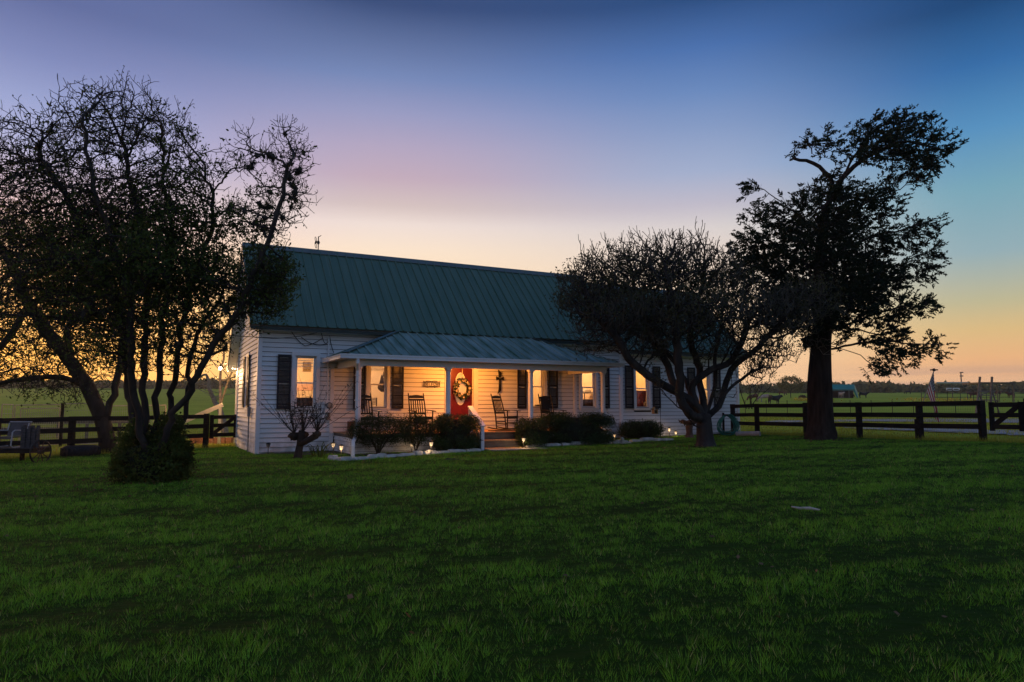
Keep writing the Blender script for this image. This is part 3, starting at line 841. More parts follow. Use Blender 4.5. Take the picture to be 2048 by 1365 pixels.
# beam carried on posts
f = MB(); f.hb(2.33, 10.87, -2.29, -2.13, 2.60, 2.838); f.hb(2.33, 2.49, -2.128, -0.03, 2.60, 2.838); f.hb(10.71, 10.87, -2.128, -0.03, 2.60, 2.838)
obj('porch_beam', f, M_TRIM, house)
def post(t):
    f = MB(); s = -2.21; c = hp(t, s, 0)
    for (r, z0, z1) in ((0.074, 0.86, 2.50),):
        f.lathe(c, [(r, z0), (r * 1.04, (z0 + z1) / 2), (r * 0.98, z1)], 18)
    f.hb(t - 0.085, t + 0.085, s - 0.085, s + 0.085, 0.665, 0.86); f.lathe(c, [(0.074, 2.50), (0.098, 2.53), (0.098, 2.56)], 18); f.hb(t - 0.095, t + 0.095, s - 0.095, s + 0.095, 2.56, 2.598)
    return obj('porch_post', f, M_TRIM, house, smooth=False)
for t in (2.43, 5.16, 7.99, 10.76): post(t)
# floor boards
f = MB(); f.hb(2.27, 10.93, -2.20, -0.03, 0.56, 0.632); pf = obj('porch_floor', f, M_STEP, house)
t = 2.25
while t < 10.94:
    f = MB(); f.hb(t, t + 0.134, -2.26, -0.02, 0.634, 0.662); obj('floor_board', f, M_WOODFLOOR, pf); t += 0.14
# skirting clapboards under the floor
f = MB(); f.hb(2.29, 6.08, -2.17, -2.12, ZB, 0.55); f.hb(7.78, 10.91, -2.17, -2.12, ZB, 0.55); f.hb(2.29, 2.34, -2.118, -0.03, ZB, 0.55); f.hb(10.86, 10.91, -2.118, -0.03, ZB, 0.55)
sk = obj('porch_skirt', f, M_CORE, house)
for row in range(5):
    z = -0.1 + row * 0.13
    for (p, q_) in ((2.27, 6.06), (7.80, 10.93)): board(hp(p, -2.172, 0), U, -V, q_ - p, z, sk, 0.13)
    board(hp(2.288, -2.16, 0), V, -U, 2.1, z, sk, 0.13)
# steps
for i, (z, s0, s1) in enumerate(((0.43, -2.52, -2.20), (0.20, -2.86, -2.52))):
    f = MB(); f.hb(6.10, 7.76, s0 - 0.03, s1, z - 0.04, z); obj('step_tread', f, M_WOODFLOOR, house)
for i, (z0, z1, s) in enumerate(((0.432, 0.60, -2.215), (0.202, 0.388, -2.515), (-0.1, 0.158, -2.85))):
    f = MB(); f.hb(6.10, 7.76, s, s + 0.03, z0, z1); obj('step_riser', f, M_STEP, house)
f = MB(); f.hb(6.05, 7.95, -3.45, -2.89, -0.1, tz(*hp(7, -3.1, 0)[:2]) + 0.06); obj('step_landing', f, M_CONC, house)
f = MB()
f.beam(hp(5.95, -2.05, 1.44), hp(5.95, -3.02, 0.86), 0.16, 0.035); f.hb(5.90, 6.0, -2.13, -2.03, 0.66, 1.40); f.hb(5.90, 6.0, -3.0, -2.9, -0.05, 0.88)
f.beam(hp(5.95, -2.1, 1.0), hp(5.95, -2.95, 0.5), 0.035, 0.09)
obj('handrail', f, M_TRIM, house)
# downspout at the first post
f = MB()
pts = [hp(2.30, -2.56, 2.78), hp(2.30, -2.56, 2.66), hp(2.36, -2.36, 2.45), hp(2.36, -2.36, 0.75), hp(2.33, -2.42, 0.62), hp(2.16, -2.80, 0.48), hp(2.14, -2.86, 0.36), hp(2.14, -2.86, 0.10), hp(2.10, -3.1, 0.05)]
f.tube(pts, 0.055, 8)
for z in (0.9, 1.6, 2.3): f.hb(2.295, 2.425, -2.42, -2.30, z, z + 0.03)
obj('downspout', f, M_TRIM, house, smooth=False)
# porch ceiling lamp
lampc = hp(6.30, -1.35, 2.84)
f = MB(); f.lathe(lampc + Zv * -0.13, [(0.03, 0.0), (0.10, 0.03), (0.13, 0.09)], 16)
M_LAMP = mat('lit_lamp_glass', (1, 0.8, 0.5), 0.4, 0, emit=(1.0, 0.62, 0.22), estr=8)
pl = obj('porch_lamp', f, M_LAMP, house, True); f = MB(); f.lathe(lampc + Zv * -0.04, [(0.14, 0.0), (0.14, 0.03)], 16); obj('lamp_base', f, M_IRON, pl)
def point(name, loc, power, col, r=0.05, parent=None):
    l = bpy.data.lights.new(name, 'POINT'); l.energy = power; l.color = col; l.shadow_soft_size = r
    o = bpy.data.objects.new(name, l); o.location = tuple(loc); COL.objects.link(o)
    return o
point('porch_light', lampc + Zv * -0.2, 240, (1.0, 0.31, 0.045), 0.10)

# rear porch at the far corner of the gable
f = MB(); f.hb(0.0, 0.12, 6.15, 6.27, -0.1, 3.05); obj('rear_post', f, M_TRIM, house)
f = MB(); f.hb(0.02, 0.16, HDEP + 0.09, HDEP + 0.22, -0.1, 3.3); obj('rear_post', f, mat('bare_pinkish_wood', (0.50, 0.27, 0.20), 0.7, 0.2, 5), house)
f = MB(); f.hb(0, 6, 6.05, 6.2, 3.05, 3.2); obj('rear_beam', f, M_TRIM, house)
f = MB(); f.hb(0.0, 6, HDEP + 0.1, 6.5, 0.30, 0.40); obj('rear_floor', f, M_STEP, house)
f = MB(); f.beam(hp(-0.35, 7.4, 1.50), hp(-2.3, 8.0, 0.55), 0.06, 0.16); f.beam(hp(-0.42, 7.42, 0), hp(-0.42, 7.42, 1.48), 0.09, 0.09, up=(0, 1, 0)); f.beam(hp(-2.25, 8.0, -0.1), hp(-2.25, 8.0, 0.65), 0.09, 0.09, up=(0, 1, 0))
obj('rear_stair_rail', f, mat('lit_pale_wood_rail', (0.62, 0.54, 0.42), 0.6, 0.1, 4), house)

# --- rooms behind the windows
f = MB(); f.hb(0.14, HLEN - 0.14, 0.141, HDEP - 0.121, 0.60, 0.66); obj('interior_floor', f, M_INFLOOR, house)
f = MB(); f.hb(0.14, HLEN - 0.14, 0.141, HDEP - 0.121, 3.25, 3.30); obj('interior_ceiling', f, mat('white_ceiling', (0.8, 0.76, 0.7), 0.8, 0.03, 1), house)
f = MB(); f.hb(0.145, HLEN - 0.145, 4.2, 4.3, 0.66, 3.25)
for t in (2.55, 5.7, 7.6, 10.65, 13.0, 15.7): f.hb(t, t + 0.1, 0.145, 4.2, 0.661, 3.249)
f.hb(0.141, 0.15, 0.15, 2.2, 0.661, 3.249); f.hb(0.141, 0.15, 3.1, 4.2, 0.661, 3.249)
obj('interior_wall', f, M_IN, house)
f = MB(); f.hb(7.7, 10.65, 4.15, 4.199, 1.48, 1.56); f.hb(10.75, 13.0, 4.15, 4.199, 1.46, 1.54); f.hb(10.75, 13.0, 4.17, 4.199, 0.67, 0.85); obj('chair_rail', f, M_TRIM, house)
WARM = (1.0, 0.66, 0.34)
for i, (t, pw, c) in enumerate(((1.3, 125, (1.0, .58, .26)), (4.0, 110, (1, 0.58, 0.29)), (6.6, 30, WARM), (9.2, 100, (1.0, 0.53, 0.20)), (11.8, 90, (1.0, 0.52, 0.21)), (14.3, 100, (1.0, 0.53, 0.18)), (17.3, 105, (1.0, 0.52, 0.15)))):
    point('room_light', hp(t, 2.3, 3.0), pw, c, 0.12)
# ------------------------------------------------------------------ trees
M_BARK = mat('grey_brown_bark', (0.036, 0.028, 0.022), 0.9, 0.4, 7, 0.8, 26, stretch=(1, 1, 0.3), spec=0.15)
M_BARK2 = mat('smooth_mottled_bark', (0.026, 0.022, 0.019), 0.8, 0.55, 5, 0.8, 20, stretch=(1, 1, 0.35), spec=0.2)
M_CEDARBARK = mat('shaggy_cedar_bark', (0.030, 0.021, 0.016), 0.95, 0.5, 12, 1.0, 30, stretch=(1, 1, 0.12), spec=0.1)
M_TWIG = mat('dark_twig_bark', (0.024, 0.019, 0.016), 0.9, 0.3, 6)
M_DEAD = mat('bleached_dead_limb', (0.20, 0.16, 0.13), 0.9, 0.3, 9, 0.5, 30)
M_LEAF_L = mat('young_green_leaf', (0.062, 0.088, 0.018), 0.6, 0.45, 1.6, trans=0.45, spec=0.15)
M_LEAF_R = mat('olive_brown_leaf', (0.064, 0.064, 0.026), 0.65, 0.4, 1.6, trans=0.3, spec=0.15)
M_CEDAR = mat('dark_cedar_spray', (0.012, 0.022, 0.010), 0.75, 0.45, 1.2, trans=0.12, spec=0.1)
M_MOSS = mat('dry_ball_moss', (0.040, 0.036, 0.030), 0.95, 0.3, 8)
M_BOX = mat('clipped_boxwood_leaf', (0.024, 0.052, 0.014), 0.55, 0.5, 3, trans=0.25, spec=0.25)

M_DARKBUSH = mat('inner_shade_core', (0.012, 0.016, 0.008), 0.95, 0.3, 9)  # near-black bush core: inner shade put into the colour
class Skel:
    """growing branch skeleton: nodes with a parent each"""
    def __init__(s): s.p = []; s.par = []
    def node(s, p, par): s.p.append(np.asarray(p, float)); s.par.append(par); return len(s.p) - 1
    def line(s, pts, par=None, step=0.22, wob=0.0, seed=0):
        """adds a limb through the points, starting at an existing node when par is given"""
        g = np.random.default_rng(seed)
        pts = [np.asarray(p, float) for p in pts]
        i = par
        if i is None: i = s.node(pts[0], -1)
        else: pts = [s.p[par]] + pts
        # smooth the polyline
        P = np.array(pts)
        L = np.concatenate([[0], np.cumsum(np.linalg.norm(np.diff(P, axis=0), axis=1))])
        n = max(2, int(L[-1] / step)); q = np.linspace(0, L[-1], n + 1)
        Q = np.stack([np.interp(q, L, P[:, k]) for k in range(3)], -1)
        for _ in range(2): Q[1:-1] = (Q[:-2] + 2 * Q[1:-1] + Q[2:]) / 4
        Q[1:] += g.normal(0, wob, Q[1:].shape)
        ids = [i]
        for k in range(1, len(Q)): i = s.node(Q[k], i); ids.append(i)
        return ids
    def colonize(s, A, step, kill, infl, iters, seed=0, up=0.05, wob=0.15, start=0):
        g = np.random.default_rng(seed)
        A = np.array(A); P = np.array(s.p)
        cand = np.arange(start, len(P))
        D = np.linalg.norm(A[:, None] - P[None, cand], axis=2)
        near = cand[D.argmin(1)]; dist = D.min(1)
        alive = dist > kill
        for it in range(iters):
            act = alive & (dist < infl)
            if not act.any(): break
            ns, inv = np.unique(near[act], return_inverse=True)
            P = np.array(s.p)
            dv = A[act] - P[near[act]]; dv /= np.linalg.norm(dv, axis=1)[:, None] + 1e-9
            acc = np.zeros((len(ns), 3)); np.add.at(acc, inv, dv)
            acc /= np.linalg.norm(acc, axis=1)[:, None] + 1e-9
            acc += g.normal(0, wob, acc.shape) + np.array([0, 0, up]); acc /= np.linalg.norm(acc, axis=1)[:, None] + 1e-9
            new = P[ns] + acc * step
            base = len(s.p)
            for k in range(len(ns)): s.node(new[k], int(ns[k]))
            nd = np.linalg.norm(A[:, None] - new[None], axis=2)
            j = nd.argmin(1); m = nd.min(1)
            upd = m < dist
            near[upd] = base + j[upd]; dist[upd] = m[upd]
            alive &= dist > kill
    def radii(s, rtip, expo, rmax=None):
        n = len(s.p); w = np.zeros(n); ch = [[] for _ in range(n)]
        for i, p in enumerate(s.par):
            if p >= 0: ch[p].append(i)
        for i in range(n - 1, -1, -1):
            if not ch[i]: w[i] = 1
            if s.par[i] >= 0: w[s.par[i]] += w[i]
        s.w = w; s.ch = ch
        r = rtip * w ** (1 / expo)
        if rmax: r = np.minimum(r, rmax) if False else r * min(1, rmax / r[0]) ** (np.log(np.maximum(r / rtip, 1)) / math.log(max(r[0] / rtip, 1.01)))
        return r
    def mesh(s, r, sel=lambda w: True, flare=0.0):
        mb_v = []; mb_f = []
        P = np.array(s.p); done = set()
        off = 0
        stack = [(i, None) for i in range(len(P)) if s.par[i] < 0]
        while stack:
            i, fr = stack.pop()
            chain = [i] if fr is None else [fr, i]
            j = i
            while s.ch[j]:
                c = sorted(s.ch[j], key=lambda k: -s.w[k])
                for k in c[1:]: stack.append((k, j))
                j = c[0]; chain.append(j)
            if len(chain) < 2: continue
            rr = r[chain].copy()
            if fr is not None: rr[0] = min(rr[0], rr[1] * 1.25)
            keep = [k for k in range(len(chain)) if sel(rr[k])]
            if len(keep) < 2: continue
            chain = [chain[k] for k in keep]; rr = rr[keep]
            n = 4 if rr.max() < 0.012 else (5 if rr.max() < 0.04 else (8 if rr.max() < .15 else 14))
            C_ = P[chain]
            d = np.gradient(C_, axis=0); d /= np.linalg.norm(d, axis=1)[:, None] + 1e-9
            a = np.array([0.31, 0.95, 0.1]); e1 = np.cross(d, a); e1 /= np.linalg.norm(e1, axis=1)[:, None] + 1e-9; e2 = np.cross(d, e1)
            ang = np.arange(n) * 2 * math.pi / n
            ring = C_[:, None] + rr[:, None, None] * (np.cos(ang)[None, :, None] * e1[:, None] + np.sin(ang)[None, :, None] * e2[:, None])
            m = len(chain)
            mb_v.append(ring.reshape(-1, 3))
            ii, kk = np.meshgrid(np.arange(m - 1), np.arange(n), indexing='ij')
            a0 = off + ii * n + kk; b0 = off + ii * n + (kk + 1) % n
            mb_f.append(np.stack([a0, b0, b0 + n, a0 + n], -1).reshape(-1, 4))
            off += m * n
        if not mb_v: return np.zeros((0, 3)), np.zeros((0, 4), int)
        return np.concatenate(mb_v), np.concatenate(mb_f)

def leaves(c, n, spread, size, seed, asp=0.5, flat=0.0):
    """small pointed leaf faces scattered round each centre"""
    g = np.random.default_rng(seed)
    c = np.repeat(np.asarray(c), n, axis=0)
    m = len(c)
    sp = spread if np.isscalar(spread) else np.repeat(spread, n)[:, None]
    c = c + g.normal(0, 1, (m, 3)) * sp
    d = g.normal(0, 1, (m, 3)); d[:, 2] *= (1 - flat); d /= np.linalg.norm(d, axis=1)[:, None]
    e = np.cross(d, g.normal(0, 1, (m, 3))); e /= np.linalg.norm(e, axis=1)[:, None] + 1e-9
    L = size * g.uniform(0.6, 1.3, m)[:, None]
    v = np.stack([c, c + d * L * 0.45 + e * L * asp * 0.5, c + d * L, c + d * L * 0.45 - e * L * asp * 0.5], 1)
    return v.reshape(-1, 3), np.arange(4 * m).reshape(m, 4)

def sprays(c, d, n, length, seed, width=0.022, fan=0.75):
    """feathery evergreen sprays: slim pointed fingers along a drooping axis"""
    g = np.random.default_rng(seed); V_ = []; m = len(c)
    for k in range(n):
        f = g.uniform(0, 1, m)[:, None]
        L = length * g.uniform(0.25, 0.6, m)[:, None] * (1.15 - 0.6 * f)
        base = c + d * length * f
        dirn = d + g.normal(0, fan, (m, 3)) * np.array([1, 1, 0.8]); dirn /= np.linalg.norm(dirn, axis=1)[:, None]
        e = np.cross(dirn, g.normal(0, 1, (m, 3))); e /= np.linalg.norm(e, axis=1)[:, None] + 1e-9
        wv = width * g.uniform(0.7, 1.4, m)[:, None]
        V_.append(np.stack([base, base + dirn * L * 0.4 + e * wv, base + dirn * L, base + dirn * L * 0.4 - e * wv], 1))
    v = np.concatenate(V_).reshape(-1, 3)
    return v, np.arange(len(v)).reshape(-1, 4)

def blobs_px(lobes, Y, n, depth, seed, hollow=0.0):
    """attraction points inside lobes; each lobe (px, py, rx, ry[, weight[, dy]]) stands Y metres away"""
    g = np.random.default_rng(seed); out = []
    tot = sum(l[2] * l[3] * (l[4] if len(l) > 4 else 1) for l in lobes)
    for l in lobes:
        k = int(n * l[2] * l[3] * (l[4] if len(l) > 4 else 1) / tot)
        yo = l[5] if len(l) > 5 else 0.0
        c = at(l[0], l[1], Y + yo); sc = (Y + yo) / FPX
        q = g.normal(0, 1, (k, 3)); q /= np.linalg.norm(q, axis=1)[:, None]
        q *= g.uniform(hollow, 1, (k, 1)) ** (1 / 2.2)
        dp = depth if depth else 1.0
        out.append(c + q * np.array([l[2] * sc, min(dp, max(l[2], l[3]) * sc * 1.1), l[3] * sc]))
    return np.concatenate(out)

def px_line(pts, Y, dy=0.0, dy1=None):
    n = len(pts); dy1 = dy if dy1 is None else dy1
    return [at(p[0], p[1], Y + dy + (dy1 - dy) * i / max(n - 1, 1)) for i, p in enumerate(pts)]

def flare(v, base, r0, k):          # root flare with ridges
    v = v.copy(); h = v[:, 2] - base[2]; m = h < 0.7
    a = np.arctan2(v[m, 1] - base[1], v[m, 0] - base[0])
    f = 1 + k * np.clip(1 - h[m] / 0.7, 0, 1) ** 2 * (1 + 0.35 * np.sin(a * 5 + 1) + 0.2 * np.sin(a * 9))
    v[m, 0] = base[0] + (v[m, 0] - base[0]) * f; v[m, 1] = base[1] + (v[m, 1] - base[1]) * f
    return v

def twig_tips(S, per, length, seed, up=0.9, spread=0.5, maxw=2):
    """extra fine shoots at the outer tips, returned as skeleton additions"""
    g = np.random.default_rng(seed); tips = [i for i in range(len(S.p)) if not S.ch[i]]
    for i in tips:
        for k in range(per):
            d = S.p[i] - S.p[S.par[i]]; d = d / (np.linalg.norm(d) + 1e-9)
            d = d * 0.6 + np.array([0, 0, up]) + g.normal(0, spread, 3); d /= np.linalg.norm(d)
            L = length * g.uniform(0.4, 1.3)
            a = S.node(S.p[i] + d * L * 0.5, i); d2 = d + g.normal(0, 0.25, 3) + np.array([0, 0, 0.1]); d2 /= np.linalg.norm(d2)
            S.node(S.p[a] + d2 * L * 0.5, a)

def laterals(S, frac, length, seed, up=0.3, maxw=40, spread=0.8):
    """short side shoots along the finer branches"""
    g = np.random.default_rng(seed); n0 = len(S.p)
    for i in range(1, n0):
        if S.w[i] <= maxw and S.par[i] >= 0 and g.random() < frac:
            d = S.p[i] - S.p[S.par[i]]; d = d / (np.linalg.norm(d) + 1e-9)
            d = d * 0.5 + g.normal(0, spread, 3) + np.array([0, 0, up]); d /= np.linalg.norm(d)
            L = length * g.uniform(0.35, 1.25)
            a = S.node(S.p[i] + d * L * 0.5, i); d2 = d + g.normal(0, 0.35, 3) + np.array([0, 0, up * .4]); d2 /= np.linalg.norm(d2)
            S.node(S.p[a] + d2 * L * 0.5, a)
    S.w = np.concatenate([S.w, np.ones(len(S.p) - n0)])

def tips_of(S): return np.array([S.p[i] for i in range(len(S.p)) if not S.ch[i]])

# --- many-stemmed crape myrtle in the yard
YA = 13.25
bA = gnd(300, 966)
S = Skel()
b0 = S.line([bA + [0, 0, -0.15], bA + [0, 0, 0.15]], step=0.1)
stems = [
    ([(296, 905), (294, 861), (285, 799), (290, 751), (284, 697), (294, 628), (300, 520), (272, 400), (245, 290)], 0, .2),
    ([(318, 915), (330, 872), (362, 806), (393, 758), (424, 690), (455, 656), (478, 620), (502, 560), (552, 440), (578, 320)], -.2, -.8),
    ([(320, 910), (338, 850), (348, 760), (359, 697), (369, 628), (402, 520), (432, 430), (405, 330)], .3, .9),
    ([(345, 890), (372, 820), (380, 772), (383, 690), (412, 645), (445, 585)], .5, .4),
    ([(282, 900), (256, 765), (246, 662), (205, 530), (140, 410), (75, 300)], .2, -.4),
    ([(290, 900), (268, 780), (262, 640), (235, 500), (180, 360), (165, 230)], -.3, -1.0),
    ([(305, 900), (318, 770), (325, 640), (345, 500), (330, 340), (320, 230)], .1, 1.2),
]
for k, (pts, d0, d1) in enumerate(stems): S.line(px_line(pts, YA, d0, d1), b0[-1], 0.16, 0.026, k)
lobesA = [(190, 245, 90, 80, 1.0), (265, 235, 70, 70, .8), (90, 300, 95, 85, .8), (15, 330, 60, 70, .8), (330, 290, 65, 70, .8), (375, 350, 55, 60, .7), (210, 400, 170, 110, 1.0), (330, 430, 110, 100, 1.0), (90, 460, 120, 120, .9),
          (250, 560, 190, 110, .9), (400, 560, 90, 90, .9), (500, 590, 85, 75, 1.0), (545, 545, 45, 55, .9, -.4), (520, 440, 75, 60, .9), (575, 400, 55, 50, .8), (578, 315, 40, 75, .9), (505, 330, 22, 75, .7), (470, 450, 50, 50, .6), (300, 680, 170, 80, .5), (120, 600, 120, 90, .6), (440, 330, 60, 30, .25)]
S.colonize(blobs_px(lobesA, YA, 7600, 2.0, 3), 0.115, 0.135, 1.6, 110, 1, up=0.14, wob=0.16)
S.radii(0.005, 2.3); laterals(S, 0.75, 0.26, 44, up=0.35); twig_tips_r = S.radii(0.005, 2.3); twig_tips(S, 2, 0.16, 4, up=0.7, spread=0.6)
r = S.radii(0.0048, 2.45, 0.125)
treeA = thing('crape_myrtle_tree', 'tall many-stemmed crape myrtle before the house gable, half bare and hung with moss balls', 'tree', bA)
v, f = S.mesh(r, lambda w: w > 0.011); obj('trunk', (v, f), M_BARK2, treeA, True)
v, f = S.mesh(r, lambda w: w <= 0.013); obj('twigs', (v, f), M_TWIG, treeA, False, kind='stuff')
P = np.array(S.p); tp = tips_of(S)
q = P[[i for i in range(len(P)) if S.w[i] <= 5]]
fx_ = (q[:, 0] / q[:, 1]) * FPX + 1024; fz = q[:, 2]
g = np.random.default_rng(9)
fpy = 812 - (fz - EYE) / q[:, 1] * FPX
dens = np.exp(-((fx_ - 270) / 210) ** 2 - ((fpy - 550) / 165) ** 2) * 1.25 + np.exp(-((fx_ - 545) / 60) ** 2 - ((fpy - 570) / 60) ** 2) * 1.2 + np.exp(-((fx_ - 345) / 70) ** 2 - ((fpy - 330) / 90) ** 2) * .35 + .02
lm = lump(q[:, 0] * 1.0, q[:, 2], 1.6, 5) + 0.6 * lump(q[:, 1] * 2, q[:, 2] * 2, 1.2, 6)
sel = g.random(len(q)) < np.clip(dens * (0.50 + 0.55 * lm), 0, 1)
v, f = leaves(q[sel], 5, 0.065, 0.066, 12, 0.6)
v2, f2 = leaves(q[~sel & (g.random(len(q)) < .34)], 1, 0.015, 0.038, 13, 0.6)
obj('crown', (np.concatenate([v, v2]), np.concatenate([f, f2 + len(v)])), M_LEAF_L, treeA, kind='stuff')
# balls of moss caught on the limbs
def moss_mesh(seed):
    g = np.random.default_rng(seed); m = MB(); m.blob((0, 0, 0), (0.05, 0.045, 0.075), seed, 0.55, 7, 5)
    for k in range(70):
        a = g.uniform(0, 6.28); e = g.uniform(-1.2, 1.2); d_ = np.array([math.cos(a) * math.cos(e), math.sin(a) * math.cos(e), math.sin(e)])
        n_ = np.cross(d_, [0.3, 0.2, 0.9]) * 0.010
        m.add([d_ * 0.03 - n_, d_ * 0.03 + n_, d_ * g.uniform(0.08, 0.16) + np.array([0, 0, -.03])], [(0, 1, 2)])
    return mesh_np('moss_ball', np.array(m.v), m.f, M_MOSS)
mossm = [moss_mesh(k) for k in range(4)]
inner = [i for i in range(len(P)) if 0.009 < r[i] < 0.03 and P[i][2] > 1.9]
g.shuffle(inner)
right = [i for i in inner if (P[i][0] / P[i][1]) * FPX + 1024 > 440][:44]
for i in right + inner[:60]:
    p = to_local(P[i], treeA)[0]
    k = g.uniform(0.5, 1.1) if i in right else g.uniform(0.4, 0.9)
    share('moss_ball', mossm[int(g.integers(4))], treeA, tuple(p + [0, 0, -0.03]), tuple(g.uniform(0, 6.28, 3)), (k, k * g.uniform(.8, 1.2), k * g.uniform(.9, 1.6)))

# --- dark leaning tree by the fence beyond it
YB = 22.6
bB = gnd(218, 908)
S = Skel()
b0 = S.line([bB + [0, 0, -0.2], at(214, 870, YB), at(205, 840, YB), at(178, 779, YB)], step=0.25)
mid_n = b0[-1]
a1 = S.line(px_line([(140, 722), (102, 673), (78, 640), (55, 605), (25, 530), (-20, 460)], YB, 0, -.6), mid_n, 0.25, 0.02, 1)
S.line(px_line([(160, 765), (120, 752), (60, 757), (0, 768), (-60, 775)], YB, -.2, -1.0), mid_n, 0.25, 0.02, 2)
S.line(px_line([(232, 770), (246, 690), (247, 600), (262, 500), (270, 430)], YB, .2, .6), b0[len(b0) // 2], 0.25, 0.02, 3)
S.line(px_line([(60, 600), (40, 640), (10, 690), (-30, 720)], YB, -.3, -.8), a1[len(a1) // 2], 0.25, 0.02, 4)
S.line(px_line([(130, 660), (190, 600), (220, 540)], YB, .3, 1.0), a1[4], 0.25, 0.02, 5)
lobesB = [(30, 560, 110, 120), (-60, 560, 120, 170), (110, 560, 90, 90), (60, 670, 150, 70, .9), (200, 560, 90, 120), (210, 690, 70, 70, .7), (60, 745, 150, 40, .8), (130, 770, 90, 25, .6), (-80, 720, 90, 70), (-20, 420, 80, 70, .7), (250, 470, 60, 70)]
S.colonize(blobs_px(lobesB, YB, 3600, 3.0, 5), 0.20, 0.24, 2.6, 70, 6, up=0.0, wob=0.22)
S.radii(0.007, 2.4); laterals(S, 0.6, 0.45, 45, up=-0.1); S.radii(0.007, 2.4); twig_tips(S, 2, 0.42, 7, up=-0.15, spread=0.6)
r = S.radii(0.0072, 2.4, 0.29)
treeB = thing('leaning_tree', 'dark leaning tree with a crooked trunk beside the wooden fence, fine leaves drooping', 'tree', bB)
v, f = S.mesh(r, lambda w: w > 0.016); obj('trunk', (flare(v, bB, .29, .35), f), M_BARK, treeB, True)
v, f = S.mesh(r, lambda w: w <= 0.019); obj('twigs', (v, f), M_TWIG, treeB, False, kind='stuff')
tp = tips_of(S)
g = np.random.default_rng(19)
tp = tp[g.random(len(tp)) < np.clip(0.48 + 0.5 * lump(tp[:, 0], tp[:, 2], 1.3, 15), 0, 1)]
v, f = leaves(tp, 6, 0.12, 0.095, 22, 0.5); obj('crown', (v, f), M_LEAF_L, treeB, kind='stuff')

# --- spreading crape myrtle before the far wing
YC = 21.0
bC = gnd(1411, 896)
S = Skel()
b0 = S.line([bC + [0, 0, -0.2], at(1411, 880, YC), at(1408, 855, YC), at(1408, 838, YC)], step=0.14)
base = b0[-1]; low = b0[-3]
st = [
    ([(1391, 838), (1366, 815), (1357, 784), (1360, 757), (1357, 719), (1355, 680), (1345, 620), (1335, 560)], -.3, -.8),
    ([(1400, 818), (1389, 806), (1342, 779), (1306, 759), (1277, 737), (1259, 723), (1250, 704), (1232, 672), (1190, 630)], .1, -.7),
    ([(1386, 850), (1360, 817), (1337, 795), (1319, 778), (1309, 764)], -.2, -.5),
    ([(1396, 815), (1378, 775), (1389, 761), (1416, 745), (1449, 730), (1470, 719), (1480, 690), (1500, 640)], .2, .6),
    ([(1425, 835), (1440, 806), (1456, 777), (1488, 756), (1503, 745)], .1, .3),
    ([(1430, 825), (1446, 795), (1452, 761), (1461, 741), (1481, 719), (1494, 714), (1517, 698), (1526, 680), (1565, 655)], .4, .9),
    ([(1408, 805), (1398, 766), (1401, 734), (1391, 712), (1378, 694), (1385, 630), (1410, 560)], .5, 1.2),
    ([(1372, 815), (1345, 765), (1335, 725), (1310, 690), (1290, 640), (1270, 580)], .3, .9),
    ([(1380, 790), (1368, 750), (1330, 700), (1240, 650)], .6, 1.4),
    ([(1420, 810), (1432, 770), (1428, 720), (1440, 670), (1450, 580)], .6, 1.5),
]
for k, (pts, d0, d1) in enumerate(st): S.line(px_line(pts, YC, d0, d1), base if k != 2 else low, 0.2, 0.014, k + 20)
lobesC = [(1165, 600, 62, 60), (1215, 560, 75, 70), (1290, 545, 85, 70), (1370, 535, 75, 70), (1435, 560, 60, 60), (1260, 640, 110, 45, 1.2), (1370, 640, 130, 50, 1.2), (1490, 630, 80, 60), (1560, 640, 70, 45, .8), (1545, 700, 45, 40, .8), (1520, 730, 40, 35, .6), (1610, 610, 70, 40, .7), (1200, 680, 50, 40, .8), (1300, 690, 70, 25, .5), (1440, 690, 60, 25, .4)]
S.colonize(blobs_px(lobesC, YC, 6800, 2.4, 25), 0.14, 0.155, 2.4, 100, 26, up=0.1, wob=0.22)
S.radii(0.005, 2.3); laterals(S, 0.55, 0.30, 46, up=0.4); S.radii(0.005, 2.3); twig_tips(S, 2, 0.30, 27, up=1.0, spread=0.5)
r = S.radii(0.0075, 2.5, 0.23)
treeC = thing('crape_myrtle_tree', 'spreading crape myrtle with twisted bare limbs in front of the house, twiggy olive crown', 'tree', bC)
v, f = S.mesh(r, lambda w: w > 0.013); obj('trunk', (flare(v, bC, .23, .30), f), M_BARK2, treeC, True)
v, f = S.mesh(r, lambda w: w <= 0.015); obj('twigs', (v, f), mat('grey_brown_twig_bark', (0.052, 0.048, 0.036), 0.9, 0.3, 6), treeC, False, kind='stuff')
tp = tips_of(S); g = np.random.default_rng(29)
pz = at(0, 560, YC)[2]
dens = np.clip(1.15 - (tp[:, 2] - pz) / 0.9, 0.0, 1)
sel = g.random(len(tp)) < dens * np.clip(0.7 + 0.5 * lump(tp[:, 0], tp[:, 2], 1.5, 31), 0.0, 1)
v, f = leaves(tp[sel], 8, 0.085, 0.072, 32, 0.6); ns_ = ~sel & (g.random(len(tp)) < .5); v2, f2 = leaves(tp[ns_], 1, 0.006, 0.036, 33, 0.6)
obj('crown', (np.concatenate([v, v2]), np.concatenate([f, f2 + len(v)])), M_LEAF_R, treeC, kind='stuff')
for (px, py) in ((1503, 745),):
    m = MB(); m.lathe(at(px, py, YC + .3) - [0, 0, .03], [(0.07, 0), (0.075, 0.05), (0.05, 0.08)], 9); obj('cut_stub', m, M_BARK2, treeC)

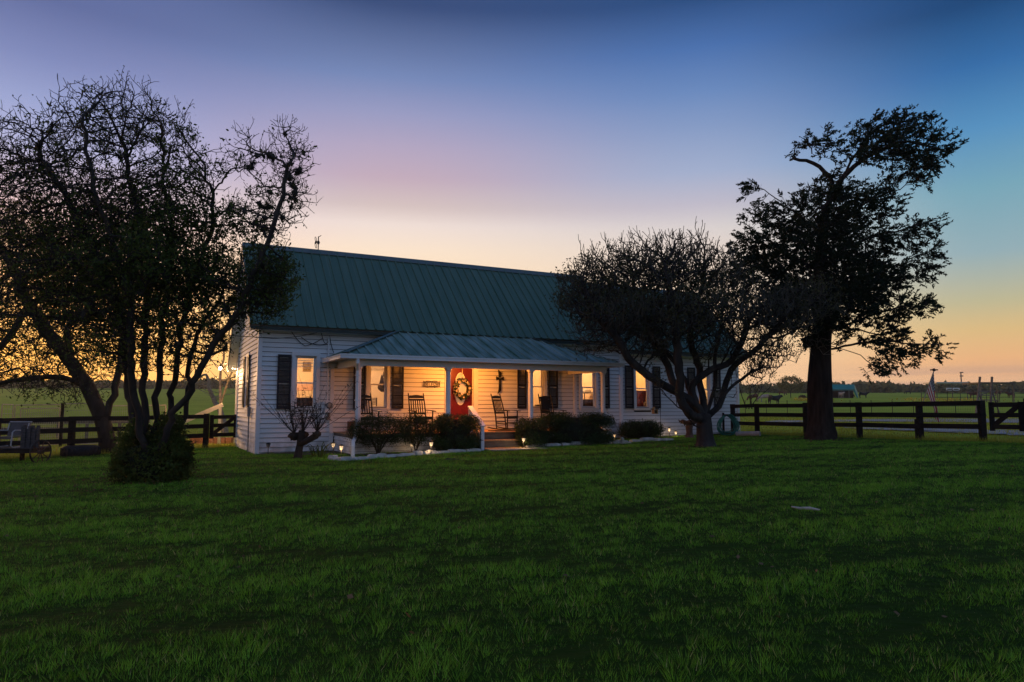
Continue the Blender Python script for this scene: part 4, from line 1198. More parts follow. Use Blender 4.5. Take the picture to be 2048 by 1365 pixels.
# --- old cedar by the fence
YD = 23.6
bD = gnd(1642, 882)
S = Skel()
b0 = S.line([bD + [0, 0, -0.3], at(1641, 860, YD), at(1640, 800, YD), at(1640, 740, YD), at(1642, 690, YD), at(1646, 620, YD), at(1640, 540, YD), at(1644, 470, YD), at(1652, 420, YD)], step=0.3)
def nb_(py): return min(b0, key=lambda i: abs(S.p[i][2] - at(1640, py, YD)[2]))
topn = b0[-1]
k1 = S.line(px_line([(1672, 375), (1692, 345), (1720, 325), (1760, 300), (1800, 280), (1850, 290), (1895, 305)], YD, 0, -.4), topn, 0.25, 0.02, 1)
dead1 = S.line(px_line([(1672, 365), (1650, 345), (1630, 325), (1586, 318)], YD, -.1, -.5), topn, 0.25, 0.015, 2)
S.line(px_line([(1630, 300), (1620, 280), (1600, 285)], YD, -.4, -.6), dead1[-3], 0.25, 0.02, 3)
S.line(px_line([(1715, 300), (1745, 260), (1790, 240)], YD, .2, .5), k1[4], 0.25, 0.02, 4)
arms = [(470, [(1600, 430), (1560, 405), (1520, 372), (1500, 368)], -.6), (540, [(1590, 520), (1540, 480), (1490, 462)], .5), (600, [(1560, 580), (1500, 560), (1470, 550)], -1.2), (520, [(1700, 490), (1780, 465), (1870, 440)], -.5), (600, [(1720, 560), (1800, 530), (1870, 510)], .8),
        (660, [(1720, 640), (1800, 610), (1870, 620)], -.9), (700, [(1700, 690), (1760, 680), (1830, 690), (1885, 690)], -.3), (690, [(1720, 710), (1750, 730), (1760, 755)], -1.0), (640, [(1720, 660), (1790, 680), (1850, 720)], 1.4), (560, [(1640, 540), (1620, 560), (1600, 590)], -2.2),
        (640, [(1600, 640), (1570, 660), (1545, 690)], -.6), (600, [(1690, 570), (1690, 580), (1700, 600)], 2.2), (450, [(1700, 430), (1760, 390), (1800, 380)], .6), (690, [(1620, 690), (1600, 700), (1592, 730)], -1.0)]
for k, (py, pts, dy) in enumerate(arms): S.line(px_line(pts, YD, dy * 0.4, dy), nb_(py), 0.25, 0.02, 40 + k)
nskel = len(S.p)
lobesD = [(1800, 275, 75, 42), (1860, 300, 55, 32), (1740, 265, 50, 35), (1790, 245, 42, 22), (1820, 345, 55, 38, .8), (1640, 288, 42, 26), (1606, 298, 20, 16), (1506, 375, 20, 26), (1640, 380, 45, 40, .7), (1560, 425, 60, 34), (1640, 440, 95, 50, 1.2), (1730, 410, 70, 40, .8), (1590, 500, 110, 50, 1.2), (1515, 500, 55, 40, 1.1),
          (1700, 500, 80, 45), (1640, 565, 130, 55, 1.2), (1530, 560, 65, 45, 1.1), (1490, 540, 30, 26), (1590, 610, 90, 45, 1.1), (1640, 500, 90, 60, 1.0, -1.2), (1650, 600, 100, 50, 1.1, -1.2), (1645, 440, 60, 60, 1.0, -.9), (1640, 640, 60, 40, 1.0, -1.1), (1690, 400, 50, 40, .9, -.7), (1760, 300, 70, 35, 1.0, -.6), (1720, 560, 80, 60, 1.0, 1.0), (1790, 475, 60, 34), (1855, 448, 38, 16), (1770, 560, 60, 35, .8), (1845, 535, 38, 34), (1860, 505, 22, 20), (1700, 630, 75, 40), (1790, 615, 70, 25), (1860, 610, 26, 12), (1760, 680, 50, 40), (1800, 700, 50, 26), (1760, 735, 28, 24), (1858, 702, 26, 24), (1878, 690, 20, 14), (1560, 640, 50, 28, .6), (1812, 728, 18, 16), (1640, 640, 60, 26, .7)]
S.colonize(blobs_px(lobesD, YD, 4600, 2.0, 45), 0.22, 0.21, 3.0, 80, 46, up=-0.02, wob=0.18)
r = S.radii(0.007, 2.25, 0.42)
treeD = thing('cedar_tree', 'old dark cedar with thick shaggy trunk and ragged crown beside the board fence', 'tree', bD)
r[b0] = np.maximum(r[b0], np.interp(np.arange(len(b0)), [0, len(b0) * .45, len(b0) - 1], [0.41, 0.33, 0.14]))
r[k1] = np.maximum(r[k1], np.linspace(0.11, 0.015, len(k1))); r[dead1] = np.maximum(r[dead1], np.linspace(0.10, 0.05, len(dead1)))
v, f = S.mesh(r, lambda w: w > 0.022)
rel = v - bD; ang = np.arctan2(rel[:, 1], rel[:, 0]); hz = rel[:, 2]
lowm = (np.hypot(rel[:, 0], rel[:, 1]) < 0.7) & (hz < 3.5)
v[lowm, :2] += (rel[lowm, :2] / np.linalg.norm(rel[lowm, :2], axis=1)[:, None]) * (0.035 * np.sin(ang[lowm] * 6 + hz[lowm] * 0.7) + 0.02 * np.sin(ang[lowm] * 11 - hz[lowm]))[:, None]
obj('trunk', (flare(v, bD, .45, .25), f), M_CEDARBARK, treeD, True)
v, f = S.mesh(r, lambda w: w <= 0.026); obj('twigs', (v, f), M_TWIG, treeD, False, kind='stuff')
m = MB(); m.blob(at(1617, 684, YD - .1), (0.22, 0.25, 0.2), 3, 0.3); obj('knot', m, M_CEDARBARK, treeD, True)
g = np.random.default_rng(51); P = np.array(S.p)
idx = [i for i in range(nskel, len(P)) if S.w[i] <= 5]
c = P[idx]; par = P[[S.par[i] for i in idx]]
d_ = c - par; d_ /= np.linalg.norm(d_, axis=1)[:, None] + 1e-9
out = c - np.array([bD[0], bD[1], 0]); out[:, 2] = 0; out /= np.linalg.norm(out, axis=1)[:, None] + 1e-9
d_ = d_ * 0.6 + out * 0.7 + np.array([0, 0, 0.12]) + g.normal(0, 0.25, d_.shape); d_ /= np.linalg.norm(d_, axis=1)[:, None]
v, f = sprays(c, d_, 20, 0.36, 52, 0.020, 0.60); v2, f2 = sprays(c + g.normal(0, .10, c.shape), d_, 16, 0.30, 53, 0.024, 0.9)
obj('crown', (np.concatenate([v, v2]), np.concatenate([f, f2 + len(v)])), M_CEDAR, treeD, kind='stuff')
# bare dead twigs fanning from the trunk under the crown
Sd = Skel(); r0 = Sd.line([at(1625, 690, YD - .3), at(1610, 700, YD - .4)], step=.1)
gg = np.random.default_rng(3)
for k in range(26):
    a = [at(1632 + gg.uniform(-8, 60), gg.uniform(590, 690), YD - .4)]
    e = a[0] + np.array([gg.uniform(-.9, .5), gg.uniform(-.6, .1), gg.uniform(-.7, .35)])
    Sd.line([a[0], (a[0] + e) / 2 + gg.normal(0, .08, 3), e, e + gg.normal(0, .2, 3)], None, 0.12, 0.02, k)
Sd.radii(.006, 2.2); twig_tips(Sd, 3, .35, 8, up=0, spread=.8); rd = Sd.radii(0.006, 2.4)
v, f = Sd.mesh(rd); obj('dead_twigs', (v, f), M_DEAD, treeD, kind='stuff')

# --- small trees further off
def small_tree(name, label, base, h, rx, ry, n, leafn, leafsz, seed, lm, stems=1, lit=None, crown0=0.35, leafp=1.0, rmax=0.2, group=None):
    S = Skel(); g = np.random.default_rng(seed)
    b = np.asarray(base, float)
    for k in range(stems):
        o = np.array([g.normal(0, .12 * (stems > 1)), g.normal(0, .12 * (stems > 1)), -0.15])
        ln = np.array([g.normal(0, .12 * h * (stems > 1)), g.normal(0, .1 * h * (stems > 1)), h * (crown0 + .15)])
        S.line([b + o, b + o + ln * .5 + g.normal(0, .05 * h * .5, 3) * [1, 1, 0], b + o + ln], None, h / 14, h * .004, seed + k)
    q = g.normal(0, 1, (n, 3)); q /= np.linalg.norm(q, axis=1)[:, None]; q *= g.uniform(0.3, 1, (n, 1)) ** .5
    A = b + np.array([0, 0, h * (0.5 + crown0 / 2)]) + q * np.array([rx, ry, h * (0.5 - crown0 / 2)])
    S.colonize(A, h / 22, h / 18, h, 60, seed, up=.05, wob=.2)
    r = S.radii(h * 0.0016, 2.2, rmax)
    t = thing(name, label, 'tree', b, 0, group)
    v, f = S.mesh(r); obj('trunk', (v, f), lit or M_BARK, t, True)
    tp = tips_of(S); tp = tp[g.random(len(tp)) < leafp]
    if leafn and len(tp):
        v, f = leaves(tp, leafn, h * 0.04, leafsz, seed + 3, .6); obj('crown', (v, f), lm, t, kind='stuff')
    return t
M_LEAF_F = mat('far_olive_leaf', (0.15, 0.14, 0.048), 0.8, 0.4, 0.6, trans=0.3, spec=0.1)
p = gnd(1500, 815); small_tree('bare_shrub_tree', 'sparse many-stemmed shrub tree beyond the fence beside the house corner', at(1499, 813, 40), 3.4, 1.7, 1.3, 260, 8, .11, 61, M_LEAF_R, 6, crown0=.2, leafp=.75, rmax=.13)
p = gnd(1582, 796); small_tree('pasture_tree', 'lone rounded leafy tree standing in the cattle pasture', p, 0.030 * p[1] + .3, .019 * p[1], .016 * p[1], 420, 14, .36, 62, M_LEAF_F, 1, crown0=.22, rmax=.3)
M_LIT = mat('lamp_light_bark', (0.26, 0.20, 0.14), 0.9, 0.35, 8, 0.5, 24)  # bark copy paled to put the lamp's light into the colour
# the gnarled snag and the yard trees behind the house
S = Skel(); bS = gnd(452, 868); YS = bS[1]
ids = S.line([bS + [0, 0, -.2]] + px_line([(447, 840), (437, 815), (424, 795), (417, 770), (416, 748), (408, 745), (404, 752)], YS), None, .2, .02, 71)
for k in range(7):
    g = np.random.default_rng(k); a = ids[len(ids) // 2 + k % 5]; S.line([S.p[a] + np.array([g.uniform(-.6, .9), g.normal(0, .3), g.uniform(.1, .6)]), S.p[a] + np.array([g.uniform(-.9, 1.3), g.normal(0, .4), g.uniform(.0, .8)])], a, .15, .03, k)
S.radii(.01, 2); twig_tips(S, 4, .5, 9, up=.1, spread=.9); r = S.radii(.008, 2, .2); r[ids] = np.maximum(r[ids], np.linspace(.20, .06, len(ids)))
t = thing('gnarled_snag', 'gnarled leafless snag with a hooked top lit by the lamp behind the house', 'tree', bS)
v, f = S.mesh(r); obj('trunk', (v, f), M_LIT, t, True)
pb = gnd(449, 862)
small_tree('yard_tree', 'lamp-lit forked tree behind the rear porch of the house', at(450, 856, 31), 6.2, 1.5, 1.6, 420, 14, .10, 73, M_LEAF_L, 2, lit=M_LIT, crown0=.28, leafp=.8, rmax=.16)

# far wood along the edge of the pasture: one mass nobody could count
g = np.random.default_rng(81); cs_ = []; sz = []
for k in range(560):
    az = g.uniform(-46, 46); dist = g.uniform(300, 420)
    x_, y_ = dist * math.tan(R(az)), dist
    hh = g.uniform(2.2, 4.6) * (0.55 if az < -8 else 0.95) * (1 + 0.35 * math.sin(az * .9) * math.sin(az * .37 + 1)) * (1.15 if az < 0 else 0.95)
    zb = tz(x_, y_); ww = hh * g.uniform(0.6, 1.1)
    m_ = 90
    q = g.normal(0, 1, (m_, 3)); q /= np.linalg.norm(q, axis=1)[:, None]; q *= g.uniform(.5, 1, (m_, 1))
    cs_.append(np.array([x_, y_, zb + hh * .5]) + q * np.array([ww, ww, hh * .52]))
v, f = leaves(np.concatenate(cs_), 2, .5, 2.0, 82, .8)
tag(obj('far_wood', (v, f), M_LEAF_F), kind='stuff')

# ------------------------------------------------------------------ shrubs round the porch
def bush(name, label, c, rx, ry, h, n, leaf, seed, lm, core=True, boxy=0.0, stemmy=0, cat='shrub', group=None, lobes=None):
    g = np.random.default_rng(seed); c = np.asarray(c, float)
    t = thing(name, label, cat, c, 0, group)
    if core:
        q = g.normal(0, 1, (n, 3)); q /= np.linalg.norm(q, axis=1)[:, None]
        if boxy: q = np.sign(q) * np.abs(q) ** (1 - boxy * 0.55); q /= np.maximum(np.abs(q).max(1), np.linalg.norm(q, axis=1) * .82)[:, None]
        rad = g.uniform(0.5, 1.03, n) ** .6 * (1 + (0.07 if boxy > .5 else 0.13) * lump(q[:, 0] * 3 + seed, q[:, 2] * 3 + q[:, 1] * 2, 1.5, seed))
        pts = c + np.array([0, 0, h * .5]) + q * rad[:, None] * np.array([rx, ry, h * .52])
        pts = pts[pts[:, 2] > c[2] + .02]
        if lobes:
            P_ = []
            for (dx, dy, dz, ax_, ay_, az_) in lobes:
                k_ = int(n * ax_ * az_ / sum(l[3] * l[5] for l in lobes)); w_ = g.normal(0, 1, (k_, 3)); w_ /= np.linalg.norm(w_, axis=1)[:, None]
                w_ *= (g.uniform(.35, 1.05, k_) ** .6 * (1 + .22 * lump(w_[:, 0] * 3 + dx * 9, w_[:, 2] * 3 + w_[:, 1] * 2, 1.5, seed)))[:, None]
                P_.append(c + np.array([dx, dy, dz]) + w_ * np.array([ax_, ay_, az_]))
            pts = np.concatenate(P_); pts = pts[pts[:, 2] > c[2] + .01]
        for k in range(26):             # stray shoots standing out of the outline
            j = g.integers(len(pts)); d_ = pts[j] - c - np.array([0, 0, h * .4]); d_ /= np.linalg.norm(d_); pts = np.concatenate([pts, pts[j] + d_ * np.linspace(.01, g.uniform(.05, .16), 7)[:, None] + g.normal(0, .012, (7, 3))])
        v, f = leaves(pts, 3, .022, leaf, seed + 1, .6)
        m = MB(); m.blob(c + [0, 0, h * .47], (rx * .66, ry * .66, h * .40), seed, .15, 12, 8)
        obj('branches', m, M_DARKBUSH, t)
        obj('foliage', (v, f), lm, t, kind='stuff')
    else:
        S = Skel(); k0 = S.node(c + [0, 0, -.05], -1)
        for k in range(stemmy):
            a = g.uniform(0, 6.28); S.line([c + [0, 0, .03], c + np.array([math.cos(a) * rx * .35, math.sin(a) * ry * .35, h * .45])], k0, .08, .01, k)
        q = g.normal(0, 1, (n, 3)); q /= np.linalg.norm(q, axis=1)[:, None]; q *= g.uniform(.35, 1, (n, 1)) ** .5
        A = c + np.array([0, 0, h * .62]) + q * np.array([rx, ry, h * .42])
        S.colonize(A, .06, .06, 1.5, 70, seed, up=.05, wob=.25); S.radii(.002, 2.2); twig_tips(S, 3, .10, seed, up=.6, spread=.5)
        r = S.radii(.0022, 2.3); v, f = S.mesh(r); obj('branches', (v, f), M_TWIG, t, kind='stuff')
        tp = tips_of(S); v, f = leaves(tp, 20, .055, leaf * .85, seed + 2, .6); obj('foliage', (v, f), lm, t, kind='stuff')
    return t
def bed(px, s): p = on_s(px, 860, s); p = np.array([p[0], p[1], tz(p[0], p[1]) + .03]); return p
bush('sparse_shrub', 'sparse twiggy shrub under the porch beside the downspout', bed(758, -2.72), .88, .42, 1.0, 1500, .032, 91, M_BOX, core=False, stemmy=9)
bush('sparse_shrub', 'thin twiggy shrub filling the gap beside the dense clipped bush and steps', bed(832, -2.70), .46, .40, 1.0, 900, .034, 92, M_BOX, core=False, stemmy=7)
bush('clipped_bush', 'dense dark clipped bush beside the handrail of the porch steps', bed(912, -2.72), .70, .50, 1.06, 9000, .034, 93, M_BOX, boxy=.8)
bush('clipped_bush', 'small rounded bush at the foot of a porch post right of the steps'.replace(' right of the steps', ' across the steps from the handrail'), bed(1062, -2.66), .50, .42, .86, 4600, .034, 94, M_BOX, boxy=.2)
bush('clipped_hedge', 'long dense clipped hedge below the last two porch columns', bed(1152, -2.66), 1.20, .50, 1.02, 14500, .034, 95, M_BOX, boxy=.9, cat='hedge')
bush('low_bush', 'low dark mound bush against the wall under the red chair window', bed(1282, -.75), .78, .5, .62, 5000, .04, 96, M_BOX, boxy=.1)
pb = bA + np.array([.05, -.15, 0])
bush('underbrush', 'leafy green undergrowth swallowing the foot of the many-stemmed crape myrtle', pb, .62, .55, .9, 6400, .062, 97, M_LEAF_L, boxy=.1, cat='undergrowth', lobes=[(0, 0, .34, .58, .52, .42), (-.34, .05, .26, .40, .4, .36), (.36, .1, .28, .42, .4, .34), (.26, .05, .62, .46, .4, .40), (-.36, .1, .62, .34, .35, .42), (.30, .15, 1.0, .26, .3, .30), (.52, .1, .55, .26, .25, .26), (-.30, .1, .98, .18, .25, .26)])
S2 = np.random.default_rng(98)
# strap-leaved lilies round the crape myrtle and beside the stump
def lily(label, c, n, L, spread, seed):
    g = np.random.default_rng(seed); t = thing('strap_leaf_plant', label, 'plant', c)
    for k in range(n):
        a = g.uniform(0, 6.28); b = np.asarray(c) + np.array([math.cos(a), math.sin(a), 0]) * g.uniform(0, spread)
        b[2] = tz(b[0], b[1]); l_ = L * g.uniform(.6, 1.2); o = np.array([math.cos(a), math.sin(a), 0]); sd_ = np.array([-o[1], o[0], 0]) * .012
        pts = [b, b + o * l_ * .25 + Zv * l_ * .55, b + o * l_ * .6 + Zv * l_ * .72, b + o * l_ * .95 + Zv * l_ * .5]
        m = MB(); wd = (1, 1.1, .8, .05)
        vs = [];
        for p_, w_ in zip(pts, wd): vs += [p_ - sd_ * w_, p_ + sd_ * w_]
        m.add(vs, [(0, 1, 3, 2), (2, 3, 5, 4), (4, 5, 7, 6)]); obj('leaf', m, M_LEAF_L, t)
    return t
lily('clump of strap leaves in the lawn at the foot of the crape myrtle', gnd(270, 966), 30, .42, .35, 1)
lily('dark strap-leaved plant growing beside the cut stump', gnd(640, 918), 24, .55, .2, 2)
lily('strap leaves on the house side of the crape myrtle underbrush', gnd(365, 955), 16, .35, .2, 3)

# pollarded stump with whippy shoots in front of the wall
bs = gnd(596, 921)
t = thing('pollarded_stump', 'gnarled pollarded stump sprouting thin bare shoots before the wall', 'stump', bs)
m = MB(); YW = bs[1]
m.tube([bs + [-.02, 0, -.1], bs + [0, 0, .15], at(600, 890, YW), at(604, 873, YW), at(606, 866, YW)], [.145, .105, .09, .12, .09], 12)
m.tube([at(600, 888, YW), at(618, 880, YW - .1), at(632, 872, YW - .1), at(636, 866, YW - .1)], [.10, .08, .09, .06], 9)
m.blob(at(588, 873, YW), (.13, .12, .10), 4, .35); m.blob(at(604, 870, YW + .05), (.15, .15, .11), 5, .35); m.blob(at(633, 869, YW - .1), (.10, .10, .08), 6, .35)
obj('trunk', m, M_BARK, t, True)
g = np.random.default_rng(6)
for k in range(96):
    q0 = at(*[(588, 868), (606, 864), (634, 865)][k % 3], YW + g.uniform(-.1, .1)); e = np.array([g.normal(0, .33) + (-.1, 0, .12)[k % 3], g.normal(0, .2), g.uniform(.6, 1.1)]) * g.uniform(.6, 1.5)
    m = MB(); mid_ = q0 + e * .5 + g.normal(0, .03, 3); m.tube([q0, mid_, q0 + e], [.006, .005, .002], 4)
    for j in range(7):
        f_ = g.uniform(.3, 1); p_ = q0 + e * f_; d_ = g.normal(0, 1, 3) * .022; n_ = np.cross(d_, [0.1, .7, .3]) * .3; m.add([p_, p_ + d_ + n_, p_ + d_ * 2, p_ + d_ - n_], [(0, 1, 2, 3)])
    obj('shoot', m, M_TWIG, t)
# ------------------------------------------------------------------ things on the porch
def LB(name, mb, m, parent, smooth=False): return obj(name, mb, m, parent, smooth, local=True)
def rocking_chair(label, t, s, turn):
    r = thing('rocking_chair', label, 'rocking chair', hp(t, s, 0.664), TH + turn, 'black rocking chairs on the porch')
    def bx(name, *a):
        m = MB(); m.beam(*a); return LB(name, m, M_BLACKWOOD, r)
    for sx_ in (-1, 1):
        m = MB(); pts = [(sx_ * .275, y, 0.032 + 0.16 * (y + .02) ** 2) for y in np.linspace(-.46, .56, 11)]; m.tube(pts, .021, 6); LB('runner', m, M_BLACKWOOD, r)
        m = MB(); m.tube([(sx_ * .27, .20, .05), (sx_ * .265, .24, .44), (sx_ * .262, .33, .80), (sx_ * .255, .44, 1.17), (sx_ * .255, .45, 1.20)], [.021, .023, .022, .019, .012], 7); LB('back_post', m, M_BLACKWOOD, r)
        m = MB(); m.tube([(sx_ * .28, -.24, .05), (sx_ * .285, -.245, .40), (sx_ * .29, -.25, .625)], [.02, .024, .02], 7); LB('leg', m, M_BLACKWOOD, r)
        m = MB(); m.beam((sx_ * .275, .27, .655), (sx_ * .31, -.10, .645), .06, .022); m.beam((sx_ * .31, -.10, .645), (sx_ * .325, -.34, .622), .095, .022); LB('arm', m, M_BLACKWOOD, r)
        bx('stretcher', (sx_ * .27, .21, .22), (sx_ * .28, -.24, .20), .02, .03)
    bx('stretcher', (-.27, -.24, .24), (.27, -.24, .24), .02, .03); bx('stretcher', (-.26, .21, .26), (.26, .21, .26), .02, .03)
    for k in range(7):
        y = -.26 + k * .076; bx('seat_slat', (-.285, y, .435 - .010 * k + .006 * abs(k - 3)), (.285, y, .435 - .010 * k + .006 * abs(k - 3)), .066, .018)
    bx('seat_rail', (-.28, -.27, .40), (.28, -.27, .40), .025, .06)
    bx('back_rail', (-.255, .275, .56), (.255, .275, .56), .022, .055); bx('back_rail', (-.25, .385, .985), (.25, .385, .985), .022, .06)
    m = MB(); vs = []
    for k in range(9):
        x_ = -.25 + .0625 * k; zt = 1.085 + .055 * math.cos((k - 4) / 4 * 1.35)
        vs += [(x_, .400, 1.035), (x_, .422, 1.035), (x_, .428, zt), (x_, .406, zt)]
    fs = []
    for k in range(8):
        a = 4 * k
        for i in range(4): fs.append((a + i, a + (i + 1) % 4, a + 4 + (i + 1) % 4, a + 4 + i))
    m.add(vs, fs + [(3, 2, 1, 0), (32, 33, 34, 35)]); LB('crest_rail', m, M_BLACKWOOD, r)
    for k in range(6):
        x_ = -.185 + .074 * k; m = MB(); m.beam((x_, .285, .58), (x_, .345, .78), .034, .012, (0, 1, 0)); m.beam((x_, .345, .78), (x_, .388, .96), .034, .012, (0, 1, 0)); LB('back_slat', m, M_BLACKWOOD, r)
    return r
c1 = rocking_chair('black slatted rocking chair in front of the dining window by the downspout', 3.00, -1.05, .05)
c2 = copy_tree(c1); c2['label'] = 'black rocking chair under the iron plaque beside the red door'
c3 = copy_tree(c1); c3['label'] = 'black rocking chair turned sideways, between the wall cross and a porch column'
c4 = copy_tree(c1); c4['label'] = 'black rocking chair by the last porch column, a dark cushion on its back'
for c, t, s, a in ((c2, 4.72, -1.05, .05), (c3, 7.72, -1.0, .50), (c4, 9.45, -1.05, .10)):
    c.location = tuple(hp(t, s, 0.664)); c.rotation_euler = (0, 0, TH + a); INV[c.name] = np.linalg.inv(np.array(Matrix.Translation(Vector(tuple(hp(t, s, 0.664)))) @ Matrix.Rotation(TH + a, 4, 'Z')))
m = MB(); m.box((-.20, .33, .58), (.30, 0, 0), (0, .09, .46), (0, -.045, .01)); m.v = [tuple(p) for p in m.v]
cu = LB('back_cushion', m, M_BLACKWOOD, c4)

def wire_table(label, t, s):
    r = thing('wire_table', label, 'side table', hp(t, s, 0.664), TH, 'iron side tables on the porch')
    w_, d_, h_ = .42, .28, .36
    m = MB(); m.bb(-w_ / 2, w_ / 2, -d_ / 2, d_ / 2, h_, h_ + .022); LB('table_top', m, mat('brown_slate_top', (.05, .035, .022), .5, .2, 6), r)
    for a in (-1, 1):
        for b in (-1, 1): m = MB(); m.tube([(a * w_ * .47, b * d_ * .45, 0), (a * w_ * .47, b * d_ * .45, h_)], .010, 6); LB('leg', m, M_IRON, r)
    m = MB()
    for b in (-1, 1):
        m.tube([(-w_ * .47, b * d_ * .45, .07), (w_ * .47, b * d_ * .45, .07)], .007, 5)
        m.tube([(w_ * .2 * math.cos(k * .5), b * d_ * .45, .29 + .05 * math.sin(k * .5)) for k in range(13)], .006, 4)
    LB('scroll_frame', m, M_IRON, r)
    return r
t1 = wire_table('small iron table with brown top beside the chair at the dining window', 3.85, -1.15)
t2 = copy_tree(t1); t2.location = tuple(hp(8.85, -1.15, .664)); t2['label'] = 'small iron table between the two rocking chairs by the cream lit window'

f = MB(); f.hb(6.85, 7.65, -1.95, -1.45, 0.664, 0.682); top('doormat', f, mat('brown_coir_mat', (.03, .02, .012), .95, .3, 30), 'brown coir doormat at the head of the porch steps', 'doormat')

# wreath on the door
wc = hp(oc + .02, 0.0, 2.03)
wr = thing('wreath', 'round floral wreath with greenery and pale blossoms on the red door', 'wreath', wc, TH)
g = np.random.default_rng(7)
m = MB()
for i in range(24):
    a0, a1 = 2 * math.pi * i / 24, 2 * math.pi * (i + 1) / 24
    m.tube([(.225 * math.cos(a), -.045, .27 * math.sin(a)) for a in (a0, a1)], .035, 6, False)
LB('twig_ring', m, mat('grapevine_twig', (.04, .025, .012), .9, .3, 9), wr)
M_LEAFW = mat('wreath_greenery', (.022, .034, .010), .6, .4, 8)
q = []
for i in range(300):
    a = g.uniform(0, 6.28); q.append((.235 * math.cos(a), -.06 - g.uniform(0, .04), .28 * math.sin(a)))
v, f = leaves(np.array(q), 3, .03, .085, 8, .5); obj('greenery', (v, f), M_LEAFW, wr, local=True, kind='stuff')
M_BLOS = mat('cream_silk_blossom', (.46, .36, .30), .7, .2, 12)
def blossom(r_, seed):
    g = np.random.default_rng(seed); m = MB()
    for k in range(9):
        a = k * 2.4; d_ = np.array([math.cos(a), -.7, math.sin(a)]); d_ /= np.linalg.norm(d_); e = np.cross(d_, [0, 1, .1]) * .6; m.add([(0, 0, 0), tuple(d_ * r_ * .6 + e * r_), tuple(d_ * r_ * 1.2), tuple(d_ * r_ * .6 - e * r_)], [(0, 1, 2, 3)])
    return mesh_np('blossom', np.array(m.v), m.f, M_BLOS)
bms = [blossom(.055, 1), blossom(.042, 2)]
for i, a in enumerate((1.2, 1.55, 2.2, .6, .1, -.35, -.7, -1.5, 3.4, 2.9, -2.2, .9)):
    share('blossom', bms[i % 2], wr, (.235 * math.cos(a), -.12, .28 * math.sin(a)), (0, a, 0))
m = MB(); m.box((-.012, -.062, .30), (.024, 0, 0), (0, .004, 0), (0, 0, .46)); LB('hanger', m, M_BLOS, wr)
m = MB()
for k in range(5): m.tube([(g.uniform(-.1, .1) + .2 * math.cos(2.6 + k * .4), -.1, .28 * math.sin(2.6 + k * .4)), (-.36 - .03 * k * g.uniform(-1, 1), -.1, .12 - .09 * k)], .006, 4)
LB('sprig', m, M_BLOS, wr)

# iron cross and name plaque on the clapboards
cp = hp(7.95, -0.03, 2.31)
cr = thing('wall_cross', 'long iron cross with slanted ends hung on the lit clapboards', 'cross', cp, TH)
m = MB()
def plate(mb, pts, y0, y1):
    n = len(pts); mb.add([(x, y0, z) for x, z in pts] + [(x, y1, z) for x, z in pts], [tuple(range(n)), tuple(range(2 * n - 1, n - 1, -1))] + [(i, n + i, n + (i + 1) % n, (i + 1) % n) for i in range(n)])
plate(m, [(-.075, .40), (.065, .29), (.03, .12), (-.04, .12)], -.03, -.012); plate(m, [(-.035, .06), (.035, .06), (.05, -.30), (.045, -.33), (-.095, -.44), (-.055, -.30)], -.03, -.012)
LB('upright', m, M_IRON, cr)
m = MB(); plate(m, [(-.16, .15), (-.13, .165), (-.03, .105), (.04, .105), (.14, .17), (.155, .02), (.03, .055), (-.04, .055), (-.15, .02)], -.036, -.032); LB('crossbar', m, M_IRON, cr)
pq = thing('name_plaque', 'openwork iron plaque with scroll corners on the clapboards beside the door', 'plaque', hp(5.44, -0.03, 2.10), TH)
m = MB()
for z in (0.0, .145): m.beam((-.27, -.02, z), (.27, -.02, z), .012, .02)
for x in (-.27, .27): m.beam((x, -.02, -.01), (x, -.02, .155), .012, .02, (0, 1, 0))
for sx_ in (-1, 1):
    for z, sz_ in ((0, -1), (.145, 1)): m.tube([(sx_ * (.27 + .03 * math.sin(k * .7)), -.02, z + sz_ * (.005 + .012 * k * .6)) for k in range(5)], .008, 4)
m.tube([(-.2 + .05 * k, -.02, .16 + .014 * math.sin(k * 1.3) * (1 - abs(k - 4) / 5) + .012) for k in range(9)], .008, 4); m.tube([(-.2 + .05 * k, -.02, -.02 - .014 * math.sin(k * 1.3)) for k in range(9)], .008, 4)
LB('plaque_frame', m, M_IRON, pq)
def text_mesh(s, size, depth):
    cu_ = bpy.data.curves.new('lettering', 'FONT'); cu_.body = s; cu_.size = size; cu_.extrude = depth; cu_.align_x = 'CENTER'; cu_.resolution_u = 2
    o_ = bpy.data.objects.new('lettering', cu_); COL.objects.link(o_)
    dg = bpy.context.evaluated_depsgraph_get(); me_ = bpy.data.meshes.new_from_object(o_.evaluated_get(dg))
    bpy.data.objects.remove(o_); bpy.data.curves.remove(cu_); return me_
me_ = text_mesh('2001 FC501', .128, .006); me_.materials.append(M_IRON)
share('lettering', me_, pq, (0, -.02, .024), (R(90), 0, 0))

# meter, conduit and wires on the wall by the porch
mt = thing('electric_meter', 'round glass electric meter in a grey box on the wall beside the first window', 'meter', hp(2.08, -.03, 1.25), TH)
m = MB(); m.bb(-.12, .12, -.09, .0, 0, .36); LB('meter_box', m, M_TRIM, mt)
m = MB(); m.tube([(0, -.09, .22), (0, -.16, .22)], [.085, .075], 16); LB('dial', m, mat('meter_glass_grey', (.25, .24, .22), .2, .2, 8), mt)
m = MB(); m.tube([(0, -.10, .22), (0, -.115, .22)], .098, 16); LB('dial_ring', m, M_IRON, mt)
m = MB(); m.tube([(-.05, -.04, .36), (-.05, -.04, 2.35)], .022, 8); LB('conduit', m, M_TRIM, mt)
m = MB(); m.tube([(.0, -.05, 0), (0, -.05, -.16)], .03, 8); m.bb(-.07, .05, -.07, -.01, -.22, -.12); LB('lower_fitting', m, mat('meter_fitting_tan', (.28, .22, .18), .7, .2, 8), mt)
